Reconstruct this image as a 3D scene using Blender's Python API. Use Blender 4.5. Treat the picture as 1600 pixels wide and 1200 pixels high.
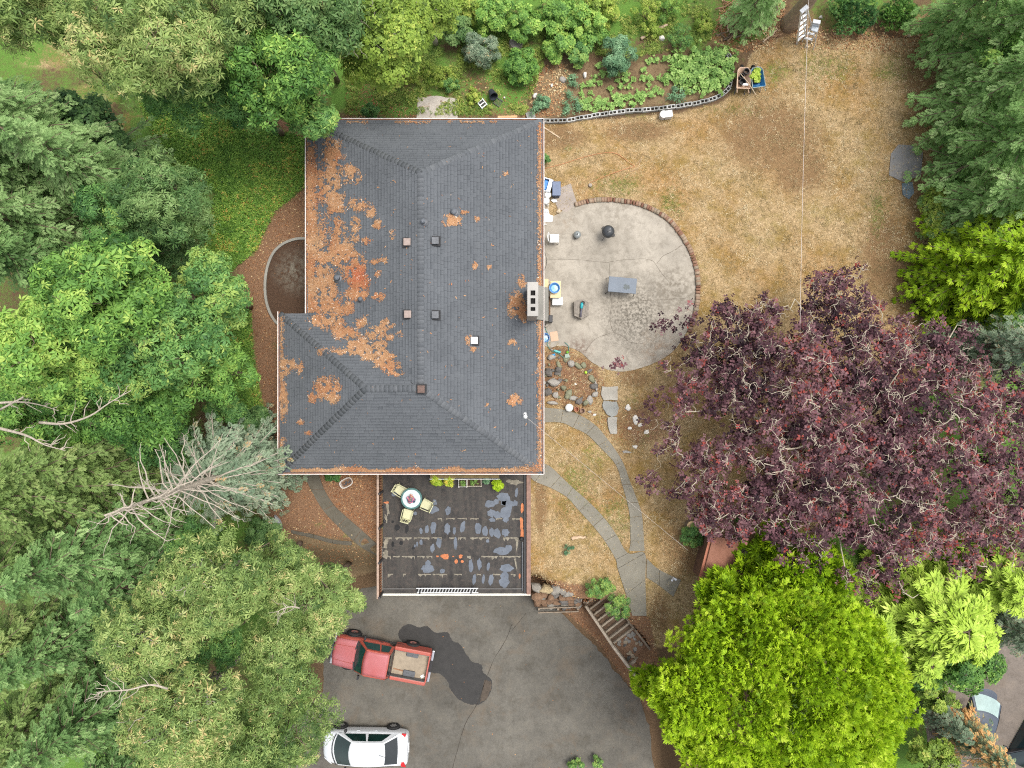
import bpy, bmesh, math, random
import numpy as np
from mathutils import Vector, Matrix
from math import sin, cos, pi, radians

for o in list(bpy.data.objects):
    bpy.data.objects.remove(o, do_unlink=True)
SC = bpy.context.scene
COL = SC.collection

# ------------------------------------------------------------------ camera, sky, sun, exposure
CAM_H = 33.0
LENS = 24.0
FPX = 1600 * LENS / 36.0
cd = bpy.data.cameras.new('camera')
cam = bpy.data.objects.new('camera', cd)
COL.objects.link(cam)
cam.location = (0, 0, CAM_H)
cam.rotation_euler = (0, 0, 0)
cd.lens = LENS
cd.sensor_width = 36.0
cd.clip_start = 0.5
cd.clip_end = 2000
SC.camera = cam

SUN_EL, SUN_ROT = radians(70), radians(60)
w = bpy.data.worlds.new('World')
SC.world = w
w.use_nodes = True
wn = w.node_tree.nodes
wl = w.node_tree.links
wn.clear()
sky = wn.new('ShaderNodeTexSky')
sky.sky_type = 'NISHITA'
sky.sun_disc = False
sky.sun_elevation = SUN_EL
sky.sun_rotation = SUN_ROT
sky.dust_density = 4.0
sky.air_density = 1.0
sky.ozone_density = 1.0
hs = wn.new('ShaderNodeHueSaturation')
hs.inputs['Saturation'].default_value = 0.28
bg = wn.new('ShaderNodeBackground')
bg.inputs['Strength'].default_value = 0.15
wo = wn.new('ShaderNodeOutputWorld')
wl.new(sky.outputs[0], hs.inputs['Color'])
wl.new(hs.outputs[0], bg.inputs['Color'])
wl.new(bg.outputs[0], wo.inputs['Surface'])

sd = bpy.data.lights.new('sun', 'SUN')
sd.energy = 1.5
sd.angle = radians(26)
sd.color = (1.0, 0.955, 0.88)
sun = bpy.data.objects.new('sun', sd)
COL.objects.link(sun)
# the sky's sun direction: rotation measured clockwise from +Y
sdir = Vector((sin(SUN_ROT) * cos(SUN_EL), cos(SUN_ROT) * cos(SUN_EL), sin(SUN_EL)))
sun.rotation_euler = sdir.to_track_quat('Z', 'Y').to_euler()
sun.location = (10, 15, 40)

SC.view_settings.view_transform = 'Standard'
SC.view_settings.look = 'None'
SC.view_settings.exposure = 0.8
SC.view_settings.gamma = 1.0
SC.view_settings.use_curve_mapping = False
SC.render.engine = 'CYCLES'
SC.cycles.max_bounces = 7
SC.cycles.diffuse_bounces = 5
SC.cycles.transparent_max_bounces = 4
SC.cycles.filter_width = 1.1
SC.cycles.use_denoising = False

# ------------------------------------------------------------------ helpers
def P(px, py, z=0.0):
    """a point of the place under pixel (px, py) of the 1600 x 1200 photograph at height z"""
    s = (CAM_H - z) / FPX
    return ((px - 800) * s, (600 - py) * s, z)

def PV(px, py, z=0.0):
    return Vector(P(px, py, z))

def px2m(n, z=0.0):
    return n * (CAM_H - z) / FPX

_rt = np.random.RandomState(7).rand(256, 256)
def vnoise(x, y, k=0):
    x = np.asarray(x, float) + k * 17.3
    y = np.asarray(y, float) + k * 9.1
    xi = np.floor(x).astype(int); yi = np.floor(y).astype(int)
    fx = x - xi; fy = y - yi
    fx = fx * fx * (3 - 2 * fx); fy = fy * fy * (3 - 2 * fy)
    a = _rt[xi & 255, yi & 255]; b = _rt[(xi + 1) & 255, yi & 255]
    c = _rt[xi & 255, (yi + 1) & 255]; d = _rt[(xi + 1) & 255, (yi + 1) & 255]
    return (a * (1 - fx) + b * fx) * (1 - fy) + (c * (1 - fx) + d * fx) * fy

def fbm(x, y, k=0, o=4):
    s = 0; a = 0.5; n = 0
    x = np.asarray(x, float); y = np.asarray(y, float)
    for i in range(o):
        s = s + a * vnoise(x * 2 ** i, y * 2 ** i, k + i * 3); n += a; a *= 0.5
    return s / n

def inpoly(x, y, poly):
    x = np.asarray(x, float); y = np.asarray(y, float)
    r = np.zeros(x.shape, bool)
    n = len(poly)
    for i in range(n):
        x1, y1 = poly[i]; x2, y2 = poly[(i + 1) % n]
        if y1 == y2:
            continue
        c = ((y1 > y) != (y2 > y)) & (x < (x2 - x1) * (y - y1) / (y2 - y1) + x1)
        r ^= c
    return r

def distpoly(x, y, poly):
    d = np.full(np.shape(x), 1e9)
    n = len(poly)
    for i in range(n):
        x1, y1 = poly[i]; x2, y2 = poly[(i + 1) % n]
        dx, dy = x2 - x1, y2 - y1
        t = np.clip(((x - x1) * dx + (y - y1) * dy) / (dx * dx + dy * dy + 1e-9), 0, 1)
        d = np.minimum(d, np.hypot(x - x1 - t * dx, y - y1 - t * dy))
    return d

def smooth(a, b, x):
    t = np.clip((x - a) / (b - a), 0, 1)
    return t * t * (3 - 2 * t)

# ---- scene graph
def put(o, parent=None):
    COL.objects.link(o)
    if parent is not None:
        o.parent = parent
    return o

def tag(o, label=None, cat=None, group=None, kind=None):
    if label: o['label'] = label
    if cat: o['category'] = cat
    if group: o['group'] = group
    if kind: o['kind'] = kind
    return o

def thing(name, label, cat, loc=(0, 0, 0), rz=0.0, group=None):
    o = bpy.data.objects.new(name, None)
    o.empty_display_size = 0.2
    COL.objects.link(o)
    o.location = loc
    o.rotation_euler = (0, 0, rz)
    return tag(o, label, cat, group)

def dup(root, loc, rz=0.0, label=None, group=None, scale=None):
    r = root.copy(); COL.objects.link(r)
    r.location = loc; r.rotation_euler = (0, 0, rz)
    if scale: r.scale = (scale, scale, scale)
    if label: r['label'] = label
    if group: r['group'] = group
    for ch in root.children:
        c = ch.copy(); COL.objects.link(c); c.parent = r
        for g in ch.children:
            d = g.copy(); COL.objects.link(d); d.parent = c
    return r

class MB:
    """collects simple shapes and links them as one mesh object"""
    def __init__(s):
        s.v = []; s.f = []
    def add(s, v, f):
        n = len(s.v)
        s.v += [tuple(p) for p in v]
        s.f += [tuple(i + n for i in q) for q in f]
        return s
    def box(s, c, d, rz=0.0, tilt=None):
        m = Matrix.Rotation(rz, 3, 'Z')
        if tilt: m = m @ Matrix.Rotation(tilt[1], 3, tilt[0])
        v = [Vector(c) + m @ Vector((x * d[0] / 2, y * d[1] / 2, z * d[2] / 2)) for x in (-1, 1) for y in (-1, 1) for z in (-1, 1)]
        return s.add(v, [(0, 1, 3, 2), (4, 6, 7, 5), (0, 4, 5, 1), (2, 3, 7, 6), (0, 2, 6, 4), (1, 5, 7, 3)])
    def bar(s, a, b, wd, ht):
        a = Vector(a); b = Vector(b); d = (b - a).normalized()
        up = Vector((0, 0, 1)) if abs(d.z) < 0.95 else Vector((0, 1, 0))
        x = d.cross(up).normalized() * wd / 2; z = x.cross(d).normalized() * ht / 2
        v = [a - x - z, a + x - z, a + x + z, a - x + z, b - x - z, b + x - z, b + x + z, b - x + z]
        return s.add(v, [(0, 3, 2, 1), (4, 5, 6, 7), (0, 1, 5, 4), (1, 2, 6, 5), (2, 3, 7, 6), (3, 0, 4, 7)])
    def tube(s, pts, r, n=6, cap=True):
        pts = [Vector(p) for p in pts]
        rs = r if isinstance(r, (list, tuple)) else [r] * len(pts)
        v = []; f = []
        ref = None
        for i, p in enumerate(pts):
            d = (pts[min(i + 1, len(pts) - 1)] - pts[max(i - 1, 0)])
            if d.length < 1e-6: d = Vector((0, 0, 1))
            d.normalize()
            if ref is None:
                ref = Vector((0, 0, 1)) if abs(d.z) < 0.9 else Vector((1, 0, 0))
            x = d.cross(ref).normalized(); y = d.cross(x).normalized(); ref = -y if False else ref
            for k in range(n):
                a = 2 * pi * k / n
                v.append(p + (x * cos(a) + y * sin(a)) * rs[i])
        for i in range(len(pts) - 1):
            for k in range(n):
                a = i * n + k; b = i * n + (k + 1) % n
                f.append((a, b, b + n, a + n))
        if cap:
            f.append(tuple(range(n - 1, -1, -1)))
            f.append(tuple(range(len(v) - n, len(v))))
        return s.add(v, f)
    def lathe(s, prof, c=(0, 0, 0), n=20, cap=True):
        v = []; f = []
        for r, z in prof:
            for k in range(n):
                a = 2 * pi * k / n
                v.append((c[0] + r * cos(a), c[1] + r * sin(a), c[2] + z))
        for i in range(len(prof) - 1):
            for k in range(n):
                a = i * n + k; b = i * n + (k + 1) % n
                f.append((a, b, b + n, a + n))
        if cap:
            f.append(tuple(range(n - 1, -1, -1)))
            f.append(tuple(range(len(v) - n, len(v))))
        return s.add(v, f)
    def prism(s, poly, z0, z1):
        """poly: list of (x, y), any winding"""
        a = sum(poly[i][0] * poly[(i + 1) % len(poly)][1] - poly[(i + 1) % len(poly)][0] * poly[i][1] for i in range(len(poly)))
        if a < 0: poly = poly[::-1]
        n = len(poly)
        zf = z1 if callable(z1) else (lambda x, y: z1)
        zb = z0 if callable(z0) else (lambda x, y: z0)
        v = [(x, y, zb(x, y)) for x, y in poly] + [(x, y, zf(x, y)) for x, y in poly]
        f = [tuple(range(n - 1, -1, -1)), tuple(range(n, 2 * n))]
        for i in range(n):
            j = (i + 1) % n
            f.append((i, j, j + n, i + n))
        return s.add(v, f)
    def patch(s, fn, ns, nt):
        v = [fn(i / ns, j / nt) for i in range(ns + 1) for j in range(nt + 1)]
        f = [(i * (nt + 1) + j, (i + 1) * (nt + 1) + j, (i + 1) * (nt + 1) + j + 1, i * (nt + 1) + j + 1) for i in range(ns) for j in range(nt)]
        return s.add(v, f)
    def mesh(s, name, mat):
        me = bpy.data.meshes.new(name)
        me.from_pydata(s.v, [], s.f)
        if mat: me.materials.append(mat)
        return me
    def obj(s, name, mat, parent=None, bevel=0.0, smooth=False, sub=0, loc=None, rz=0.0, kind=None, solid=0.0):
        me = s.mesh(name, mat)
        if smooth:
            me.polygons.foreach_set('use_smooth', [True] * len(me.polygons))
        o = put(bpy.data.objects.new(name, me), parent)
        if solid:
            m = o.modifiers.new('s', 'SOLIDIFY'); m.thickness = solid; m.offset = -1
        if bevel:
            m = o.modifiers.new('b', 'BEVEL'); m.width = bevel; m.segments = 2; m.limit_method = 'ANGLE'; m.angle_limit = radians(40)
        if sub:
            m = o.modifiers.new('u', 'SUBSURF'); m.levels = sub; m.render_levels = sub
        if loc is not None: o.location = loc
        if rz: o.rotation_euler = (0, 0, rz)
        if kind: o['kind'] = kind
        return o

def npmesh(name, V, F, mat, tint=None, smooth=False):
    """V (n,3), F (m,k) numpy -> mesh; tint: per-vertex float attribute"""
    me = bpy.data.meshes.new(name)
    V = np.ascontiguousarray(V, dtype=np.float32); F = np.ascontiguousarray(F, dtype=np.int32)
    m, k = F.shape
    me.vertices.add(len(V)); me.vertices.foreach_set('co', V.ravel())
    me.loops.add(m * k); me.loops.foreach_set('vertex_index', F.ravel())
    me.polygons.add(m); me.polygons.foreach_set('loop_start', np.arange(0, m * k, k, dtype=np.int32))
    if smooth: me.polygons.foreach_set('use_smooth', np.ones(m, dtype=bool))
    if tint is not None:
        a = me.attributes.new('tint', 'FLOAT', 'POINT')
        a.data.foreach_set('value', np.ascontiguousarray(tint, dtype=np.float32))
    me.update(calc_edges=True)
    if mat: me.materials.append(mat)
    return me

def meshobj(name, me, parent=None, kind=None):
    o = put(bpy.data.objects.new(name, me), parent)
    if kind: o['kind'] = kind
    return o

# ------------------------------------------------------------------ materials
MATS = {}
def newmat(name):
    m = bpy.data.materials.new(name); m.use_nodes = True
    nt = m.node_tree; nt.nodes.clear()
    out = nt.nodes.new('ShaderNodeOutputMaterial')
    b = nt.nodes.new('ShaderNodeBsdfPrincipled')
    nt.links.new(b.outputs[0], out.inputs[0])
    MATS[name] = m
    return m, nt, b, out

def noise_node(nt, scale, detail=4, rough=0.6, coord='Object', dist=0.0, vec=None):
    n = nt.nodes.new('ShaderNodeTexNoise')
    n.inputs['Scale'].default_value = scale; n.inputs['Detail'].default_value = detail
    n.inputs['Roughness'].default_value = rough; n.inputs['Distortion'].default_value = dist
    if vec is None:
        t = nt.nodes.new('ShaderNodeTexCoord'); vec = t.outputs[coord]
    nt.links.new(vec, n.inputs['Vector'])
    return n

def ramp(nt, src, stops, interp='LINEAR'):
    r = nt.nodes.new('ShaderNodeValToRGB'); cr = r.color_ramp; cr.interpolation = interp
    while len(cr.elements) < len(stops): cr.elements.new(0.5)
    for e, (p, c) in zip(cr.elements, stops):
        e.position = p; e.color = (c[0], c[1], c[2], 1) if not isinstance(c, (int, float)) else (c, c, c, 1)
    nt.links.new(src, r.inputs[0])
    return r.outputs[0]

def mix(nt, fac, a, b, mode='MIX'):
    m = nt.nodes.new('ShaderNodeMix'); m.data_type = 'RGBA'; m.blend_type = mode
    for s, v in ((0, fac), (6, a), (7, b)):
        if hasattr(v, 'is_linked'): nt.links.new(v, m.inputs[s])
        elif isinstance(v, (int, float)): m.inputs[s].default_value = v if s == 0 else (v, v, v, 1)
        else: m.inputs[s].default_value = (v[0], v[1], v[2], 1)
    return m.outputs[2]

def math_node(nt, op, a, b=0.0, clamp=False):
    m = nt.nodes.new('ShaderNodeMath'); m.operation = op; m.use_clamp = clamp
    for i, v in enumerate((a, b)):
        if hasattr(v, 'is_linked'): nt.links.new(v, m.inputs[i])
        else: m.inputs[i].default_value = v
    return m.outputs[0]

def bump(nt, b, src, strength, dist=0.02):
    n = nt.nodes.new('ShaderNodeBump'); n.inputs['Strength'].default_value = strength; n.inputs['Distance'].default_value = dist
    nt.links.new(src, n.inputs['Height']); nt.links.new(n.outputs[0], b.inputs['Normal'])

def M(name, c, var=0.25, scale=6.0, rough=0.7, bp=0.2, metal=0.0, c2=None, coat=0.0, spec=0.4):
    """plain surface with mottled colour, fine relief and uneven gloss"""
    if name in MATS: return MATS[name]
    m, nt, b, out = newmat(name)
    n = noise_node(nt, scale, 6, 0.65)
    d = c2 if c2 else [x * (1 - var) for x in c]
    u = c if c2 else [min(1, x * (1 + var)) for x in c]
    nt.links.new(ramp(nt, n.outputs[0], [(0.3, d), (0.7, u)]), b.inputs['Base Color'])
    n2 = noise_node(nt, scale * 9, 3, 0.6)
    nt.links.new(ramp(nt, n2.outputs[0], [(0.2, max(0.03, rough - 0.12)), (0.8, min(1, rough + 0.12))]), b.inputs['Roughness'])
    b.inputs['Metallic'].default_value = metal
    b.inputs['Specular IOR Level'].default_value = spec
    b.inputs['Coat Weight'].default_value = coat
    b.inputs['Coat Roughness'].default_value = 0.12
    if bp: bump(nt, b, n2.outputs[0], bp, 0.01)
    return m

def leafmat(name, stops, trans=0.33, rough=0.55, spec=0.25, gain=1.68):
    """leaf colours along the 'tint' attribute, light passes through"""
    m, nt, b, out = newmat(name)
    a = nt.nodes.new('ShaderNodeAttribute'); a.attribute_name = 'tint'
    c = ramp(nt, a.outputs['Fac'], [(q_, [min(.8, x * gain) for x in c_]) for q_, c_ in stops])
    nt.links.new(c, b.inputs['Base Color'])
    b.inputs['Roughness'].default_value = rough; b.inputs['Specular IOR Level'].default_value = spec
    t = nt.nodes.new('ShaderNodeBsdfTranslucent'); nt.links.new(c, t.inputs['Color'])
    s = nt.nodes.new('ShaderNodeMixShader'); s.inputs[0].default_value = trans
    nt.links.new(b.outputs[0], s.inputs[1]); nt.links.new(t.outputs[0], s.inputs[2]); nt.links.new(s.outputs[0], out.inputs[0])
    return m

def tintmat(name, stops, rough=0.85, scale=30, bp=0.3, gv=0.25, gscale=1.2):
    """opaque pieces whose colour varies piece by piece (tint) and by a soft mottle"""
    m, nt, b, out = newmat(name)
    a = nt.nodes.new('ShaderNodeAttribute'); a.attribute_name = 'tint'
    c = ramp(nt, a.outputs['Fac'], stops)
    n = noise_node(nt, gscale, 5, 0.6)
    c = mix(nt, 1.0, c, ramp(nt, n.outputs[0], [(0.25, 1 - gv), (0.75, 1 + gv)]), 'MULTIPLY')
    n2 = noise_node(nt, scale, 3, 0.7)
    c = mix(nt, 1.0, c, ramp(nt, n2.outputs[0], [(0.25, 0.82), (0.75, 1.15)]), 'MULTIPLY')
    nt.links.new(c, b.inputs['Base Color']); b.inputs['Roughness'].default_value = rough
    b.inputs['Specular IOR Level'].default_value = 0.25
    bump(nt, b, n2.outputs[0], bp, 0.01)
    return m
# ------------------------------------------------------------------ the ground
rng = np.random.RandomState(11)
R_ = random.Random(5)
ZD = -2.55                                    # the driveway lies a storey below the yard
PIT = [P(x, y, ZD)[:2] for x, y in [(-700, 905), (595, 905), (830, 905), (868, 932), (908, 958), (945, 1000), (998, 1068), (1022, 1120), (1060, 1700), (-700, 1700)]]
STEPS_POLY = [P(x, y, -1.2)[:2] for x, y in [(868, 922), (905, 928), (950, 925), (1012, 1000), (972, 1040), (912, 962), (880, 950)]]
SA = Vector(P(925, 938, -2.2)); SB = Vector(P(988, 1018, -0.7))

def ground_z(x, y):
    x = np.asarray(x, float); y = np.asarray(y, float)
    ins = inpoly(x, y, PIT)
    d = distpoly(x, y, PIT)
    rampw = np.where(x < -6.2, 2.6, 1.15)
    t = np.where(ins, 0.0, np.clip(d / rampw, 0, 1))
    t = t * t * (3 - 2 * t)
    z = ZD * (1 - t)
    d2 = SB - SA
    u = np.clip(((x - SA.x) * d2.x + (y - SA.y) * d2.y) / (d2.x ** 2 + d2.y ** 2), -0.3, 1.0)
    zs = SA.z + u * d2.z - 0.28
    z = np.where(inpoly(x, y, STEPS_POLY), np.minimum(z, zs), z)
    return z

def gz(x, y):
    return float(ground_z(np.array([x]), np.array([y]))[0])

LAWN = [(846, 190), (950, 186), (1060, 176), (1128, 160), (1158, 132), (1172, 85), (1200, 62), (1262, 52), (1440, 62), (1476, 120), (1480, 250), (1470, 330), (1445, 420), (1425, 470), (1450, 560), (1300, 800), (1180, 900), (1085, 940), (1080, 1010), (1022, 1012), (1015, 965), (905, 918), (826, 908), (826, 740), (848, 738)]
BED = [(825, 188), (842, 95), (872, 72), (960, 105), (1050, 85), (1125, 78), (1146, 95), (1144, 135), (1110, 155), (1040, 165), (850, 190)]
IVY = [(215, 150), (330, 180), (395, 190), (478, 215), (480, 290), (430, 330), (402, 390), (360, 425), (320, 400), (335, 300), (250, 250)]
IVY2 = [(355, 470), (392, 470), (398, 560), (412, 640), (420, 745), (360, 745)]
LITTER = [(330, 190), (482, 160), (482, 490), (440, 490), (440, 740), (595, 740), (595, 850), (430, 850), (380, 700), (375, 450)]
TOPW = [(520, -60), (1250, -60), (1200, 60), (1130, 80), (1040, 90), (960, 100), (880, 75), (845, 95), (825, 186), (470, 186)]
DIRT = [(440, 835), (500, 835), (595, 858), (595, 905), (440, 960)]

def blob(px, py, cx, cy, rx, ry):
    return np.clip(1.3 - np.hypot((px - cx) / rx, (py - cy) / ry), 0, 1)

def polymask(px, py, poly, soft=10):
    ins = inpoly(px, py, poly); d = distpoly(px, py, poly)
    return np.clip(0.5 + np.where(ins, d, -d) / (2 * soft), 0, 1)

def zones(x, y):
    px = 800 + x * FPX / CAM_H; py = 600 - y * FPX / CAM_H
    lawn = polymask(px, py, LAWN, 9)
    bare = np.zeros_like(px)
    for b in [(1205, 215, 105, 75), (1250, 265, 60, 55), (1150, 55, 70, 30), (1090, 855, 75, 60), (870, 215, 60, 25), (1000, 205, 70, 22), (1290, 40, 120, 34), (1150, 870, 90, 70), (900, 600, 45, 60), (990, 590, 35, 20), (1000, 660, 50, 40), (1380, 400, 50, 90), (1440, 120, 45, 90), (845, 790, 14, 70), (1030, 960, 20, 45), (1430, 280, 40, 60)]:
        bare = np.maximum(bare, blob(px, py, *b) * 0.9)
    green = np.zeros_like(px)
    for b in [(1048, 318, 26, 34), (960, 290, 70, 28), (990, 275, 30, 15), (1395, 110, 50, 30), (1290, 105, 70, 34), (1215, 115, 40, 40), (1370, 330, 22, 70), (890, 230, 16, 10), (960, 810, 40, 50), (900, 760, 40, 60), (940, 700, 50, 40), (1430, 40, 40, 30), (985, 625, 30, 20), (1010, 690, 22, 26), (545, 835, 20, 12), (500, 820, 20, 12), (1090, 800, 20, 14)]:
        green = np.maximum(green, blob(px, py, *b) * 0.40)
    green = np.maximum(green, 0.95 * polymask(px, py, IVY, 12))
    green = np.maximum(green, 0.95 * polymask(px, py, IVY2, 12))
    top = polymask(px, py, TOPW, 10)
    green = np.maximum(green, top * (0.25 + 0.7 * fbm(px / 42, py / 42, 4)) * np.where(py < 60, 1.15, 1.0))
    litter = np.maximum(polymask(px, py, LITTER, 12), 0)
    for b in [(560, 130, 130, 60), (680, 140, 60, 40), (1160, 30, 90, 60), (872, 585, 42, 60), (905, 592, 46, 44), (800, 175, 60, 14), (1330, 50, 110, 16), (1440, 40, 40, 30), (1010, 670, 40, 40)]:
        litter = np.maximum(litter, blob(px, py, *b) * 0.85)
    slope = polymask(px, py, [(820, 905), (905, 912), (1015, 965), (1045, 1105), (1030, 1150), (985, 1090), (940, 1030), (870, 965), (820, 955)], 6)
    litter = np.maximum(litter, slope * 0.95)
    dirt = np.maximum(polymask(px, py, DIRT, 14), polymask(px, py, BED, 4) * 0.55)
    dirt = np.maximum(dirt, blob(px, py, 870, 130, 40, 50) * .8)
    # dry ground showing between the trees at the upper left
    for b in [(90, 70, 70, 60), (150, 150, 60, 34), (210, 190, 45, 22), (60, 95, 60, 22)]:
        lawn = np.maximum(lawn, blob(px, py, *b) * .75); bare = np.maximum(bare, blob(px, py, *b) * .5)
    litter = litter * (1 - polymask(px, py, DIRT, 14))
    # forest floor: mossy green patches away from the yard
    yard = np.maximum.reduce([polymask(px, py, q_, 30) for q_ in (LAWN, LITTER, TOPW, DIRT, BED)])
    yard = np.maximum(yard, polymask(px, py, [(470, 880), (1180, 880), (1180, 1500), (470, 1500)], 20))
    green = np.maximum(green, (1 - yard) * (1 - slope) * (.22 + .75 * fbm(px / 90, py / 90, 7)))

    return lawn, green, litter, bare, dirt

gx = np.concatenate([[-600, -300, -150, -80, -45], np.linspace(-30, 30, 376), [45, 80, 150, 300, 600]])
gy = np.concatenate([[-600, -300, -150, -80, -40], np.linspace(-23, 23, 289), [40, 80, 150, 300, 600]])
X, Y = np.meshgrid(gx, gy, indexing='ij')
Xf = X.ravel(); Yf = Y.ravel()
Zf = ground_z(Xf, Yf)
nx, ny = X.shape
idx = np.arange(nx * ny).reshape(nx, ny)
F = np.stack([idx[:-1, :-1].ravel(), idx[1:, :-1].ravel(), idx[1:, 1:].ravel(), idx[:-1, 1:].ravel()], 1)
lawn, green, litter, bare, dirt = zones(Xf, Yf)

def ground_material():
    m, nt, b, out = newmat('yard_ground')
    def att(n):
        a = nt.nodes.new('ShaderNodeAttribute'); a.attribute_name = n; return a.outputs['Fac']
    nA = noise_node(nt, 0.9, 8, 0.72)       # patches
    nB = noise_node(nt, 7.0, 6, 0.7)        # tufts
    nC = noise_node(nt, 38.0, 4, 0.75)      # straw and grit
    nD = noise_node(nt, 3.0, 6, 0.7, dist=1.0)
    def sharpen(f, amt=0.8, lo=0.38, hi=0.62):
        j = math_node(nt, 'MULTIPLY_ADD', nB.outputs[0], amt); nt.nodes[-1].inputs[2].default_value = -amt / 2
        j2 = math_node(nt, 'MULTIPLY_ADD', nA.outputs[0], amt); nt.nodes[-1].inputs[2].default_value = -amt / 2
        s = math_node(nt, 'ADD', f, math_node(nt, 'ADD', j, j2))
        r = nt.nodes.new('ShaderNodeMapRange'); r.interpolation_type = 'SMOOTHSTEP'
        r.inputs[1].default_value = lo; r.inputs[2].default_value = hi
        nt.links.new(s, r.inputs[0]); return r.outputs[0]
    nE = noise_node(nt, 15.0, 5, 0.75, dist=.8)
    soil = ramp(nt, nC.outputs[0], [(0.25, (.060, .038, .022)), (0.5, (.125, .080, .046)), (0.75, (.21, .145, .088))])
    straw = ramp(nt, nC.outputs[0], [(0.24, (.15, .100, .050)), (0.42, (.295, .212, .115)), (0.58, (.405, .305, .178)), (0.8, (.58, .47, .31))])
    straw = mix(nt, 1.0, straw, ramp(nt, nE.outputs[0], [(0.32, (.32, .30, .25)), (0.45, (.88, .88, .86)), (0.56, (1.06, 1.06, 1.06)), (0.70, (1.6, 1.6, 1.66))]), 'MULTIPLY')
    nG = noise_node(nt, 5.0, 5, 0.75, dist=1.2)
    straw = mix(nt, 1.0, straw, ramp(nt, nG.outputs[0], [(0.30, (.70, .68, .60)), (0.48, (1.0, 1.0, 1.0)), (0.70, (1.18, 1.18, 1.20))]), 'MULTIPLY')
    nS = noise_node(nt, 22.0, 2, 0.5)
    straw = mix(nt, ramp(nt, nS.outputs[0], [(0.66, 0), (0.72, .75)]), straw, (.10, .075, .035))
    straw2 = ramp(nt, nD.outputs[0], [(0.3, (.74, .70, .62)), (0.5, (1.0, .98, .95)), (0.7, (1.14, 1.14, 1.16))])
    straw = mix(nt, 1.0, straw, straw2, 'MULTIPLY')
    olive = ramp(nt, nC.outputs[0], [(0.3, (.13, .115, .035)), (0.7, (.33, .29, .105))])
    straw = mix(nt, ramp(nt, nA.outputs[0], [(0.48, 0), (0.64, 0.6)]), straw, olive)
    nF = noise_node(nt, 0.45, 6, 0.7)
    straw = mix(nt, 1.0, straw, ramp(nt, nF.outputs[0], [(0.30, (1.10, 1.10, 1.12)), (0.46, (1, .98, .95)), (0.62, (.90, .74, .58))]), 'MULTIPLY')
    barec = ramp(nt, nC.outputs[0], [(0.25, (.12, .070, .032)), (0.5, (.21, .130, .065)), (0.78, (.36, .25, .14))])
    barec = mix(nt, 1.0, barec, ramp(nt, nE.outputs[0], [(0.3, .60), (0.7, 1.35)]), 'MULTIPLY')
    litc = ramp(nt, nC.outputs[0], [(0.2, (.06, .032, .018)), (0.42, (.160, .088, .050)), (0.6, (.265, .158, .095)), (0.8, (.42, .29, .19))])
    litc = mix(nt, 1.0, litc, ramp(nt, nE.outputs[0], [(0.3, .65), (0.7, 1.3)]), 'MULTIPLY')
    grn = ramp(nt, nC.outputs[0], [(0.2, (.035, .085, .014)), (0.5, (.10, .20, .036)), (0.8, (.22, .34, .085))])
    dirtc = ramp(nt, nC.outputs[0], [(0.2, (.12, .08, .042)), (0.5, (.20, .14, .078)), (0.8, (.31, .24, .15))])
    c = mix(nt, sharpen(att('dirt')), soil, dirtc)
    c = mix(nt, sharpen(att('lawn'), 0.5), c, straw)
    c = mix(nt, sharpen(att('bare'), 0.9, 0.25, 0.8), c, barec)
    c = mix(nt, sharpen(att('litter'), 1.3, .3, .7), c, litc)
    c = mix(nt, sharpen(att('green'), 0.9, 0.3, 0.75), c, grn)
    nt.links.new(c, b.inputs['Base Color'])
    b.inputs['Roughness'].default_value = 0.95; b.inputs['Specular IOR Level'].default_value = 0.1
    hsum = math_node(nt, 'ADD', nC.outputs[0], nB.outputs[0])
    bump(nt, b, hsum, 0.55, 0.05)
    return m

me = npmesh('ground', np.stack([Xf, Yf, Zf + 0.0], 1), F, ground_material(), smooth=True)
for n_, a_ in (('lawn', lawn), ('green', green), ('litter', litter), ('bare', bare), ('dirt', dirt)):
    at_ = me.attributes.new(n_, 'FLOAT', 'POINT'); at_.data.foreach_set('value', a_.astype(np.float32))
ground = meshobj('ground', me, kind='structure')

# ------------------------------------------------------------------ driveway
def asphalt(name, c=(.118, .110, .094)):
    m, nt, b, out = newmat(name)
    nA = noise_node(nt, 0.28, 6, 0.6); nB = noise_node(nt, 1.4, 6, 0.7); nC = noise_node(nt, 60, 3, 0.7)
    col = ramp(nt, nA.outputs[0], [(0.3, [x * .66 for x in c]), (0.7, [x * 1.18 for x in c])])
    col = mix(nt, 1, col, ramp(nt, nB.outputs[0], [(0.3, (.74, .72, .68)), (0.5, (1, 1, 1)), (0.72, (1.18, 1.15, 1.10))]), 'MULTIPLY')
    nW = noise_node(nt, 9.0, 4, .7)
    col = mix(nt, 1, col, ramp(nt, nW.outputs[0], [(0.25, .84), (0.75, 1.16)]), 'MULTIPLY')
    col = mix(nt, 1, col, ramp(nt, nC.outputs[0], [(0.2, .72), (0.8, 1.28)]), 'MULTIPLY')
    # a little brown dirt washed over it
    col = mix(nt, ramp(nt, noise_node(nt, 0.75, 7, 0.7, dist=.6).outputs[0], [(0.52, 0), (0.72, .45)]), col, (.145, .105, .068))
    nt.links.new(col, b.inputs['Base Color']); b.inputs['Roughness'].default_value = .85; b.inputs['Specular IOR Level'].default_value = .3
    bump(nt, b, nC.outputs[0], .3, .01)
    return m

def wobble(poly, amp, n=6, seed=0):
    """subdivides a closed outline and gives it an uneven edge"""
    r = np.random.RandomState(seed); out = []
    for i in range(len(poly)):
        a = poly[i]; b = poly[(i + 1) % len(poly)]
        for k in range(n):
            t = k / n
            out.append((a[0] + (b[0] - a[0]) * t + r.uniform(-amp, amp) * (k > 0), a[1] + (b[1] - a[1]) * t + r.uniform(-amp, amp) * (k > 0)))
    return out

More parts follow.
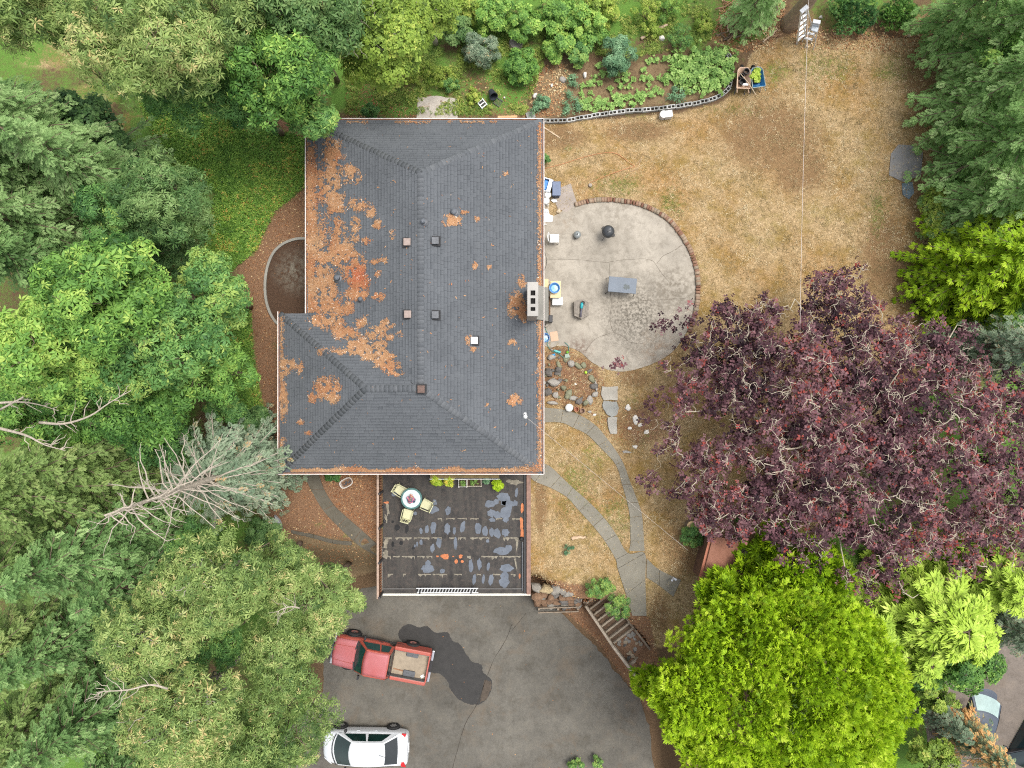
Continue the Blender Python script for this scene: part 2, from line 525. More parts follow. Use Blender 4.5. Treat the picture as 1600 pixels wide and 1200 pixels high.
def spline(pts, n=8, closed=False):
    """Catmull-Rom through points (tuples of any length)"""
    P_ = [np.array(p, float) for p in pts]; out = []
    N = len(P_)
    rng_ = range(N) if closed else range(N - 1)
    for i in rng_:
        p0 = P_[(i - 1) % N] if closed or i > 0 else 2 * P_[0] - P_[1]
        p1 = P_[i]; p2 = P_[(i + 1) % N]
        p3 = P_[(i + 2) % N] if closed or i + 2 < N else 2 * P_[-1] - P_[-2]
        for k in range(n):
            t = k / n
            out.append(tuple(0.5 * ((2 * p1) + (-p0 + p2) * t + (2 * p0 - 5 * p1 + 4 * p2 - p3) * t * t + (-p0 + 3 * p1 - 3 * p2 + p3) * t ** 3)))
    if not closed: out.append(tuple(P_[-1]))
    return out

DRV = [(505, 1005), (500, 935), (590, 915), (828, 915), (832, 940), (868, 950), (905, 985), (940, 1020), (975, 1065), (1000, 1090), (1015, 1140), (1030, 1260), (350, 1260), (420, 1180), (505, 1080)]
drv = [P(x, y, ZD)[:2] for x, y in DRV]
drv_o = MB().prism(wobble(drv, 0.06, 8, 1), ZD - 0.3, ZD + 0.012).obj('driveway', asphalt('driveway_asphalt'), kind='structure')

def sheet(name, poly, z, mat, parent=None, th=0.004, loc=None):
    return MB().prism(poly, z, z + th).obj(name, mat, parent)

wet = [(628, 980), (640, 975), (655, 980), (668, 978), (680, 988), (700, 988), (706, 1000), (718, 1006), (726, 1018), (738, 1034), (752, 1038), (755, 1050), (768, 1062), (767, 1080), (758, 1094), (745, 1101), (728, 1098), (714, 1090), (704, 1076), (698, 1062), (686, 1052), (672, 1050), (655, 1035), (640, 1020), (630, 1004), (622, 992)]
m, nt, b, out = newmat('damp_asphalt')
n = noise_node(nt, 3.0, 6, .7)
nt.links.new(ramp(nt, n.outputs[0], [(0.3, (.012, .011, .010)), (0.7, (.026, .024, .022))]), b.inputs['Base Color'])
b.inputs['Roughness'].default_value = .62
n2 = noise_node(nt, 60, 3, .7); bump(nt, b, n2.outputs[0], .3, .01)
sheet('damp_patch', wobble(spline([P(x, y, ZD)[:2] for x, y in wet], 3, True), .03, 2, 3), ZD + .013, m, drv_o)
m_tan = M('dirt_film', (.16, .135, .10), .3, 5, .95)
sheet('dirt_patch', wobble([P(x, y, ZD)[:2] for x, y in [(757, 1062), (767, 1064), (768, 1078), (760, 1092), (750, 1098)]], .04, 4, 4), ZD + .018, M('dirt_damp', (.07, .055, .042), .3, 6, .95), drv_o)

def crack(name, pts, z, wd, mat, parent, seed=0):
    r = random.Random(seed); mb = MB(); L = []; Rr = []
    pts = spline(pts, 5)
    for i, p in enumerate(pts):
        a = Vector((pts[max(i - 1, 0)][0], pts[max(i - 1, 0)][1])); c = Vector((pts[min(i + 1, len(pts) - 1)][0], pts[min(i + 1, len(pts) - 1)][1]))
        d = (c - a).normalized(); nn = Vector((-d.y, d.x)); j = r.uniform(-.5, .5) * wd * 2; h = wd * r.uniform(.3, 1.0)
        L.append((p[0] + nn.x * (j + h), p[1] + nn.y * (j + h), z)); Rr.append((p[0] + nn.x * (j - h), p[1] + nn.y * (j - h), z))
    v = []; f = []
    for i in range(len(L)):
        v += [L[i], Rr[i], (L[i][0], L[i][1], z - .003), (Rr[i][0], Rr[i][1], z - .003)]
    for i in range(len(L) - 1):
        k = 4 * i
        f += [(k, k + 1, k + 5, k + 4), (k + 1, k + 3, k + 7, k + 5), (k + 2, k, k + 4, k + 6)]
    return mb.add(v, f).obj(name, mat, parent)
m_crack = M('crack_dirt', (.035, .028, .022), .3, 8, .95)
crack('crack', [P(x, y, ZD)[:2] for x, y in [(800, 975), (790, 1000), (772, 1030), (758, 1065), (745, 1100), (730, 1125), (722, 1145), (715, 1170), (706, 1205)]], ZD + .022, .014, m_crack, drv_o, 2)
crack('crack', [P(x, y, ZD)[:2] for x, y in [(822, 958), (812, 970), (800, 985)]], ZD + .022, .01, m_crack, drv_o, 3)

# the neighbour's parking court at the lower right
court = [P(x, y, -1.0)[:2] for x, y in [(1430, 1010), (1500, 960), (1600, 930), (1720, 900), (1760, 1290), (1440, 1290), (1425, 1100)]]
court_o = MB().prism(wobble(court, .05, 5, 2), -1.3, 0.012).obj('parking_court', asphalt('court_asphalt', (.16, .135, .115)), kind='structure')

# ------------------------------------------------------------------ concrete: patio, paths
def concrete(name, c, stain=(.10, .085, .065), st=(0.56, 0.74), sc=1.0):
    m, nt, b, out = newmat(name)
    nA = noise_node(nt, 0.55 * sc, 7, .65); nB = noise_node(nt, 2.6 * sc, 8, .75, dist=.5); nC = noise_node(nt, 42, 4, .7)
    col = ramp(nt, nA.outputs[0], [(0.3, [x * .78 for x in c]), (0.62, [x * 1.12 for x in c])])
    col = mix(nt, 1, col, ramp(nt, nC.outputs[0], [(0.2, .80), (0.8, 1.16)]), 'MULTIPLY')
    col = mix(nt, ramp(nt, nB.outputs[0], [(st[0], 0), (st[1], .6)]), col, stain)
    nt.links.new(col, b.inputs['Base Color']); b.inputs['Roughness'].default_value = .9; b.inputs['Specular IOR Level'].default_value = .2
    bump(nt, b, math_node(nt, 'ADD', nC.outputs[0], nB.outputs[0]), .25, .015)
    return m, nt, b, col

PATIO = [(846, 372), (858, 345), (870, 335), (897, 322), (925, 316), (958, 315), (1000, 323), (1038, 343), (1064, 373), (1080, 405), (1087, 440), (1084, 482), (1072, 520), (1050, 550), (1020, 568), (985, 579), (955, 579), (928, 568), (905, 549), (880, 540), (846, 528)]
patio_xy = [P(x, y)[:2] for x, y in PATIO]
pm, nt, b, col = concrete('patio_concrete', (.345, .312, .262), (.135, .115, .09), (.47, .72))
# weathering: dark lichen over the south-east slab
def local_mask(nt, cx, cy, r0, r1):
    t = nt.nodes.new('ShaderNodeTexCoord')
    d = nt.nodes.new('ShaderNodeVectorMath'); d.operation = 'DISTANCE'
    nt.links.new(t.outputs['Object'], d.inputs[0]); d.inputs[1].default_value = (cx, cy, 0)
    r = nt.nodes.new('ShaderNodeMapRange'); nt.links.new(d.outputs['Value'], r.inputs[0])
    r.inputs[1].default_value = r0; r.inputs[2].default_value = r1; r.inputs[3].default_value = 1; r.inputs[4].default_value = 0
    return r.outputs[0]
for (sx, sy, r0, r1, lo, hi, sc_, cc, am) in [(990, 490, .5, 2.3, .44, .58, 9, (.085, .075, .060), .85), (905, 545, .1, .9, .42, .6, 6, (.12, .07, .05), .8), (1050, 450, .2, 1.6, .46, .58, 4, (.14, .118, .09), .75), (1075, 470, .1, 1.6, .40, .60, 2, (.16, .14, .11), .6), (960, 330, .2, 2.2, .46, .62, 3, (.18, .155, .12), .5), (955, 420, .2, 2.5, .48, .6, 2, (.20, .18, .145), .55), (1030, 545, .2, 1.3, .45, .66, 3, (.22, .13, .07), .7), (880, 345, .1, .9, .45, .65, 4, (.2, .14, .09), .5)]:
    x_, y_, _ = P(sx, sy)
    f_ = math_node(nt, 'MULTIPLY', ramp(nt, noise_node(nt, sc_, 6, .75).outputs[0], [(lo, 0), (hi, am)]), local_mask(nt, x_, y_, r0, r1))
    col = mix(nt, f_, col, cc)
nt.links.new(col, b.inputs['Base Color'])
patio = MB().prism(wobble(spline(patio_xy, 4, True), .012, 2, 5), -0.2, 0.03).obj('patio', pm, kind='structure')
m_pc = M('patio_crack', (.12, .10, .078), .4, 8, .95)
for i, pts in enumerate([[(845, 405), (900, 406), (945, 410), (965, 407), (990, 405), (1010, 405), (1022, 410), (1032, 425), (1045, 440)],
                         [(952, 412), (952, 440), (955, 475), (953, 500), (958, 518), (972, 525), (985, 535), (1003, 537)],
                         [(1026, 412), (1036, 400), (1050, 393), (1066, 383)], [(1000, 470), (1040, 468), (1072, 466)], [(915, 548), (930, 530), (955, 520)]]):
    crack('crack', [P(x, y)[:2] for x, y in pts], .035, .012 if i else .010, m_pc, patio, 10 + i)

# concrete apron by the bins
m_ap, *_ = concrete('apron_concrete', (.33, .285, .25), (.2, .15, .12))
MB().prism(wobble([P(x, y)[:2] for x, y in [(868, 296), (892, 287), (901, 316), (897, 322), (885, 332), (871, 326), (866, 312)]], .012, 3, 9), -.1, .034).obj('apron_slab', m_ap, kind='structure')

# brick edging round the patio: one brick at a time
m_brick = tintmat('old_brick', [(0, (.17, .085, .058)), (.35, (.25, .135, .09)), (.6, (.29, .20, .14)), (.8, (.33, .26, .19)), (1, (.20, .165, .12))], .9, 30, .5)
edge = thing('brick_edging', 'curved edging of old red bricks set on edge round the concrete patio', 'brick edging', P(960, 316))
ex, ey, _ = P(960, 316)
arc = spline([P(x, y) for x, y in [(896, 321), (925, 314), (958, 313), (1002, 321), (1041, 341), (1067, 372), (1083, 404), (1090, 440), (1087, 484), (1076, 520)]], 40)
acc = 0; last = arc[0]; nb = 0
bm_ = [npmesh('brick', np.array([(x * .05 * (1 + .1 * k), y * .105, z * .06 + (.004 * k if z > 0 else 0)) for x in (-1, 1) for y in (-1, 1) for z in (-1, 1)], float),
              np.array([(0, 1, 3, 2), (4, 6, 7, 5), (0, 4, 5, 1), (2, 3, 7, 6), (0, 2, 6, 4), (1, 5, 7, 3)]), m_brick, np.full(8, t)) for k, t in enumerate((.05, .25, .42, .58, .72, .9))]
for i in range(1, len(arc)):
    a = Vector(last); b_ = Vector(arc[i]); acc += (b_ - a).length; last = arc[i]
    if acc >= .118:
        acc = 0
        d = b_ - a
        o = put(bpy.data.objects.new('brick', R_.choice(bm_)), edge)
        o.location = (b_.x - ex + R_.uniform(-.012, .012), b_.y - ey + R_.uniform(-.012, .012), .065 + R_.uniform(-.02, .02))
        o.rotation_euler = (R_.uniform(-.05, .05), R_.uniform(-.05, .05), math.atan2(d.y, d.x) + R_.uniform(-.08, .08))
        nb += 1

# paths: each cast slab is a piece
m_path, *_ = concrete('path_concrete', (.21, .195, .16), (.09, .078, .055), (.52, .78))
m_path2, *_ = concrete('old_path_concrete', (.12, .108, .085), (.06, .05, .03), (.46, .7))
def path(left, right, mat, z1=.05, name='path', z0=-.15, gap=.018, joints=None, zf=None):
    root = bpy.data.objects.new(name, None); COL.objects.link(root); root['kind'] = 'structure'
    n = len(left)
    for i in range(n - 1):
        k = 6
        Lp = spline(left, k)[i * k:(i + 1) * k + 1]; Rp = spline(right, k)[i * k:(i + 1) * k + 1]
        L2 = [Vector(P(*p)[:2]) for p in Lp]; R2 = [Vector(P(*p)[:2]) for p in Rp]
        d0 = (L2[1] - L2[0]).normalized() * gap / 2; d1 = (L2[-1] - L2[-2]).normalized() * gap / 2
        L2[0] += d0; R2[0] += d0; L2[-1] -= d1; R2[-1] -= d1
        poly = [tuple(p) for p in L2] + [tuple(p) for p in R2[::-1]]
        zz = z1 + R_.uniform(-.008, .008)
        MB().prism(poly, z0 if zf is None else (lambda x, y: gz(x, y) - .12), zz if zf is None else (lambda x, y: gz(x, y) + zz)).obj('concrete_slab', mat, root)
    return root
# inner path from the house side round to the street steps
path([(842, 636), (880, 640), (905, 648), (930, 664), (950, 687), (972, 720), (986, 757), (997, 785), (1003, 806), (1006, 845), (1007, 861)],
     [(842, 660), (876, 660), (895, 668), (916, 678), (935, 696), (962, 726), (972, 757), (980, 785), (984, 808), (985, 845), (983, 861)], m_path)
path([(826, 722), (855, 726), (876, 744), (895, 762), (920, 784), (943, 808), (963, 835), (981, 864), (1007, 864), (1008, 905), (1010, 962)],
     [(826, 742), (836, 752), (860, 762), (885, 776), (905, 798), (927, 822), (945, 845), (962, 874), (965, 888), (978, 928), (988, 962)], m_path, .046)
path([(1010, 872), (1030, 890), (1064, 906)], [(1010, 902), (1030, 915), (1052, 932)], m_path, .042)
# left path down beside the garage
path([(474, 738), (486, 765), (505, 797), (528, 822), (552, 845), (575, 866), (598, 885)], [(497, 738), (507, 765), (522, 789), (542, 808), (565, 828), (588, 849), (612, 870)], m_path2, .035, zf=1)
path([(455, 828), (490, 835), (520, 843), (550, 846)], [(455, 833), (490, 841), (520, 849), (550, 852)], m_path2, .03)

# stepping stones
def rock(name, label, cat, loc, sx, sy, sz, mat, seed, rz=0., group=None, parent=None, flat=False):
    r = random.Random(seed); mb = MB()
    n = 9; rings = 5; v = []; f = []
    prof = [(1.0, 0), (1.0, .45), (.88, .8), (.55, .97)] if not flat else [(1.0, 0), (1.0, .7), (.93, .97), (.5, 1.0)]
    jit = [r.uniform(.66, 1.18) for _ in range(n)]
    for rr, h in prof:
        for k in range(n):
            a = 2 * pi * k / n; q = rr * jit[k] * r.uniform(.88, 1.08)
            v.append((q * cos(a) * sx / 2, q * sin(a) * sy / 2, (h * r.uniform(.93, 1.05) - .25 * (h == 0)) * sz))
    v.append((r.uniform(-.05, .05) * sx, r.uniform(-.05, .05) * sy, sz * (1.0 if flat else 1.03)))
    for i in range(len(prof) - 1):
        for k in range(n):
            a = i * n + k; b2 = i * n + (k + 1) % n
            f.append((a, b2, b2 + n, a + n))
    t = (len(prof) - 1) * n
    for k in range(n): f.append((t + k, t + (k + 1) % n, len(v) - 1))
    f.append(tuple(range(n - 1, -1, -1)))
    o = mb.add(v, f).obj(name, mat, parent, loc=loc, rz=rz)
    if label: tag(o, label, cat, group)
    return o
# ------------------------------------------------------------------ the house
ZE, ZR = 2.72, 4.62
def E(px, py): return P(px, py, ZE)
ax = E(480, 0)[0]; bx_ = E(847, 0)[0]; ex_ = E(437, 0)[0]
ay = E(0, 188)[1]; cy_ = E(0, 738)[1]; ey_ = E(0, 490)[1]
rx = P(657, 0, ZR)[0]; r1y = P(0, 270, ZR)[1]; r2y = P(0, 607, ZR)[1]; wx = P(571, 0, ZR)[0]
vA = Vector((ax, ay, ZE)); vB = Vector((bx_, ay, ZE)); vC = Vector((bx_, cy_, ZE)); vD = Vector((ex_, cy_, ZE)); vE = Vector((ex_, ey_, ZE)); vF = Vector((ax, ey_, ZE))
vR1 = Vector((rx, r1y, ZR)); vR2 = Vector((rx, r2y, ZR)); vW = Vector((wx, r2y, ZR))
FACES = {'north': [vA, vB, vR1], 'east': [vB, vC, vR2, vR1], 'south': [vC, vD, vW, vR2], 'wing_end': [vD, vE, vW], 'wing': [vE, vF, vR2, vW], 'west': [vF, vA, vR1, vR2]}

house = thing('house', 'low house with a dark grey hipped shingle roof, orange needles on its west side', 'house')
def local(p): return (p[0], p[1], p[2])
m_wall = M('house_siding', (.50, .43, .33), .12, 2, .8)
m_trim = M('white_trim', (.80, .74, .70), .12, 3, .6, c2=(.62, .56, .52))
m_deckw = M('roof_underlay', (.06, .062, .066), .2, 4, .9)
OV = .5
foot = [(ax + OV, ay - OV), (bx_ - OV, ay - OV), (bx_ - OV, cy_ + OV), (ex_ + OV, cy_ + OV), (ex_ + OV, ey_ - OV), (ax + OV, ey_ - OV)]
MB().prism(foot, -.1, ZE - .12).obj('wall', m_wall, house)
# windows and doors on the walls (beneath the eaves)
m_glass = M('window_glass', (.03, .04, .045), .2, 2, .08, 0, spec=.8)
m_frame = M('window_frame', (.75, .73, .70), .1, 5, .5)
def window(cx, cy, nx_, ny_, wd, ht, zc):
    t = (-ny_, nx_)
    fr = MB()
    for s in (-1, 1):
        fr.box((cx + t[0] * s * wd / 2 + nx_ * .02, cy + t[1] * s * wd / 2 + ny_ * .02, zc), (.07 if nx_ == 0 else .08, .07 if ny_ == 0 else .08, ht))
        fr.box((cx + nx_ * .02, cy + ny_ * .02, zc + s * ht / 2), ((wd + .07) * abs(t[0]) + .085 * abs(nx_), (wd + .07) * abs(t[1]) + .085 * abs(ny_), .07))
    fr.box((cx + nx_ * .02, cy + ny_ * .02, zc), (.05 + .02 * abs(nx_), .05 + .02 * abs(ny_), ht))
    f = fr.obj('window', m_frame, house)
    MB().box((cx + nx_ * .005, cy + ny_ * .005, zc), (wd * abs(t[0]) + .03 * abs(nx_), wd * abs(t[1]) + .03 * abs(ny_), ht)).obj('pane', m_glass, f)
for y in (10.0, 7.0, -2.0): window(bx_ - OV, y, 1, 0, 1.6, 1.1, 1.5)
for y in (9.5, 6.0): window(ax + OV, y, -1, 0, 1.4, 1.1, 1.5)
window(ex_ + OV, 0.2, -1, 0, 1.6, 1.1, 1.5)
for x in (-7, -2.0): window(x, ay - OV, 0, 1, 1.4, 1.0, 1.5)
for x in (-8.4, -4.2): window(x, cy_ + OV, 0, -1, 1.5, 1.1, 1.5)
d_ = MB().box((bx_ - OV + .02, 4.6, 1.05), (.06, 1.8, 2.1)).obj('door', m_frame, house)
MB().box((bx_ - OV + .055, 4.6, 1.1), (.02, 1.55, 1.8)).obj('pane', m_glass, d_)
d_ = MB().box((-1.6, cy_ + OV - .02, 1.05), (.95, .06, 2.1)).obj('door', M('front_door', (.25, .06, .04), .15, 4, .5), house)
MB().lathe([(.03, 0), (.035, .03), (.0, .05)], (-1.25, cy_ + OV - .1, 1.0), 8).obj('handle', M('brass', (.5, .38, .15), .1, 5, .3, metal=1), d_)

# roof deck (solid) + soffit
rf = MB()
ov = [vA, vB, vC, vD, vE, vF]
pts = ov + [vR1, vR2, vW] + [p - Vector((0, 0, .14)) for p in ov]
rf.add([tuple(p - Vector((0, 0, .02))) for p in pts], [(0, 6, 1), (1, 6, 7, 2), (2, 7, 8, 3), (3, 8, 4), (4, 8, 7, 5), (5, 7, 6, 0),
       (14, 13, 12, 11, 10, 9), (0, 1, 10, 9), (1, 2, 11, 10), (2, 3, 12, 11), (3, 4, 13, 12), (4, 5, 14, 13), (5, 0, 9, 14)])
rf.f = [tuple(q) if True else q for q in rf.f]
roof = rf.obj('roof', m_deckw, house)

# shingles: every tab its own little wedge, laid in courses
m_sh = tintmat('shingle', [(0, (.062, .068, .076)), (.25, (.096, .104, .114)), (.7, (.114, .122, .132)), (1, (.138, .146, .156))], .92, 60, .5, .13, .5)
rs = np.random.RandomState(3)
EXPO = .145
def shingle_face(face):
    a, b = face[0], face[1]
    u = (b - a).normalized()
    n = (b - a).cross(face[2] - a).normalized()
    if n.z < 0: n = -n
    v = n.cross(u)
    if v.z < 0: v = -v
    poly = [((p - a).dot(u), (p - a).dot(v)) for p in face]
    vmax = max(q[1] for q in poly)
    V = []; F4 = []; T = []
    def span(vv):
        xs = []
        for i in range(len(poly)):
            (x1, y1), (x2, y2) = poly[i], poly[(i + 1) % len(poly)]
            if abs(y2 - y1) > 1e-9 and (y1 - vv) * (y2 - vv) <= 0 and min(y1, y2) <= vv <= max(y1, y2):
                xs.append(x1 + (x2 - x1) * (vv - y1) / (y2 - y1))
        return (min(xs), max(xs)) if len(xs) >= 2 else None
    row = 0; vv = 0.0
    while vv < vmax - .03:
        top = min(vv + EXPO, vmax - .002)
        s0 = span(vv + .001); s1 = span(top - .001)
        if s0 and s1:
            x = max(min(s0[0], s1[0]), -9) - rs.uniform(0, .3)
            xl0, xr0 = s0; xl1, xr1 = s1
            xend = max(xr0, xr1)
            rowt = rs.uniform(-.04, .04)
            while x < xend:
                wd = rs.uniform(.16, .36)
                gap = .006
                p00 = max(x, xl0); p01 = min(x + wd - gap, xr0)
                p10 = max(x, xl1); p11 = min(x + wd - gap, xr1)
                x += wd
                if p01 - p00 < .004 and p11 - p10 < .004: continue
                p01 = max(p01, p00); p11 = max(p11, p10)
                dz = rs.uniform(.010, .019); dv = rs.uniform(-.006, .006)
                k = len(V)
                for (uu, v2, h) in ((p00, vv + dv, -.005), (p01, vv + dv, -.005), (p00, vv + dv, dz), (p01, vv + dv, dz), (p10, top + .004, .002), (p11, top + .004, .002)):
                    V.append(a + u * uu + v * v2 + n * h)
                F4 += [(k, k + 1, k + 3, k + 2), (k + 2, k + 3, k + 5, k + 4), (k + 1, k + 5, k + 3, k + 3), (k, k + 2, k + 4, k + 4)]
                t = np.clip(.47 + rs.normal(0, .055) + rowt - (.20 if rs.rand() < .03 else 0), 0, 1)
                T += [t, t, t + .04, t + .04, max(0, t - .42), max(0, t - .42)]  # upper edge tinted darker: a shadow line between courses put into the colour
        vv += EXPO; row += 1
    return V, F4, T
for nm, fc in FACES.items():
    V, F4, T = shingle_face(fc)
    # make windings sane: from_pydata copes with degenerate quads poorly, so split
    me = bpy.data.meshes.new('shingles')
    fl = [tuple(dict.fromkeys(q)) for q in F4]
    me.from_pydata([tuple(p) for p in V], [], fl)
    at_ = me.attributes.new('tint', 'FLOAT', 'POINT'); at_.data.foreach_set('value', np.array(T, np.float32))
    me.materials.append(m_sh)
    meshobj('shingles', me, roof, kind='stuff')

# ridge and hip caps, one folded shingle each
m_cap = tintmat('cap_shingle', [(0, (.100, .108, .118)), (.5, (.112, .120, .130)), (1, (.126, .134, .144))], .92, 60, .5, .12, .6)
cap_me = []
for k in range(5):
    L_, Wd = .225, .135
    v = []
    for x, up in ((0, .009), (L_, .001)):
        v += [(x, -Wd, up - .046), (x, 0, up + .010), (x, Wd, up - .046)]
    v += [(0, -Wd, -.055), (0, 0, -.004), (0, Wd, -.055)]
    cap_me.append(npmesh('ridge_shingle', np.array(v), np.array([(0, 3, 4, 1), (1, 4, 5, 2), (6, 0, 1, 7), (7, 1, 2, 8)]), m_cap, np.full(9, k / 4)))
def caps(p, q, step=.19):
    d = q - p; n = int(d.length / step); dn = d.normalized()
    side = Vector((0, 0, 1)).cross(dn).normalized(); up = dn.cross(side)
    mt = Matrix((dn, side, up)).transposed()
    for i in range(n):
        o = put(bpy.data.objects.new('ridge_shingle', R_.choice(cap_me)), roof)
        o.location = p + dn * (i * step) + up * .018
        o.rotation_euler = (mt @ Matrix.Rotation(R_.uniform(-.03, .03), 3, 'Z')).to_euler()
caps(vA, vR1); caps(vB, vR1); caps(vC, vR2); caps(vD, vW); caps(vE, vW)
caps(vR2, vR1); caps(vW, vR2)

# gutters and fascia along every eave
m_gin = M('gutter_inside', (.20, .095, .055), .4, 6, .9)
for i in range(6):
    a, b = ov[i], ov[(i + 1) % 6]
    d = (b - a).normalized(); nrm = Vector((d.y, -d.x, 0))
    c = (a + b) / 2
    if nrm.dot(c - Vector((-4, 4, ZE))) < 0: nrm = -nrm
    wd = .095
    inner = (i == 4 or i == 5)
    a2 = a - d * (wd if i != 5 else -.0) * (0 if i in (4, 5) else 1); b2 = b + d * wd * (0 if i in (3, 4) else 1)
    if i in (3,): b2 = b + d * wd
    if i == 4: a2 = a + d * 0; b2 = b - d * wd
    if i == 5: a2 = a + d * 0
    gm = MB()
    gm.bar(a2 + nrm * (wd - .012) - Vector((0, 0, .055)), b2 + nrm * (wd - .012) - Vector((0, 0, .055)), .03, .13)
    g = gm.obj('gutter', m_trim, house)
    MB().bar(a2 + nrm * .035 - Vector((0, 0, .07)), b2 + nrm * .035 - Vector((0, 0, .07)), .066, .06).obj('gutter_trough', m_gin, g)

# chimney with three flues and a sloped shoulder
m_ch = M('chimney_brick', (.33, .28, .24), .25, 9, .9, .5)
m_cc, *_ = concrete('chimney_cap', (.36, .345, .32), (.25, .22, .2))
m_black = M('soot', (.008, .007, .006), .3, 9, .95)
ZC = 5.2
c0 = P(824, 441, ZC); c1 = P(841, 494, ZC)
x0, x1, y0, y1 = c0[0], c1[0], c1[1], c0[1]
ch = MB().box(((x0 + x1) / 2, (y0 + y1) / 2, 2.3), (x1 - x0 - .04, y1 - y0 - .04, 5.6)).obj('chimney', m_ch, house)
cap = MB(); fl = []
yy = sorted([P(0, v, ZC)[1] for v in (454, 462, 466, 475, 480, 486)], reverse=True)
xa, xb = x0 + .13, x1 - .12
cap.box(((x0 + xa) / 2, (y0 + y1) / 2, ZC), (xa - x0, y1 - y0, .12)); cap.box(((x1 + xb) / 2, (y0 + y1) / 2, ZC), (x1 - xb, y1 - y0, .12))
edges = [y1] + yy + [y0]
for k in range(0, 8, 2):
    cap.box(((xa + xb) / 2, (edges[k] + edges[k + 1]) / 2, ZC), (xb - xa, edges[k] - edges[k + 1], .12))
cap.obj('chimney_crown', m_cc, ch)
for k in range(3):
    MB().box(((xa + xb) / 2, (yy[2 * k] + yy[2 * k + 1]) / 2, ZC - .05), (xb - xa, yy[2 * k] - yy[2 * k + 1], .02)).obj('flue', m_black, ch)
sh = MB()
sx0, sx1 = x1 - .02, P(857, 0, 2.4)[0]
sy1, sy0 = P(0, 447, 2.9)[1], P(0, 500, 2.9)[1]
sh.add([(sx0, sy0, -.1), (sx1, sy0, -.1), (sx1, sy1, -.1), (sx0, sy1, -.1), (sx0, sy0, 3.35), (sx1, sy0, 2.35), (sx1, sy1, 2.35), (sx0, sy1, 3.35)],
       [(0, 3, 2, 1), (4, 5, 6, 7), (0, 1, 5, 4), (1, 2, 6, 5), (2, 3, 7, 6), (3, 0, 4, 7)])
sh.obj('chimney_shoulder', concrete('shoulder_concrete', (.26, .25, .225), (.15, .14, .12))[0], ch)

# roof vents and pipes
def roof_z(x, y):
    for fc in FACES.values():
        a, b, c = fc[0], fc[1], fc[2]
        if inpoly(np.array([x]), np.array([y]), [(p.x, p.y) for p in fc])[0]:
            n = (b - a).cross(c - a)
            return a.z - (n.x * (x - a.x) + n.y * (y - a.y)) / n.z
    return ZE
m_v1 = M('vent_grey', (.11, .115, .125), .2, 6, .5, metal=.3); m_v2 = M('vent_brown', (.27, .21, .185), .2, 6, .6); m_v3 = M('vent_white', (.58, .59, .60), .08, 5, .5)
m_dk = M('vent_base_dark', (.03, .03, .032), .2, 6, .8)  # dark base plate and neck below each vent hood
for (px, py, mt_) in [(636, 378, m_v2), (680, 376, m_v1), (637, 491, m_v2), (680, 492, m_v1), (741, 532, m_v3), (658, 608, M('vent_rust', (.13, .085, .07), .3, 7, .8))]:
    x, y, _ = P(px, py, 4.3); z = roof_z(x, y); x, y, _ = P(px, py, z + .15)
    vt = MB().box((x, y, z + .03), (.42, .42, .05)).box((x, y, z + .08), (.22, .22, .12)).obj('roof_vent', m_dk, house)
    MB().box((x, y, z + .17), (.30, .31, .07)).obj('vent_hood', mt_, vt, bevel=.02)
for (px, py, r, h) in [(661, 345, .10, .22), (709, 330, .12, .18), (527, 434, .11, .30), (563, 467, .09, .2)]:
    x, y, _ = P(px, py, 4.0); z = roof_z(x, y); x, y, _ = P(px, py, z + .2)
    vp = MB().lathe([(r * 2.0, -.03), (r * 1.3, .03), (r * .8, .05), (r * .8, h)], (x, y, z), 14).obj('vent_pipe', m_v1, house, smooth=False)
    MB().lathe([(r * 1.05, h - .03), (r * 1.05, h + .02), (r * .6, h + .05)], (x, y, z), 14).obj('pipe_cap', M('pipe_cap', (.09, .10, .115), .2, 6, .5), vp)

# service mast for the overhead wire
x, y, _ = P(821, 651, 5.0); z = roof_z(x, y)
mast = MB().tube([(x, y, z - .1), (x, y, 5.0)], .028, 8).lathe([(.12, 0), (.05, .05)], (x, y, z), 10).obj('service_mast', M('galvanised', (.5, .5, .5), .15, 8, .45, metal=.7), house)
MB().lathe([(.03, -.06), (.075, -.02), (.08, .04), (.03, .09)], (x, y, 5.0), 12).obj('weatherhead', M('insulator', (.7, .7, .68), .1, 8, .4), mast)
wire_a = Vector((x, y, 4.98))

# ------------------------------------------------------------------ garage under the deck
DX0, DX1 = P(595, 0)[0], P(824, 0)[0]; DY1 = cy_ + .55; DY0 = P(0, 927)[1]
garage = thing('garage', 'flat roofed garage below the house whose black patched roof serves as a deck', 'garage')
m_gw, *_ = concrete('garage_wall', (.30, .28, .25))
MB().box(((DX0 + DX1) / 2, (DY0 + DY1) / 2, (ZD - .2 - .1) / 2), (DX1 - DX0, DY1 - DY0, -ZD + .1)).obj('wall', m_gw, garage)
gd = MB().box((-4.4, DY0 - .02, ZD + 1.1), (2.6, .06, 2.15)).obj('garage_door', m_frame, garage)
gd2 = MB().box((-1.2, DY0 - .02, ZD + 1.1), (2.6, .06, 2.15)).obj('garage_door', m_frame, garage)
for g_, x_ in ((gd, -4.4), (gd2, -1.2)):
    for k in range(4):
        MB().box((x_, DY0 - .055, ZD + .3 + .53 * k), (2.45, .02, .42)).obj('door_panel', m_trim, g_)
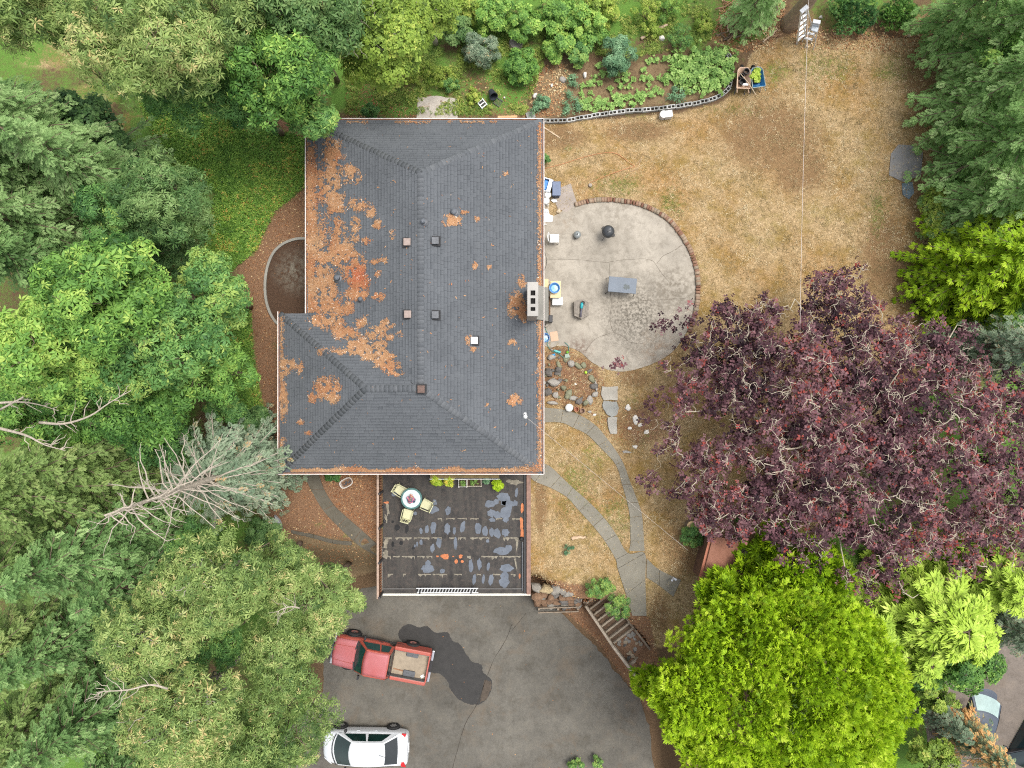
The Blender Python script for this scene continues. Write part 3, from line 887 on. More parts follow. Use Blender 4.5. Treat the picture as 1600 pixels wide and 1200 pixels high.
# torched felt in overlapping strips
fm, nt, b, out = newmat('roof_felt')
nA = noise_node(nt, .9, 7, .65); nB = noise_node(nt, 5, 6, .7); nC = noise_node(nt, 55, 3, .7)
sx_ = nt.nodes.new('ShaderNodeMapping'); tc_ = nt.nodes.new('ShaderNodeTexCoord'); nt.links.new(tc_.outputs['Object'], sx_.inputs['Vector']); sx_.inputs['Scale'].default_value = (3.2, .45, 1)
nS = noise_node(nt, 1.2, 5, .6, vec=sx_.outputs[0])
col = ramp(nt, nA.outputs[0], [(.34, (.013, .012, .012)), (.66, (.044, .039, .035))])
col = mix(nt, ramp(nt, nS.outputs[0], [(.44, 0), (.60, .6)]), col, (.056, .049, .041))
col = mix(nt, ramp(nt, nB.outputs[0], [(.50, 0), (.62, .6)]), col, (.070, .054, .045))
col = mix(nt, 1, col, ramp(nt, nC.outputs[0], [(.2, .8), (.8, 1.2)]), 'MULTIPLY')
nt.links.new(col, b.inputs['Base Color']); b.inputs['Roughness'].default_value = .75; bump(nt, b, nC.outputs[0], .3, .01)
seams = [DY1] + [P(0, v)[1] for v in (782, 810, 840, 869, 897)] + [DY0]
for k in range(len(seams) - 1):
    a, b2 = seams[k], seams[k + 1]
    zt = .02 + (.006 if k % 2 else 0)
    MB().box(((DX0 + DX1) / 2 + .04, (a + b2) / 2, (zt - .12) / 2 + 0), (DX1 - DX0 - .12, a - b2 + .0, zt + .12)).obj('roof_felt_strip', fm, garage)
DZ = .027
def dblob(name, px, py, wx_, wy_, mat, seed, ang=0., z=DZ, n=14, amp=.18):
    r = random.Random(seed); pts = []
    for k in range(n):
        a = 2 * pi * k / n; q = 1 + r.uniform(-amp, amp)
        u, v = wx_ * q * cos(a) / 2, wy_ * q * sin(a) / 2
        pts.append((px + u * cos(ang) - v * sin(ang), py + u * sin(ang) + v * cos(ang)))
    poly = [P(x, y)[:2] for x, y in spline(pts, 3, True)]
    return MB().prism(poly, z - .004, z + .002 + (seed % 9) * .0009).obj(name, mat, garage)
m_gpatch, nt, b, out = newmat('grey_patch_mottled')  # blue-grey blotches lying on the deck, mottled with a darker tone
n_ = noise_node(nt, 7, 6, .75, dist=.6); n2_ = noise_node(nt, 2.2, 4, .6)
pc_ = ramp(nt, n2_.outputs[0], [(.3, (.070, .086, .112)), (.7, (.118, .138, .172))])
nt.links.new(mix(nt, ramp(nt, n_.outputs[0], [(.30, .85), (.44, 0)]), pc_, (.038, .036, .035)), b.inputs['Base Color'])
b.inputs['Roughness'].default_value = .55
m_seal = M('seam_sealant', (.20, .18, .14), .45, 9, .9)
m_org = M('orange_patch', (.42, .15, .065), .25, 9, .9)
m_blk = M('black_mastic', (.008, .008, .009), .2, 5, .35)
GREY_PATCHES = [(616, 772, 8, 7), (679, 785, 8, 9), (677, 796, 16, 12), (700, 798, 9, 13), (649, 802, 6, 6), (658, 829, 5, 9), (667, 827, 6, 13), (677, 824, 9, 21), (699, 826, 9, 18), (710, 829, 5, 12), (723, 823, 8, 17),
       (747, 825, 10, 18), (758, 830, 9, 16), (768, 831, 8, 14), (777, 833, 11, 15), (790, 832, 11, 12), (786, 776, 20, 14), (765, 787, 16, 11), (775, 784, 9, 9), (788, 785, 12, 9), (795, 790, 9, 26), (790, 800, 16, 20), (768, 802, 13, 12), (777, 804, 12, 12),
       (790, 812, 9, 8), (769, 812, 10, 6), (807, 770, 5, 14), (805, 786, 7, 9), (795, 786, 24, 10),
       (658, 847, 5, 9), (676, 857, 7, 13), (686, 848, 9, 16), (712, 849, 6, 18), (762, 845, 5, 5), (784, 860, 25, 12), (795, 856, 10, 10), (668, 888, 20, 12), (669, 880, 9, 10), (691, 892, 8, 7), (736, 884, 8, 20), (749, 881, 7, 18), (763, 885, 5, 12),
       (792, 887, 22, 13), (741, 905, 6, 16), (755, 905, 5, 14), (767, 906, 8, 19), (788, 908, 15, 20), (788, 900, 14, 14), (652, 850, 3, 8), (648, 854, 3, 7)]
for i, (x, y, a, b2) in enumerate(GREY_PATCHES):
    dblob('grey_patch', x, y, a, b2, m_gpatch, i, R_.uniform(-.12, .2), DZ + .004)
for i, (x, y, a, b2) in enumerate([(621, 824, 8, 10), (636, 826, 5, 13), (614, 850, 4, 8), (627, 848, 6, 7), (646, 856, 5, 5), (614, 815, 4, 4)]):
    dblob('mastic_patch', x, y, a, b2, m_blk, 70 + i, .1, DZ + .006)
for i, (x, y, a, b2) in enumerate([(696, 869, 13, 9), (720, 869, 6, 6), (713, 877, 5, 6), (722, 877, 5, 5), (684, 869, 4, 3), (708, 869, 3, 2), (816, 793, 5, 16), (815, 818, 5, 22), (816, 834, 6, 14), (812, 900, 3, 8), (604, 785, 9, 3)]):
    dblob('orange_patch', x, y, a, b2, m_org, 90 + i, 0, DZ + .006, amp=.25)
# sealant smeared along the laps
r = random.Random(17)
for yv, xs in ((810, [(684, 692), (697, 712), (715, 730), (735, 748), (775, 786), (800, 814)]), (840, [(600, 614), (618, 645), (647, 672), (674, 690), (702, 712), (716, 728), (735, 765), (786, 810)]),
               (869, [(598, 612), (614, 626), (628, 650), (652, 664), (666, 676), (730, 736), (752, 780), (780, 815)]), (897, [(606, 616), (630, 634), (653, 675), (676, 700), (710, 722), (745, 752), (770, 784), (798, 806)])):
    for xa_, xb_ in xs:
        up = []; dn = []
        x = xa_
        while x < xb_:
            up.append((x, yv - r.uniform(.2, .9))); dn.append((x, yv + r.uniform(.3, 2.2) + (r.uniform(1, 4.5) if r.random() < .22 else 0))); x += r.uniform(1.2, 2.6)
        if len(up) < 2: continue
        poly = [P(*q)[:2] for q in up + dn[::-1]]
        MB().prism(poly, DZ - .004, DZ + .0045).obj('seam_sealant', m_seal, garage)
for i, (x, y, a, b2) in enumerate([(603, 848, 7, 16), (603, 866, 8, 12), (808, 850, 3, 18), (806, 880, 3, 24), (804, 753, 22, 8), (795, 752, 8, 5), (603, 810, 4, 14), (606, 795, 4, 22)]):
    dblob('seam_sealant', x, y, a, b2, m_seal, 120 + i, r.uniform(-.2, .2), DZ + .0015, amp=.35)
# edges
MB().box(((DX0 + DX1) / 2, DY0 - .06, -.12), (DX1 - DX0 + .3, .09, .26)).obj('fascia', M('fascia_white', (.78, .76, .66), .12, 3, .6), garage)
m_curb = tintmat('peeling_curb', [(0, (.22, .12, .09)), (1, (.34, .22, .18))], .85, 20, .4, .5, 2.2)
cb = MB().box((DX1 + .06, (DY0 + DY1) / 2, .03), (.20, DY1 - DY0, .34)).obj('curb', M('peeling_paint', (.30, .18, .14), .3, 4, .85, c2=(.16, .10, .08)), garage)
MB().box((DX1 - .12, (DY0 + DY1) / 2, .05), (.10, DY1 - DY0 - .02, .09)).obj('curb_flashing', M('flashing_dark', (.03, .03, .032), .2, 4, .6), garage)
pipe = MB().tube([(P(816, 0)[0], P(0, 846)[1], .10), (P(816, 0)[0], P(0, 922)[1], .10)], .035, 8).obj('drain_pipe', m_v1, garage)
MB().lathe([(.10, 0), (.10, .12), (.06, .15)], (P(815, 0)[0], P(0, 841)[1], .03), 10).obj('drain_cap', m_blk, garage)
MB().bar((DX0 + .1, P(0, 919)[1], .07), (DX1 - .2, P(0, 919)[1], .07), .05, .06).obj('gravel_stop', M('edge_strip', (.10, .095, .09), .2, 5, .6), garage)

# west railing of the deck, brown balusters
m_rail = M('rail_brown', (.20, .095, .05), .25, 6, .7)
m_rail2 = M('rail_cap', (.36, .26, .20), .25, 6, .7)
rail = thing('deck_railing', 'brown wooden baluster railing along the west edge of the garage roof deck', 'railing', (DX0 + .03, DY0, 0))
L_ = DY1 - DY0 - .1
n_ = int(L_ / .13)
bme = MB().box((0, 0, .42), (.05, .05, .84)).mesh('baluster', m_rail)
for i in range(n_):
    o = put(bpy.data.objects.new('baluster', bme), rail); o.location = (0, .1 + i * .13, 0)
MB().box((0, L_ / 2, .88), (.10, L_, .045)).obj('top_rail', m_rail2, rail)
MB().box((0, L_ / 2, .14), (.06, L_, .05)).obj('bottom_rail', m_rail, rail)
for i in range(5):
    MB().box((.07, .06 + i * (L_ - .12) / 4, .45), (.09, .09, .98)).obj('post', M('rail_post', (.05, .045, .045), .2, 6, .7), rail)
# ------------------------------------------------------------------ plants: leaf shapes
def T_star(n, wd=.30, droop=.25, up=.0, gap=.06, seed=0, lj=.2):
    """n narrow leaflets round a centre, reach 1"""
    r = random.Random(seed); V = []; F = []
    for k in range(n):
        a = 2 * pi * (k + r.uniform(-.2, .2)) / n; L = 1 - r.uniform(0, lj); w2 = wd * L * r.uniform(.8, 1.2) / 2
        dz = r.uniform(-.12, .12); c, s = cos(a), sin(a)
        m_ = .5 * L
        for (u, v, z) in ((gap, 0, up * .3), (m_, w2, up + dz + .02), (L, 0, up - droop + dz), (m_, -w2, up + dz - .02)):
            V.append((u * c - v * s, u * s + v * c, z))
        F.append((4 * k, 4 * k + 1, 4 * k + 2, 4 * k + 3))
    return np.array(V), np.array(F)

def T_frond(pairs=6, wd=.5, tw=.13, droop=.2, seed=0):
    """flat feathered spray along +x, length 1"""
    r = random.Random(seed); V = []; F = []
    def quad(p0, d, L, w2, dz):
        d = Vector(d).normalized(); s = Vector((-d.y, d.x, 0))
        p0 = Vector(p0); k = len(V)
        for q in (p0, p0 + d * L * .55 + s * w2 + Vector((0, 0, dz)), p0 + d * L + Vector((0, 0, dz * 2 - .05)), p0 + d * L * .55 - s * w2 + Vector((0, 0, dz))):
            V.append(tuple(q))
        F.append((k, k + 1, k + 2, k + 3))
    for i in range(pairs):
        t = .08 + .8 * i / pairs
        L = wd * (1 - .62 * t) * r.uniform(.8, 1.1)
        z = -droop * t * t
        for s in (-1, 1):
            quad((t, 0, z), (cos(radians(48)), s * sin(radians(48)), 0), L, tw / 2 * r.uniform(.8, 1.2), r.uniform(-.05, .05))
    quad((.62, 0, -droop * .4), (1, 0, 0), .42, tw * .55, -.05)
    return np.array(V), np.array(F)

def T_plume(n=8, spread=62, wd=.24, seed=0, curl=.15):
    """ragged fan of scale leaves opening along +x"""
    r = random.Random(seed); V = []; F = []
    for k in range(n):
        a = radians(-spread + 2 * spread * k / (n - 1) + r.uniform(-7, 7)); L = (1 - .35 * abs(a) / radians(spread)) * r.uniform(.78, 1.1)
        c, s = cos(a), sin(a); w2 = wd * r.uniform(.7, 1.2) / 2; z = r.uniform(-.10, .14); st = r.uniform(0, .22)
        for (u, v, zz) in ((st, 0, 0), (st + .5 * L, w2, z), (st + L, 0, z - curl), (st + .5 * L, -w2, z + .03)):
            V.append((u * c - v * s, u * s + v * c, zz))
        F.append((4 * k, 4 * k + 1, 4 * k + 2, 4 * k + 3))
    return np.array(V), np.array(F)

def norm(v):
    return v / (np.linalg.norm(v, axis=-1, keepdims=True) + 1e-9)

def frames_n(n, r):
    """rotation matrices with z = n and a random spin"""
    N = len(n); a = norm(r.normal(size=(N, 3)))
    x = norm(np.cross(a, n)); y = np.cross(n, x)
    return np.stack([x, y, n], 2)

def frames_d(d, up, r, roll=.35):
    """rotation matrices with x = d and z close to up"""
    d = norm(d); up = norm(up + r.normal(size=d.shape) * roll)
    y = norm(np.cross(up, d)); z = np.cross(d, y)
    return np.stack([d, y, z], 2)

def place(tmpls, pos, R, s, tint, r, tj=.05):
    """copies the templates to every position -> V, F, T"""
    Vs = []; Fs = []; Ts = []; off = 0
    which = r.randint(0, len(tmpls), len(pos))
    for k, (tv, tf) in enumerate(tmpls):
        m = which == k
        if not m.any(): continue
        v = np.einsum('nij,kj->nki', R[m], tv) * s[m][:, None, None] + pos[m][:, None, :]
        n = m.sum(); kv = len(tv)
        f = tf[None] + (np.arange(n) * kv)[:, None, None] + off
        leaf = np.repeat(r.normal(0, tj, (n, len(tf))), tf.shape[1], axis=1)
        t = np.clip(tint[m][:, None] + leaf[:, :kv] if leaf.shape[1] == kv else np.repeat(tint[m][:, None], kv, 1), 0, 1)
        Vs.append(v.reshape(-1, 3)); Fs.append(f.reshape(-1, tf.shape[1])); Ts.append(np.broadcast_to(t, (n, kv)).ravel())
        off += n * kv
    return np.concatenate(Vs), np.concatenate(Fs), np.concatenate(Ts)

STAR = [T_star(n, .34, .22 + .12 * (s % 3), .04, seed=s, lj=.45) for s, n in enumerate((6, 7, 5, 4, 3, 5))]
STARN = [T_star(n, .24, .16 + .12 * (s % 3), .05, seed=10 + s, lj=.45) for s, n in enumerate((7, 8, 6, 4, 5, 9))]
OVAL = [T_star(n, .62, .2, .08, seed=20 + s, gap=.12) for s, n in enumerate((4, 5, 4))]
SMALL = [T_star(3, .6, .15, .05, seed=30 + s, gap=.02) for s in range(3)]
ROUND = [T_star(n, .95, .12, .16, seed=40 + s, gap=.10, lj=.4) for s, n in enumerate((5, 6, 5))]
FROND = [T_frond(8, .50, .085, .22, s) for s in range(4)]
PLUME = [T_plume(8, 62, .24, s) for s in range(4)]

L_olive = leafmat('leaf_olive', [(0, (.035, .070, .020)), (.4, (.118, .178, .050)), (.75, (.212, .272, .085)), (.93, (.28, .30, .12)), (1, (.36, .29, .13))])
L_green = leafmat('leaf_green', [(0, (.020, .058, .018)), (.4, (.065, .150, .042)), (.75, (.125, .230, .060)), (1, (.24, .31, .075))])
L_bright = leafmat('leaf_bright', [(0, (.022, .065, .014)), (.4, (.080, .170, .036)), (.75, (.150, .265, .052)), (1, (.27, .36, .08))])
L_dark = leafmat('leaf_dark', [(0, (.016, .042, .014)), (.4, (.050, .105, .032)), (.75, (.095, .165, .052)), (1, (.15, .22, .08))])
L_yg = leafmat('leaf_yellowgreen', [(0, (.05, .085, .014)), (.4, (.135, .205, .032)), (.75, (.22, .29, .05)), (1, (.36, .36, .09))])
L_fir = leafmat('needle_fir', [(0, (.022, .050, .015)), (.4, (.072, .126, .040)), (.75, (.126, .192, .072)), (1, (.22, .29, .13))], .30, .6, gain=2.25)
L_fird = leafmat('needle_fir_dark', [(0, (.016, .040, .012)), (.4, (.050, .100, .030)), (.75, (.096, .162, .054)), (1, (.18, .25, .10))], .30, .6, gain=2.2)
L_blue = leafmat('needle_blue', [(0, (.035, .065, .045)), (.4, (.100, .150, .092)), (.75, (.172, .222, .142)), (.94, (.24, .27, .19)), (1, (.34, .23, .11))], .25, .6, gain=1.5)
L_firl = leafmat('needle_fir_light', [(0, (.035, .065, .016)), (.4, (.105, .165, .045)), (.75, (.175, .235, .075)), (1, (.28, .30, .12))], .28, .6, gain=1.65)
L_firr = leafmat('needle_fir_bright', [(0, (.028, .066, .018)), (.4, (.088, .160, .048)), (.75, (.152, .238, .085)), (1, (.25, .33, .15))], .36, .6, .15, gain=2.3)  # brighter, greener needles for the firs of the east side
L_lime = leafmat('scale_leaf_lime', [(0, (.055, .115, .005)), (.4, (.175, .290, .008)), (.75, (.275, .390, .014)), (1, (.38, .46, .05))], .3, .6, gain=1.5)
L_lime2 = leafmat('scale_leaf_pale_lime', [(0, (.075, .13, .012)), (.4, (.190, .285, .028)), (.75, (.290, .390, .055)), (1, (.40, .46, .11))], .25, .6)
L_plum = leafmat('leaf_plum', [(0, (.020, .010, .014)), (.35, (.060, .026, .034)), (.65, (.124, .058, .068)), (.88, (.20, .11, .118)), (1, (.26, .055, .045))], .18, .6, .2, gain=1.15)
L_orange = leafmat('leaf_orange_tip', [(0, (.05, .085, .05)), (.45, (.13, .18, .10)), (.7, (.30, .24, .10)), (1, (.55, .26, .10))], .25, .6)
L_veg = leafmat('leaf_vegetable', [(0, (.05, .11, .025)), (.4, (.13, .225, .055)), (.75, (.21, .32, .09)), (1, (.31, .40, .14))], .3, .6)
L_kale = leafmat('leaf_kale', [(0, (.03, .08, .04)), (.5, (.085, .165, .085)), (1, (.16, .26, .14))], .25, .6)

m_bark = M('bark', (.17, .125, .09), .35, 9, .95, .6)
m_barkg = M('bark_grey', (.36, .32, .28), .3, 9, .95, .5)
m_pale = M('bark_pale', (.46, .40, .31), .28, 9, .9, .4)
m_dead = M('dead_wood', (.38, .33, .27), .28, 8, .95, .4)

def bendline(a, b, r, amp, n=6, sag=0.):
    a = np.array(a, float); b = np.array(b, float); L = np.linalg.norm(b - a)
    j = r.normal(size=(n + 1, 3)) * amp * L; j[0] = 0; j[-1] = 0
    out = []
    for i in range(n + 1):
        t = i / n
        p = a + (b - a) * t + j[i]; p[2] += sag * L * 4 * t * (1 - t)
        out.append(tuple(p))
    return out

def lobes_on(r, nl, lo=-.35):
    k = np.arange(nl) + .5
    z = 1 - (1 - lo) * k / nl
    ph = pi * (1 + 5 ** .5) * k + r.uniform(0, 6.28)
    q = np.sqrt(np.clip(1 - z * z, 0, 1))
    p = np.stack([q * np.cos(ph), q * np.sin(ph), z], 1)
    return norm(p + r.normal(0, .16, p.shape))

def crown_mesh(r, c, rad, nl, ncl, leaf, tmpls, mat, mode='leaf', lobe=(.15, .40), lo=-.60, tmu=.5, tsd=.19, tcl=.13, inner=.16, rough=.18, flat=.7, upb=.8, accent=0.):
    if mode == 'leaf' and leaf >= .2: ncl = int(ncl * .72); leaf *= 1.12
    """a crown of nl lobes on an ellipsoid, ncl leaf clusters of reach `leaf` spread over the lobes' skins"""
    c = np.array(c, float); rad = np.array(rad, float)
    D = lobes_on(r, nl, lo)
    ang = np.arctan2(D[:, 1], D[:, 0])
    k0, k1, k2 = r.uniform(0, 6.28, 3)
    rr = .76 + rough * (np.sin(2 * ang + k0) * .4 + np.sin(3 * ang + k1) * .4 + np.sin(5 * ang + k2) * .3) + r.uniform(-.12, .06, nl)
    Lc = D * rr[:, None] * rad
    Lr = r.uniform(lobe[0], lobe[1], nl) * (rad[0] + rad[1]) / 2
    Lt = r.normal(0, tcl, nl)
    pr = Lr ** 2; pr /= pr.sum()
    w_ = r.choice(nl, ncl, p=pr)
    q = norm(r.normal(size=(ncl, 3))); q[:, 2] = np.where(q[:, 2] < -.25, -q[:, 2], q[:, 2])
    sh_ = r.uniform(.72, 1.06, ncl)
    pos = Lc[w_] + q * (Lr[w_] * sh_)[:, None] * np.array([1, 1, flat])
    out = norm(q + norm(Lc[w_] / rad) * .6)
    ni = int(ncl * inner)
    if ni:
        p2 = norm(r.normal(size=(ni, 3))) * (r.rand(ni, 1) ** .5) * rad * .72
        p2[:, 2] = np.abs(p2[:, 2]) * .6 - .1 * rad[2]
        pos = np.concatenate([pos, p2]); out = np.concatenate([out, norm(p2 + .01)]); w_ = np.concatenate([w_, r.randint(0, nl, ni)])
    n = len(pos)
    tint = np.clip(tmu + Lt[w_] + r.normal(0, tsd, n), 0, .93)
    if accent > 0:
        am = r.rand(n) < accent * (1 + 2 * (Lt[w_] > tcl * .7)); tint = np.where(am, r.uniform(.94, 1, n), tint)
    s = leaf * r.uniform(.5, 1.25, n)
    if mode == 'leaf':
        nn = norm(out + np.array([0, 0, upb]) + r.normal(0, .42, (n, 3)))
        R = frames_n(nn, r)
    else:
        d = norm(out + np.array([0, 0, .12]) + r.normal(0, .34, (n, 3)))
        R = frames_d(d, np.array([0, 0, 1.0]) + out * .5 + 0 * d, r, .4)
    V, F, T = place(tmpls, pos + c, R, s, tint, r)
    return V, F, T, Lc + c, Lr

def woody(root, base, c, Lc, Lr, r, rt, bark, nlimb, fork=.45, twig=0.018):
    """trunk and limbs reaching into the lobes (coordinates relative to root)"""
    b = np.array(base, float); top = np.array(c, float)
    tr = [tuple(b + (top - b) * t + np.array([*(r.normal(0, .06, 2)), 0]) * (0 < t)) for t in np.linspace(0, 1, 7)]
    MB().tube(tr, [rt * 1.25, rt, rt * .9, rt * .8, rt * .65, rt * .5, rt * .3], 8).obj('trunk', bark, root, smooth=True)
    order = np.argsort(-Lc[:, 2] + r.normal(0, .4, len(Lc)))[:nlimb]
    for k in order:
        t = r.uniform(fork, .9); a = b + (top - b) * t
        e = Lc[k] + np.array([0, 0, .3 * Lr[k]])
        pts = bendline(a, e, r, .05, 6, .04)
        mb = MB().tube(pts, [rt * .38 * (1 - .85 * i / 6) + twig * .4 for i in range(7)], 5)
        for q in range(5):
            p = np.array(pts[r.randint(3, 7)]); e2 = p + norm(r.normal(size=3) + np.array([0, 0, .8]) + (e - a) / np.linalg.norm(e - a)) * Lr[k] * r.uniform(.5, 1.0)
            mb.tube(bendline(p, e2, r, .07, 4), [twig, twig * .9, twig * .7, twig * .5, twig * .3], 4)
        mb.obj('limb', bark, root, smooth=True)

CREAM = {}
def broadleaf(name, label, cx, cy, rx_, ry_, zc, hz, mat, seed, ncl=2600, leaf=.24, nl=34, tmpls=STAR, bark=None, nlimb=5, cat='tree', group=None, rt=.12, **kw):
    r = np.random.RandomState(seed)
    X_, Y_, _ = P(cx, cy, zc); k = 1.0
    bx2, by2 = X_ * 1.06, Y_ * 1.06
    g = gz(bx2, by2)
    root = thing(name, label, cat, (bx2, by2, g), 0, group)
    c = np.array([X_ - bx2, Y_ - by2, zc - g])
    rad = (px2m(rx_, zc), px2m(ry_, zc), hz)
    V, F, T, Lc, Lr = crown_mesh(r, c, rad, nl, ncl, leaf, tmpls, mat, **kw)
    meshobj('crown', npmesh('crown', V, F, mat, T), root)
    woody(root, (0, 0, -.2), c, Lc, Lr, r, rt, bark or m_bark, nlimb)
    return root

def conifer(name, label, cx, cy, h, rad, mat, seed, z0=.8, wh=.34, bpw=6, leaf=.62, droop=.28, tmu=.5, tsd=.13, bark=None, dead_from=None, live_to=1.0, tmpls=FROND, accent=0., group=None, cat='tree', frac=.5, power=.8, dens=1.0):
    if tmpls is FROND: leaf *= 1.08
    """cx, cy: where the middle of its height shows"""
    r = np.random.RandomState(seed)
    g = 0.0
    for _ in range(3):
        X_, Y_, _z = P(cx, cy, g + h * frac); g = gz(X_, Y_)
    root = thing(name, label, cat, (X_, Y_, g), 0, group)
    lean = np.array([r.normal(0, .012), r.normal(0, .012), 1.0])
    MB().tube([tuple(lean * z) for z in np.linspace(-.2, h, 9)], [h * (.013 if dead_from is None else .0175) * (1.05 - .97 * i / 8) + .012 for i in range(9)], 8).obj('trunk', bark or m_bark, root, smooth=True)
    pos = []; dr = []; sz = []; tn = []
    boughs = MB(); z = z0; deadb = []
    while z < h * .985:
        t = (z - z0) / (h - z0)
        L0 = rad * (1 - t) ** power * (1.0 if t > .12 else .75 + 2 * t) + .12
        nb = max(3, int(bpw * (1 - .35 * t) + r.uniform(-.5, .9)))
        a0 = r.uniform(0, 6.28)
        for k in range(nb):
            a = a0 + 2 * pi * k / nb + r.uniform(-.3, .3); L = L0 * r.uniform(.62, 1.12)
            el = .38 * t - .10 + r.uniform(-.08, .08)
            p0 = lean * (z + r.uniform(-.12, .12)); d = np.array([cos(a), sin(a), el])
            n = max(3, int(L / .30))
            pts = []
            for i in range(n + 1):
                s = i / n; p = p0 + d * L * s; p[2] -= droop * L * s * s; pts.append(p)
            if dead_from is not None and z > dead_from and r.rand() < min(1, (z - dead_from) / .8):
                if r.rand() < .42:
                    q_ = r.uniform(.6, 1.5); bend_ = r.normal(0, .22)
                    pts = [p0 + (np.array(p) - p0) * q_ + np.array([-sin(a), cos(a), 0]) * bend_ * L * (i / n) ** 2 for i, p in enumerate(pts)]
                    deadb.append((pts, L * q_))
                continue
            if dead_from is not None and z > dead_from - 1.2 and r.rand() < .5:
                deadb.append((pts, L))
            boughs.tube([tuple(p) for p in pts], [.028 * L / 2 * (1 - .8 * i / n) + .006 for i in range(n + 1)], 4, cap=False)
            bt = r.normal(0, .07)
            for i in range(1, n + 1):
                s = i / n
                for sd_ in ((-1, 1, 0) if i < n else (-1, 0, 1)):
                    if r.rand() > dens * (.95 if sd_ else .6): continue
                    a2 = a + sd_ * r.uniform(.55, 1.0)
                    sl = leaf * (1.0 - .45 * s) * r.uniform(.75, 1.2) * min(1, .55 + L / 3)
                    dd = np.array([cos(a2), sin(a2), el - 1.6 * droop * s + r.normal(0, .10)])
                    pos.append(pts[i] - .15 * (pts[i] - pts[i - 1])); dr.append(dd); sz.append(sl); tn.append(tmu + bt + .16 * (s - .5) + r.normal(0, tsd))
        z += wh * r.uniform(.75, 1.25) * (1 - .25 * t)
    pos = np.array(pos); dr = np.array(dr); sz = np.array(sz); tn = np.clip(np.array(tn), 0, .93)
    if accent > 0: tn = np.where(r.rand(len(tn)) < accent, r.uniform(.95, 1, len(tn)), tn)
    R = frames_d(dr, np.array([0, 0, 1.0]) + 0 * dr, r, .25)
    V, F, T = place(tmpls, pos, R, sz, tn, r)
    meshobj('crown', npmesh('crown', V, F, mat, T), root)
    boughs.obj('boughs', bark or m_bark, root, kind='stuff')
    for pts, L in deadb:
        mb = MB(); n = len(pts) - 1
        P2 = [np.array(p) + r.normal(0, .035, 3) * (i > 0) for i, p in enumerate(pts)]
        mb.tube([tuple(p) for p in P2], [.023 * (1 - .75 * i / n) + .006 for i in range(n + 1)], 5)
        for q in range(int(1 + L * 1.5)):
            i = r.randint(1, n + 1); p = P2[i]; dd = norm(P2[-1] - P2[0] + r.normal(0, .55, 3) * L) ; e = p + dd * r.uniform(.2, .55)
            mb.tube(bendline(p, e, r, .07, 3), [.011, .009, .007, .004], 4, cap=False)
        mb.obj('bare_branch', m_dead, root)
    return root

def shrub(name, label, px, py, rpx, h, mat, seed, ncl=500, leaf=.12, tmpls=OVAL, nl=16, cat='shrub', group=None, rpy=None, mode='leaf', z0=None, parent=None, **kw):
    r = np.random.RandomState(seed)
    x, y, _ = P(px, py, h * .6)
    g = gz(x, y) if z0 is None else z0
    x, y, _ = P(px, py, g + h * .6)
    rad = (px2m(rpx, h * .6), px2m(rpy or rpx, h * .6), h * .55)
    root = thing(name, label, cat, (x, y, g), 0, group)
    c = (0, 0, h * .48)
    V, F, T, Lc, Lr = crown_mesh(r, c, rad, nl, ncl, leaf, tmpls, mat, mode=mode, **kw)
    meshobj('foliage', npmesh('foliage', V, F, mat, T), root)
    mb = MB()
    for k in range(min(6, len(Lc))):
        mb.tube(bendline((0, 0, -.05), tuple(Lc[k]), r, .06, 4), [.022, .02, .016, .012, .006], 5)
    mb.obj('stems', m_bark, root)
    return root

# ------------------------------------------------------------------ the trees: west side
broadleaf('ash_tree', 'pale olive leafy tree with tan seed tips, largest crown at the top left', 225, 62, 128, 92, 8.5, 2.6, L_olive, 101, 4200, .25, 40, STARN, accent=.018, tmu=.58)
broadleaf('ash_tree', 'olive tree with tan tips on the top edge right beside the largest pale crown', 352, 32, 92, 72, 7.5, 2.3, L_olive, 102, 2600, .24, 30, STARN, accent=.010, tmu=.48)
broadleaf('ash_tree', 'half shaded green tree beneath the pale olive crown, above the ivy bank', 300, 128, 92, 66, 5.6, 2.0, L_green, 103, 2600, .23, 30, STARN, tmu=.55)
broadleaf('ash_tree', 'pale olive tree in the very top left corner by a dry clearing', 30, 22, 78, 54, 8.5, 2.3, L_olive, 104, 1800, .25, 24, STARN, accent=.012, tmu=.58)
broadleaf('ash_tree', 'olive crown beside dry ground, left of the largest pale crown', 120, 28, 60, 46, 7.5, 2.0, L_olive, 105, 1400, .24, 20, STARN, tmu=.5, accent=.02)
broadleaf('maple_tree', 'dark green tree on the top edge north of the house corner', 470, 28, 98, 66, 7.2, 2.3, L_dark, 106, 3000, .23, 32, STAR, tmu=.58, accent=.02)
broadleaf('maple_tree', 'bright green leafy tree overhanging the northwest corner of the house roof', 438, 122, 78, 76, 7.0, 2.2, L_bright, 107, 3400, .22, 32, STAR, tmu=.45, accent=.02)
broadleaf('maple_tree', 'low green branches of leaves drooping over the roof corner', 488, 182, 48, 36, 5.6, 1.0, L_green, 108, 900, .22, 14, STAR, tmu=.66, inner=.05)
broadleaf('maple_tree', 'small shaded tree between the ivy bank and the bright overhanging tree', 400, 165, 46, 40, 5.0, 1.5, L_green, 109, 900, .22, 14, STAR, tmu=.5)
broadleaf('birch_tree', 'yellow green small leaved tree with bare pale twigs north of the roof', 600, 62, 72, 72, 5.2, 2.2, L_yg, 110, 3600, .15, 34, OVAL, bark=m_barkg, nlimb=9, tmu=.42, inner=.1)
broadleaf('birch_tree', 'yellow green tree on the top edge between the twiggy tree and the laurels', 670, 18, 50, 46, 4.5, 1.6, L_yg, 111, 1500, .15, 20, OVAL, bark=m_barkg, tmu=.40)
broadleaf('ash_tree', 'dark blue green tree on the west edge of the ivy bank', 252, 312, 72, 78, 6.2, 2.2, L_dark, 112, 2600, .23, 30, STARN, tmu=.66)
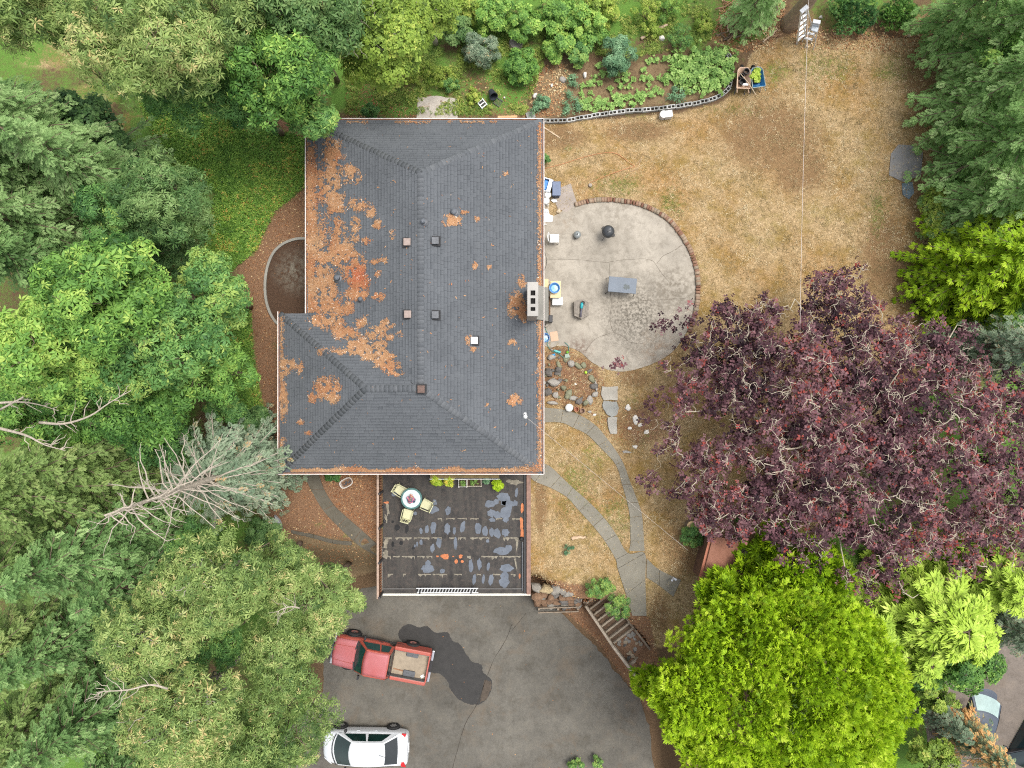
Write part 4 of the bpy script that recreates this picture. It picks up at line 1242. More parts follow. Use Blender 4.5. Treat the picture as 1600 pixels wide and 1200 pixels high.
broadleaf('ash_tree', 'small green tree west of the dark blue green tree, a dark gap beside it', 182, 336, 54, 48, 6.0, 1.8, L_green, 113, 1300, .23, 18, STARN, tmu=.45)
broadleaf('shade_tree', 'dark understorey tree beside the diagonal dirt path', 132, 200, 60, 52, 3.5, 1.8, L_dark, 114, 1600, .2, 22, OVAL, tmu=.4)
broadleaf('shade_tree', 'dark glossy understorey tree by the west end of the ivy bank', 190, 250, 52, 40, 3.6, 1.6, L_dark, 115, 1300, .2, 18, OVAL, tmu=.45)
broadleaf('maple_tree', 'large bright green tree with a tall crown tip west of the round pond', 168, 462, 104, 82, 9.5, 2.4, L_bright, 116, 3400, .24, 34, STAR, tmu=.50, accent=.01)
broadleaf('maple_tree', 'yellow green tree against the left edge below the grey green fir', 78, 545, 88, 96, 9.0, 2.4, L_bright, 117, 3200, .24, 34, STAR, tmu=.76, accent=.02)
broadleaf('maple_tree', 'broad mid green tree in the middle of the western grove', 236, 545, 112, 92, 7.6, 2.4, L_green, 118, 3600, .23, 38, STAR, tmu=.62, accent=.01)
broadleaf('maple_tree', 'green tree at the edge of the litter strip opposite the round pond', 328, 462, 56, 70, 6.0, 2.2, L_green, 119, 2000, .22, 26, STAR, tmu=.66)
broadleaf('maple_tree', 'bright green tree at the edge of the litter strip below the pond', 326, 582, 62, 62, 5.6, 2.0, L_bright, 120, 2000, .22, 26, STAR, tmu=.50)
broadleaf('maple_tree', 'green tree behind the fallen grey branches in the west', 205, 640, 108, 58, 6.0, 2.0, L_bright, 121, 2600, .22, 30, STAR, tmu=.36)
broadleaf('maple_tree', 'green tree on the left edge under bare grey limbs', 50, 650, 84, 54, 6.4, 2.0, L_bright, 122, 2000, .22, 24, STAR, tmu=.40)
broadleaf('shade_tree', 'dark green tree in the hollow north of the dead topped spruce', 248, 690, 66, 48, 4.0, 1.8, L_green, 123, 1700, .2, 22, STAR, tmu=.36)
broadleaf('ash_tree', 'light olive tree with pale twigs below the blue green spruce', 330, 908, 104, 70, 7.2, 2.2, L_olive, 124, 3200, .22, 36, STARN, accent=.018, tmu=.50, bark=m_barkg, nlimb=8)
broadleaf('ash_tree', 'olive tree touching the garage corner', 500, 930, 84, 54, 5.4, 1.9, L_olive, 125, 2600, .21, 30, STARN, accent=.012, tmu=.46)
broadleaf('ash_tree', 'green tree south of the curved left path', 436, 874, 60, 42, 4.6, 1.8, L_olive, 126, 1600, .20, 22, STARN, tmu=.40, accent=.02)
broadleaf('ash_tree', 'olive tree in front of the red pickup, hiding its nose', 452, 1015, 74, 62, 4.6, 2.0, L_olive, 127, 2300, .21, 28, STARN, accent=.015, tmu=.48)
broadleaf('ash_tree', 'tree with yellowing orange tips and bare twigs by the bottom edge', 285, 1118, 100, 74, 7.0, 2.2, L_olive, 128, 2900, .22, 34, STARN, accent=.12, tmu=.58, bark=m_barkg, nlimb=10)
broadleaf('ash_tree', 'olive tree over the bonnet of the white hatchback', 432, 1135, 92, 70, 4.4, 2.0, L_olive, 129, 2700, .21, 30, STARN, accent=.012, tmu=.44)
broadleaf('ash_tree', 'olive tree on the bottom edge left of the white hatchback', 372, 1196, 80, 44, 5.6, 1.8, L_olive, 130, 1700, .21, 22, STARN, accent=.012, tmu=.44)
broadleaf('ash_tree', 'light green tree with gaps and grey branches south of the dead topped spruce', 238, 985, 84, 66, 7.2, 2.0, L_olive, 131, 2200, .22, 28, STARN, accent=.012, tmu=.52, bark=m_barkg, nlimb=8)

for i_, (cx_, cy_, rr_, zc_, mt_, lab_) in enumerate([(398, 655, 26, 1.2, L_dark, 'dark low bush on the ivy by the west wall'), (352, 640, 34, 2.6, L_green, 'green bush filling the gap north of the blue green spruce'), (412, 832, 26, 1.4, L_dark, 'dark bush at the south foot of the blue green spruce'), (338, 1010, 52, 3.0, L_green, 'shaded green bush in the gap of the olive trees'), (20, 160, 44, 3.0, L_dark, 'dark bush at the left edge above the dark hollow'), (300, 700, 40, 2.6, L_dark, 'dark bush in the hollow behind the spruce'), (272, 404, 40, 3.0, L_dark, 'dark bush in the hollow west of the sunken bed'), (300, 850, 40, 3.0, L_green, 'green bush under the dead spruce branches')]):
    broadleaf('bush', lab_, cx_, cy_, rr_, rr_ * .8, zc_, 1.1, mt_, 160 + i_, 900, .19, 16, STAR, tmu=.5, cat='bush', nlimb=3, rt=.06)

def fir(label, cx, cy, h, rad, mat, seed, **kw):
    return conifer('fir_tree', label, cx, cy, h, rad, mat, seed, **kw)
fir('grey green fir against the left edge beside a dark hollow', 8, 258, 11.5, 2.3, L_fir, 214, tmu=.52)
fir('grey green fir with pale bough stems beside the diagonal dirt path', 52, 205, 12.5, 3.0, L_fir, 201, tmu=.58)
fir('grey green fir left of the dark blue green tree, long drooping sprays', 150, 268, 11.0, 2.4, L_fir, 202, tmu=.52)
fir('grey green fir on the left edge above the yellow green tree', 18, 345, 12.5, 2.8, L_fir, 203, tmu=.60)
fir('dark fir half hidden behind the tall bright green crown', 70, 415, 10.0, 2.2, L_fird, 204, tmu=.50)
fir('light green fir on the left edge with a tan cone cluster', 60, 762, 13.0, 3.2, L_firl, 205, tmu=.46, accent=.01)
fir('light green fir beside the tip of the dead spruce', 128, 712, 10.5, 2.3, L_firl, 206, tmu=.46)
fir('green fir in shade below the tip of the dead spruce', 150, 862, 10.5, 2.8, L_fird, 207, tmu=.60)
fir('dull green fir standing on the left edge below the cone bearing fir', 30, 880, 12.5, 2.7, L_firl, 208, tmu=.34)
fir('light green fir on the left edge south of the dull green fir', 22, 1010, 13.0, 3.0, L_firl, 209, tmu=.52)
fir('dark green fir in the southwest grove beside the olive tree with gaps', 128, 985, 10.5, 2.8, L_fird, 210, tmu=.56)
fir('dark green fir in the southwest grove next to the tree with orange tips', 150, 1110, 11.0, 2.9, L_fird, 211, tmu=.56)
fir('yellowish fir in the bottom left corner', 40, 1140, 12.5, 3.0, L_firl, 212, tmu=.44)
fir('dark fir on the bottom edge behind the tree with orange tips', 190, 1196, 9.5, 2.4, L_fird, 213, tmu=.48)
fir('slim dark fir between the two southwest groves', 216, 905, 8.5, 2.0, L_fird, 214, tmu=.55)
conifer('spruce_tree', 'blue green spruce whose tall bare grey top leans out over the western grove', 322, 748, 12.6, 2.7, L_blue, 220, z0=.6, dead_from=5.6, tmu=.58, droop=.30, accent=.05, leaf=.58, bpw=9, wh=.30, bark=m_dead, power=.55)
conifer('spruce_tree', 'small blue green spruce close by the southwest corner of the house', 400, 745, 5.8, 1.7, L_blue, 221, z0=.5, tmu=.66, leaf=.52, bpw=7, wh=.28, accent=.03)

# fallen or dead grey limbs on the left
def deadlimb(label, pts, z, r0, seed, nt_=9):
    r = np.random.RandomState(seed)
    p3 = [np.array(P(x, y, z + dz)) for x, y, dz in pts]
    o0 = p3[0].copy()
    root = thing('dead_limb', label, 'dead branch', tuple(o0))
    pts3 = [tuple(np.array(q) - o0) for q in spline([tuple(p) for p in p3], 4)]
    n = len(pts3) - 1
    MB().tube(pts3, [r0 * (1 - .8 * i / n) for i in range(n + 1)], 6).obj('stem', m_dead, root, smooth=True)
    for q in range(nt_):
        i = r.randint(2, n); a = np.array(pts3[i]); d = np.array(pts3[min(i + 1, n)]) - np.array(pts3[i - 1]); d = norm(d)
        s = norm(np.cross(d, [0, 0, 1])) * r.choice([-1, 1])
        e = a + (d * r.uniform(.3, 1) + s * r.uniform(.3, .9) + np.array([0, 0, r.uniform(-.2, .3)])) * r.uniform(.35, .9)
        MB().tube(bendline(a, e, r, .07, 4), [r0 * .35, r0 * .3, r0 * .25, r0 * .18, r0 * .08], 4).obj('twig', m_dead, root)
deadlimb('long forked grey limb reaching right over green leaves from the left grove', [(62, 660, 0), (100, 662, .2), (140, 650, .4), (170, 630, .5), (205, 610, .6)], 8.6, .055, 301, 12)
deadlimb('grey dead limb lying across leaves at the left edge, above the other', [(-8, 630, 0), (30, 628, .1), (60, 632, .1), (92, 642, .3)], 8.6, .05, 302, 8)
deadlimb('grey limb angling down to the light green fir at the left edge', [(-6, 668, 0), (40, 680, .2), (70, 695, .2), (102, 704, .2)], 8.6, .06, 303, 9)
deadlimb('short grey limb pointing up right at the left edge', [(0, 640, 0), (28, 625, .2), (50, 612, .3), (70, 600, .4)], 9.4, .04, 304, 5)
deadlimb('twisted bare grey branch fan above the orange tipped tree', [(262, 1076, 0), (235, 1070, .3), (200, 1078, .5), (165, 1080, .5), (150, 1082, .5)], 8.6, .045, 305, 16)
deadlimb('bare pale twigs sticking out of the olive tree below the spruce', [(468, 950, 0), (455, 948, .2), (440, 952, .4), (432, 958, .4)], 7.0, .035, 306, 9)
deadlimb('thin bare branches hanging through the twiggy yellow green tree', [(560, 0, 0), (558, 30, .1), (556, 60, 0), (552, 85, -.1)], 7.0, .03, 307, 10)
# ------------------------------------------------------------------ the trees: east side
fir('grey green fir on the right edge reaching over the upper lawn corner', 1592, 122, 10.0, 2.2, L_firr, 230, tmu=.56)
fir('green fir with long sprays on the right edge beside the dark board', 1606, 212, 10.0, 2.4, L_firr, 231, tmu=.48)
fir('darker fir behind the lime hedge strip on the right edge', 1590, 300, 8.5, 2.0, L_firr, 232, tmu=.62)
fir('dark fir in the top right corner', 1600, 34, 9.5, 2.0, L_firr, 233, tmu=.56)
fir('grey green fir on the top edge left of the top right corner', 1536, -8, 8.0, 1.6, L_firr, 234, tmu=.52)
broadleaf('maple_tree', 'bright green broadleaf tree among the firs of the top right corner', 1575, 95, 42, 46, 4.2, 1.6, L_bright, 235, 1300, .2, 18, STAR, tmu=.45)
fir('grey green fir on the top edge, left of the big leaning trunk', 1202, -22, 5.5, 1.15, L_firr, 236, tmu=.66, frac=.6)
conifer('cypress_tree', 'feathery lime green cypress east of the lawn', 1540, 402, 6.0, 2.6, L_lime, 240, z0=.5, tmu=.44, leaf=.50, droop=.20, tmpls=PLUME, bpw=9, wh=.28, power=.62)
conifer('cypress_tree', 'lower lime green cypress pointing a branch at the lawn above the purple tree', 1498, 442, 4.2, 2.1, L_lime, 241, z0=.4, tmu=.42, leaf=.46, droop=.22, tmpls=PLUME, bpw=8, wh=.28, power=.7)
conifer('spruce_tree', 'pale blue green spruce on the right edge beside the purple tree', 1590, 545, 7.5, 1.9, L_blue, 242, z0=.5, tmu=.66, leaf=.5, bpw=7, wh=.28)
conifer('spruce_tree', 'pale blue green spruce on the right edge above the parking court', 1597, 985, 6.0, 1.7, L_blue, 243, z0=.5, tmu=.66, leaf=.5, bpw=7, wh=.28)
conifer('spruce_tree', 'small spruce with orange dying tips beside the dark sedan', 1532, 1166, 4.2, 1.35, L_orange, 244, z0=.4, tmu=.40, tsd=.26, leaf=.5, bpw=8, wh=.26, accent=.28)
conifer('spruce_tree', 'dusty green young spruce tucked between the cypress hedge and the dark sedan', 1480, 1128, 3.4, .95, L_blue, 245, z0=.3, tmu=.55, leaf=.36, bpw=7, wh=.22)

conifer('cypress_tree', 'lime green cypress cut by the right edge, east of the feathery one', 1588, 440, 5.4, 2.4, L_lime, 262, z0=.4, tmu=.46, leaf=.6, droop=.20, tmpls=PLUME, bpw=9, wh=.27, power=.62)
conifer('cypress_tree', 'yellow green cypress below the lowest fir of the right edge', 1560, 355, 5.0, 2.0, L_lime2, 263, z0=.4, tmu=.34, leaf=.6, droop=.20, tmpls=PLUME, bpw=8, wh=.27, power=.62)
broadleaf('bush', 'green bush on the right edge between the lime cypress and the blue green spruce', 1590, 505, 44, 36, 2.0, 1.3, L_green, 264, 900, .18, 16, STAR, tmu=.55, cat='bush', nlimb=3, rt=.06)
def dome(name, label, cx, cy, rx_, ry_, zc, hz, mat, seed, ncl, leaf, nl, **kw):
    return broadleaf(name, label, cx, cy, rx_, ry_, zc, hz, mat, seed, ncl, leaf, nl, PLUME, mode='plume', nlimb=3, **kw)
dome('golden_cypress', 'huge dense lime green conifer beside the driveway', 1218, 1074, 228, 184, 4.6, 3.6, L_lime, 250, 27000, .20, 330, lobe=(.07, .125), lo=-.25, inner=.12, rough=.06, tmu=.56, tsd=.14, flat=.9, rt=.3)
dome('golden_cypress', 'small lime green bush of scale leaves at the driveway edge below the timber steps', 1030, 1062, 42, 24, 2.0, 1.3, L_lime, 251, 700, .26, 16, lobe=(.25, .4), inner=.05, tmu=.38)
dome('golden_cypress', 'rounded lime green conifer beside the brown shed roof', 1146, 928, 60, 30, 3.0, 1.7, L_lime, 252, 2200, .30, 34, lobe=(.18, .28), inner=.05, tmu=.42)
dome('golden_cypress', 'lime green conifer growing under the purple tree', 1235, 890, 88, 62, 2.6, 2.2, L_lime, 253, 2600, .34, 36, lobe=(.18, .3), inner=.05, tmu=.40)
conifer('cypress_tree', 'pale lime feathery cypress below the purple tree', 1452, 958, 5.0, 3.6, L_lime2, 254, z0=.5, tmu=.56, leaf=.72, droop=.22, tmpls=PLUME, bpw=12, wh=.26, power=.55)
conifer('cypress_tree', 'pale lime cypress against the right edge above the shrubs by the parking court', 1545, 905, 4.8, 2.3, L_lime2, 255, z0=.5, tmu=.56, leaf=.65, droop=.22, tmpls=PLUME, bpw=9, wh=.26, power=.6)
conifer('cypress_tree', 'small pale lime cypress wedged between the huge conifer and the shaded shrub', 1418, 1018, 3.6, 2.1, L_lime2, 265, z0=.4, tmu=.44, leaf=.6, droop=.22, tmpls=PLUME, bpw=9, wh=.26, power=.6)
conifer('cypress_tree', 'pale lime cypress lowest of the feathery group, above the mid green shrub', 1490, 985, 4.2, 2.4, L_lime2, 261, z0=.4, tmu=.52, leaf=.68, droop=.22, tmpls=PLUME, bpw=9, wh=.26, power=.6)
conifer('cypress_tree', 'pale lime cypress between the huge conifer and the feathery cypress', 1345, 975, 3.8, 2.4, L_lime2, 256, z0=.4, tmu=.40, leaf=.65, droop=.22, tmpls=PLUME, bpw=9, wh=.26, power=.6)
broadleaf('laurel_bush', 'mid green bushy shrub overhanging the back of the dark sedan', 1502, 1036, 66, 34, 2.6, 1.3, L_bright, 257, 1700, .15, 24, OVAL, tmu=.42, cat='bush')
broadleaf('laurel_bush', 'dark green shrub in shade beside the lime conifer and the parking court', 1452, 1048, 34, 34, 1.8, 1.2, L_green, 258, 800, .15, 16, OVAL, tmu=.40, cat='bush')
broadleaf('laurel_bush', 'olive yellow low shrub left of the dark sedan', 1462, 1092, 26, 28, 1.2, .9, L_yg, 259, 700, .13, 14, OVAL, tmu=.32, cat='bush')

broadleaf('laurel_bush', 'green bush on the bottom edge between the huge lime conifer and the orange tipped spruce', 1455, 1185, 42, 30, 1.6, 1.1, L_yg, 260, 900, .15, 16, OVAL, tmu=.40, cat='bush')
# the purple leaved tree: limbs first, twigs on the limbs, leaves on the twigs
def plum():
    r = np.random.RandomState(77)
    OUT = [(1105, 478), (1130, 448), (1170, 452), (1215, 462), (1262, 440), (1300, 424), (1345, 418), (1352, 452), (1375, 474), (1415, 492), (1442, 472), (1500, 498), (1535, 535), (1565, 560), (1612, 592), (1680, 640), (1680, 890), (1600, 892), (1545, 905), (1490, 925), (1440, 935), (1405, 945), (1385, 925), (1335, 945), (1300, 962), (1275, 935), (1250, 890), (1195, 872), (1150, 848), (1105, 832), (1070, 800), (1048, 755), (1062, 715), (1025, 690), (1060, 650), (1040, 610), (1062, 570), (1055, 540), (1078, 505)]
    ccx, ccy = 1345, 680
    base = np.array(P(ccx, ccy, 3.2)); base[2] = 0; base[:2] *= .97
    root = thing('purple_leaf_tree', 'broad purple leaved tree with pale twigs showing through its crown', 'tree', tuple(base))
    S = []
    while len(S) < 2000:
        px, py = r.uniform(1010, 1690), r.uniform(405, 975)
        if not inpoly(np.array([px]), np.array([py]), OUT)[0]: continue
        d = distpoly(np.array([px]), np.array([py]), OUT)[0]
        keep = .45 + .55 * min(1, d / 40)
        hole = fbm(px / 38, py / 38, 5, 3)
        if px < 1190: keep *= .24 + .46 * (hole > .48) + .45 * np.clip((px - 1040) / 150, 0, 1)
        if py < 520: keep *= .35 + .5 * (hole > .5)
        if hole < .40: keep *= (.18 if px < 1200 or py > 850 else .5)
        if px + py < 1800 and hole < .47: keep *= .3
        if py > 850: keep *= .30 + .7 * (hole > .52)
        if r.rand() > keep: continue
        q = np.clip(np.hypot((px - ccx) / 330, (py - ccy) / 270), 0, 1)
        z = 3.2 + 2.9 * (1 - q * q) + r.normal(0, .32)
        if r.rand() < .36: z -= r.uniform(.4, 1.4)
        S.append((*P(px, py, z)[:2], z))
    for px, py in [(1015, 625), (1022, 640), (1030, 615), (1045, 628), (1008, 655), (1040, 662), (1046, 690), (1052, 700), (1028, 705), (1020, 758), (1025, 745), (1042, 770), (960, 570), (968, 568), (1005, 752), (1048, 510), (1060, 505), (1028, 512), (1042, 506), (1110, 560), (1040, 572), (1060, 590), (1075, 480), (1082, 498)]:
        S.append(P(px, py, 3.4 + r.normal(0, .2)))
    S = np.array(S)
    # rosettes round each sprig
    pos = []; tn = []
    for i, s in enumerate(S):
        n = r.randint(6, 13); off = r.normal(0, 1, (n, 3)) * np.array([.17, .17, .10]); pos.append(s + off)
        tn.append(np.clip(.52 + 1.3 * (fbm(s[0] * .9, s[1] * .9, 9, 3) - .5) + r.normal(0, .20, n), 0, .95))
    pos = np.concatenate(pos); tn = np.concatenate(tn); tn = np.where(r.rand(len(tn)) < .03, 1.0, tn)
    nn = norm(np.array([0, 0, 1.0]) + r.normal(0, .45, pos.shape))
    V, F, T = place(OVAL, pos - base, frames_n(nn, r), .155 * r.uniform(.55, 1.35, len(pos)), tn, r, .09)
    meshobj('crown', npmesh('crown', V, F, L_plum, T), root)
    MB().tube([(0, 0, -.2), (.02, 0, .6), (0, .03, 1.3), (0, 0, 1.9)], [.34, .26, .23, .2], 10).obj('trunk', m_barkg, root, smooth=True)
    # limbs
    tg = []
    for k in range(15):
        a = 2 * pi * k / 15 + r.uniform(-.15, .15); tg.append((ccx + 290 * cos(a) * r.uniform(.75, .98), ccy + 235 * sin(a) * r.uniform(.75, .98), 4.1))
    for k in range(6):
        a = 2 * pi * k / 6 + r.uniform(-.3, .3); tg.append((ccx + 130 * cos(a), ccy + 110 * sin(a), 6.0))
    limbs = []
    for (px, py, z) in tg:
        e = np.array(P(px, py, z)) - base
        a = np.array([0, 0, r.uniform(1.2, 1.9)])
        mid = a + (e - a) * .5 + np.array([*r.normal(0, .25, 2), .75])
        pts = spline([tuple(a), tuple(a + (mid - a) * .5 + r.normal(0, .1, 3)), tuple(mid), tuple(mid + (e - mid) * .5 + r.normal(0, .18, 3)), tuple(e)], 5)
        limbs.append(np.array(pts))
    mbs = [MB() for _ in limbs]
    for l, mb in zip(limbs, mbs):
        n = len(l) - 1
        mb.tube([tuple(p) for p in l], [.10 * (1 - .82 * i / n) for i in range(n + 1)], 6)
    allp = np.concatenate([l[4:] for l in limbs]); own = np.concatenate([np.full(len(l) - 4, k) for k, l in enumerate(limbs)])
    nodes = list(allp); nown = list(own)
    order = r.permutation(len(S))[:1200]
    order = sorted(order, key=lambda i: np.min(np.linalg.norm(allp - (S[i] - base), axis=1)))
    for i in order:
        e = S[i] - base + np.array([0, 0, r.uniform(-.05, .42)])
        A = np.array(nodes); dd = np.linalg.norm(A - e, axis=1); j = int(np.argmin(dd + (dd < .25) * 9))
        a = A[j]; L = dd[j]
        if L > 2.2: continue
        pts = bendline(a, e, r, .09, 5, .06)
        rr = (.022 if L > .6 else .015) if i < 2000 else .006
        mbs[nown[j]].tube(pts, [rr, rr * .95, rr * .85, rr * .7, rr * .55, rr * .3], 4, cap=False)
        for q in (2, 3, 4, 5): nodes.append(np.array(pts[q])); nown.append(nown[j])
        for q in range(r.randint(1, 5)):
            p = np.array(pts[r.randint(2, 6)]); e2 = p + norm(r.normal(size=3) * np.array([1, 1, .5]) + (e - a) / (L + .01) * .8) * r.uniform(.18, .5)
            mbs[nown[j]].tube(bendline(p, e2, r, .12, 3), [.011, .010, .008, .005], 4, cap=False)
    for mb in mbs: mb.obj('limb', m_pale, root)
plum()

# big leaning trunk at the top edge
def leaning():
    root = thing('pine_tree', 'thick bare brown trunk of a tall tree rising beside the aluminium stepladder', 'tree', P(1233, 38))
    r = np.random.RandomState(5)
    H = 16.0
    tr = [(0, 0, -.2), (.02, .0, .5), (.06, .05, 1.5), (.15, .2, 3.5), (.35, .5, 7), (.6, .8, 11), (.8, 1.0, H)]
    MB().tube(tr, [.52, .40, .34, .31, .27, .2, .1], 14).obj('trunk', M('pine_bark', (.32, .235, .165), .3, 6, .95, .6), root, smooth=True)
    rad = (2.8, 2.8, 3.0)
    V, F, T, Lc, Lr = crown_mesh(r, (1.2, 2.8, 12.5), rad, 26, 1600, .4, FROND, L_fird, mode='plume')
    meshobj('crown', npmesh('crown', V, F, L_fird, T), root)
leaning()

# ------------------------------------------------------------------ shrubs
shrub('shrub', 'round grey green shrub north of the roof', 752, 78, 29, 1.5, L_blue, 401, 900, .17, STARN, 18, tmu=.62)
shrub('shrub', 'compact bright green shrub northeast of the roof, beside bare soil', 814, 103, 29, 1.2, L_bright, 402, 1100, .11, OVAL, 20, tmu=.52)
shrub('shrub', 'small dark green shrub against the north eave', 580, 176, 18, .9, L_green, 403, 450, .09, OVAL, 10, tmu=.34)
shrub('tall_weed', 'tall blue green plant at the back of the vegetable bed', 968, 85, 27, 1.7, L_kale, 404, 700, .19, STAR, 16, rpy=32, tmu=.5, cat='plant')
shrub('shrub', 'dark yew like shrub on the top edge right of the stepladder, the larger of two', 1335, 18, 40, 1.4, L_green, 405, 1500, .12, PLUME, 22, rpy=27, mode='plume', tmu=.36)
shrub('shrub', 'green fern like shrub on the top edge, right of the larger dark one', 1402, 22, 32, 1.1, L_bright, 406, 1000, .13, PLUME, 16, rpy=24, mode='plume', tmu=.30)
shrub('shrub', 'dark green shrub with a cut log behind it near the brown shed', 1082, 838, 22, .8, L_green, 407, 600, .11, STAR, 12, rpy=17, tmu=.50)
shrub('shrub', 'sprawling green rose shrub at the head of the timber steps', 937, 919, 22, 1.2, L_green, 408, 520, .11, STAR, 12, rpy=17, tmu=.70, accent=.03)
shrub('shrub', 'sprawling green rose shrub halfway down the timber steps', 967, 950, 24, 1.2, L_green, 409, 560, .11, STAR, 12, rpy=24, tmu=.70, accent=.03)
shrub('shrub', 'bright green shrub showing under the purple tree near the leaning post', 1143, 806, 13, .8, L_bright, 410, 260, .11, OVAL, 8, tmu=.35)
shrub('shrub', 'low green shrub against the east wall near the upper corner', 852, 247, 7, .6, L_green, 411, 160, .08, OVAL, 6, tmu=.45)
shrub('shrub', 'dark green shrub under the south eave beside the white tub', 520, 745, 16, .6, L_green, 412, 300, .09, OVAL, 8, rpy=8, tmu=.35)
shrub('shrub', 'green leaves poking up at the bottom edge of the driveway, the left of two sprigs', 900, 1196, 18, .9, L_green, 413, 240, .14, STAR, 8, rpy=7, tmu=.65, z0=ZD)
shrub('shrub', 'green leaves poking up at the bottom edge of the driveway, the right of two sprigs', 934, 1192, 9, 1.0, L_green, 414, 130, .14, STAR, 6, rpy=8, tmu=.65, z0=ZD)
shrub('hedge', 'narrow lime green hedge strip along the east edge of the lawn', 1462, 330, 15, 1.5, L_yg, 415, 1300, .08, OVAL, 26, rpy=52, tmu=.62, cat='hedge')
shrub('shrub', 'small dead looking grey green shrub on the dry slope right of the garage', 888, 858, 9, .5, L_kale, 416, 90, .09, STAR, 6, tmu=.25)
# laurels of the northern bank
for i, (x, y, rr, h, mt_, lab) in enumerate([(712, 40, 26, 1.6, L_dark, 'dark green laurel left of the grey green shrub'), (770, 18, 34, 1.8, L_bright, 'bright laurel on the top edge above the grey green shrub'),
        (818, 30, 30, 1.7, L_bright, 'bright laurel on the top edge above the compact round shrub'), (868, 18, 32, 1.7, L_bright, 'bright laurel on the top edge, right of the round shrub'),
        (872, 66, 26, 1.4, L_bright, 'bright laurel just above the bare soil corner'), (918, 40, 32, 1.6, L_bright, 'wide bright laurel above the tall blue green plant'),
        (940, 12, 28, 1.6, L_yg, 'yellow green laurel on the top edge, last of the laurel row'), (905, 80, 20, 1.1, L_green, 'low green laurel at the edge of the vegetable bed'), (735, 8, 24, 1.5, L_yg, 'yellow green laurel on the top edge above the dark one')]):
    shrub('laurel', lab, x, y, rr, h, mt_, 430 + i, 700, .15, OVAL, 14, tmu=.62, cat='bush', group='laurels on the northern bank')
for i, (x, y, rr, h, mt_, lab) in enumerate([(1010, 20, 24, .9, L_yg, 'weedy yellow green clump right of the last laurel'), (1045, 12, 22, .9, L_bright, 'weedy bright clump on the top edge above the log stack'), (1065, 60, 24, .8, L_green, 'weedy green clump just above the squash plants'),
        (1020, 45, 16, .6, L_yg, 'weedy clump beside the split logs'), (690, 120, 22, .6, L_yg, 'weedy clump above the old concrete slab'), (705, 130, 14, .5, L_green, 'darker weedy clump above the slab corner'), (648, 105, 26, .6, L_yg, 'weedy clump beside the twiggy yellow green tree'), (740, 150, 14, .4, L_yg, 'weedy clump by the black pot'), (1100, 35, 18, .6, L_yg, 'thin weedy clump at the brush pile edge'), (848, 158, 12, .5, L_kale, 'blue green clump by the end of the block border')]):
    shrub('weed_clump', lab, x, y, rr, h, mt_, 450 + i, 320, .11, STAR, 10, tmu=.60, cat='weeds', group='weed clumps on the northern bank')

# ------------------------------------------------------------------ vegetable bed
def plant_proto(name, mat, tm, n, leaf, h, seed, spread):
    r = np.random.RandomState(seed)
    pos = np.stack([r.normal(0, spread, n), r.normal(0, spread, n), h * r.uniform(.5, 1, n)], 1)
    nn = norm(np.stack([pos[:, 0] * 1.4, pos[:, 1] * 1.4, np.full(n, .9)], 1) + r.normal(0, .2, (n, 3)))
    V, F, T = place(tm, pos, frames_n(nn, r), leaf * r.uniform(.7, 1.15, n), np.clip(r.normal(.52, .2, n), 0, 1), r, .08)
    st = MB()
    for p in pos: st.tube([(0, 0, -.02), (p[0] * .5, p[1] * .5, p[2] * .7), tuple(p)], [.008, .007, .005], 4, cap=False)
    return npmesh(name, V, F, mat, T), st.mesh('stalks', M('stalk_green', (.16, .22, .07), .2, 8, .7))
SQ = [plant_proto('leaves', L_veg, ROUND, 9, .115, .20, 500 + k, .085) for k in range(4)]
SQB = [plant_proto('leaves', L_veg, ROUND, 16, .155, .34, 510 + k, .15) for k in range(4)]
KL = [plant_proto('leaves', L_kale, STAR, 16, .15, .36, 520 + k, .11) for k in range(3)]
def veg(protos, px, py, label, group, sc=1.0):
    me1, me2 = protos[R_.randrange(len(protos))]
    x, y, _ = P(px, py, .15)
    t = thing('squash_plant' if protos is not KL else 'kale_plant', label, 'vegetable plant', (x, y, 0), R_.uniform(0, 6.28), group)
    t.scale = (sc, sc, sc)
    meshobj('leaves', me1, t); meshobj('stalks', me2, t)
small = [(545, 405), (520, 475), (565, 465), (610, 460), (660, 462), (712, 455), (445, 530), (495, 518), (545, 520), (620, 555), (665, 500), (715, 500), (760, 500), (818, 440), (820, 490), (680, 545), (730, 545), (430, 580), (495, 575), (855, 375), (905, 370), (955, 365), (860, 530), (905, 555), (875, 585), (930, 575), (915, 480), (865, 490), (955, 480), (960, 520)]
for x, y in small:
    veg(SQ, 800 + x / 4, y / 4, 'small separate pale green squash plant in the open soil of the bed', 'small squash plants in the open rows', R_.uniform(.8, 1.1))
for x, y in [(440, 640), (490, 625), (540, 630), (585, 630), (640, 610), (690, 605), (735, 600), (780, 595), (825, 595), (530, 680), (620, 670), (690, 655), (745, 650), (800, 630), (470, 665), (560, 655), (660, 635)]:
    veg(SQ, 800 + x / 4, y / 4, 'squash plant in the crowded row along the block border', 'squash plants in the row by the block border', R_.uniform(1.0, 1.3))
BIG = [(985, 395), (1000, 350), (1340, 320), (1382, 360), (1370, 480), (1320, 555), (1190, 560), (1100, 590), (985, 500)]
cnt = 0; got = []
while cnt < 44:
    x, y = R_.uniform(980, 1385), R_.uniform(310, 590)
    if not inpoly(np.array([x]), np.array([y]), BIG)[0] or any(math.hypot(x - a, y - b_) < 34 for a, b_ in got):
        cnt += .02; continue
    got.append((x, y)); cnt += 1
    veg(SQB, 800 + x / 4, y / 4, 'large squash plant in the dense patch at the curved end of the bed', 'large squash plants of the dense patch', R_.uniform(.85, 1.15))
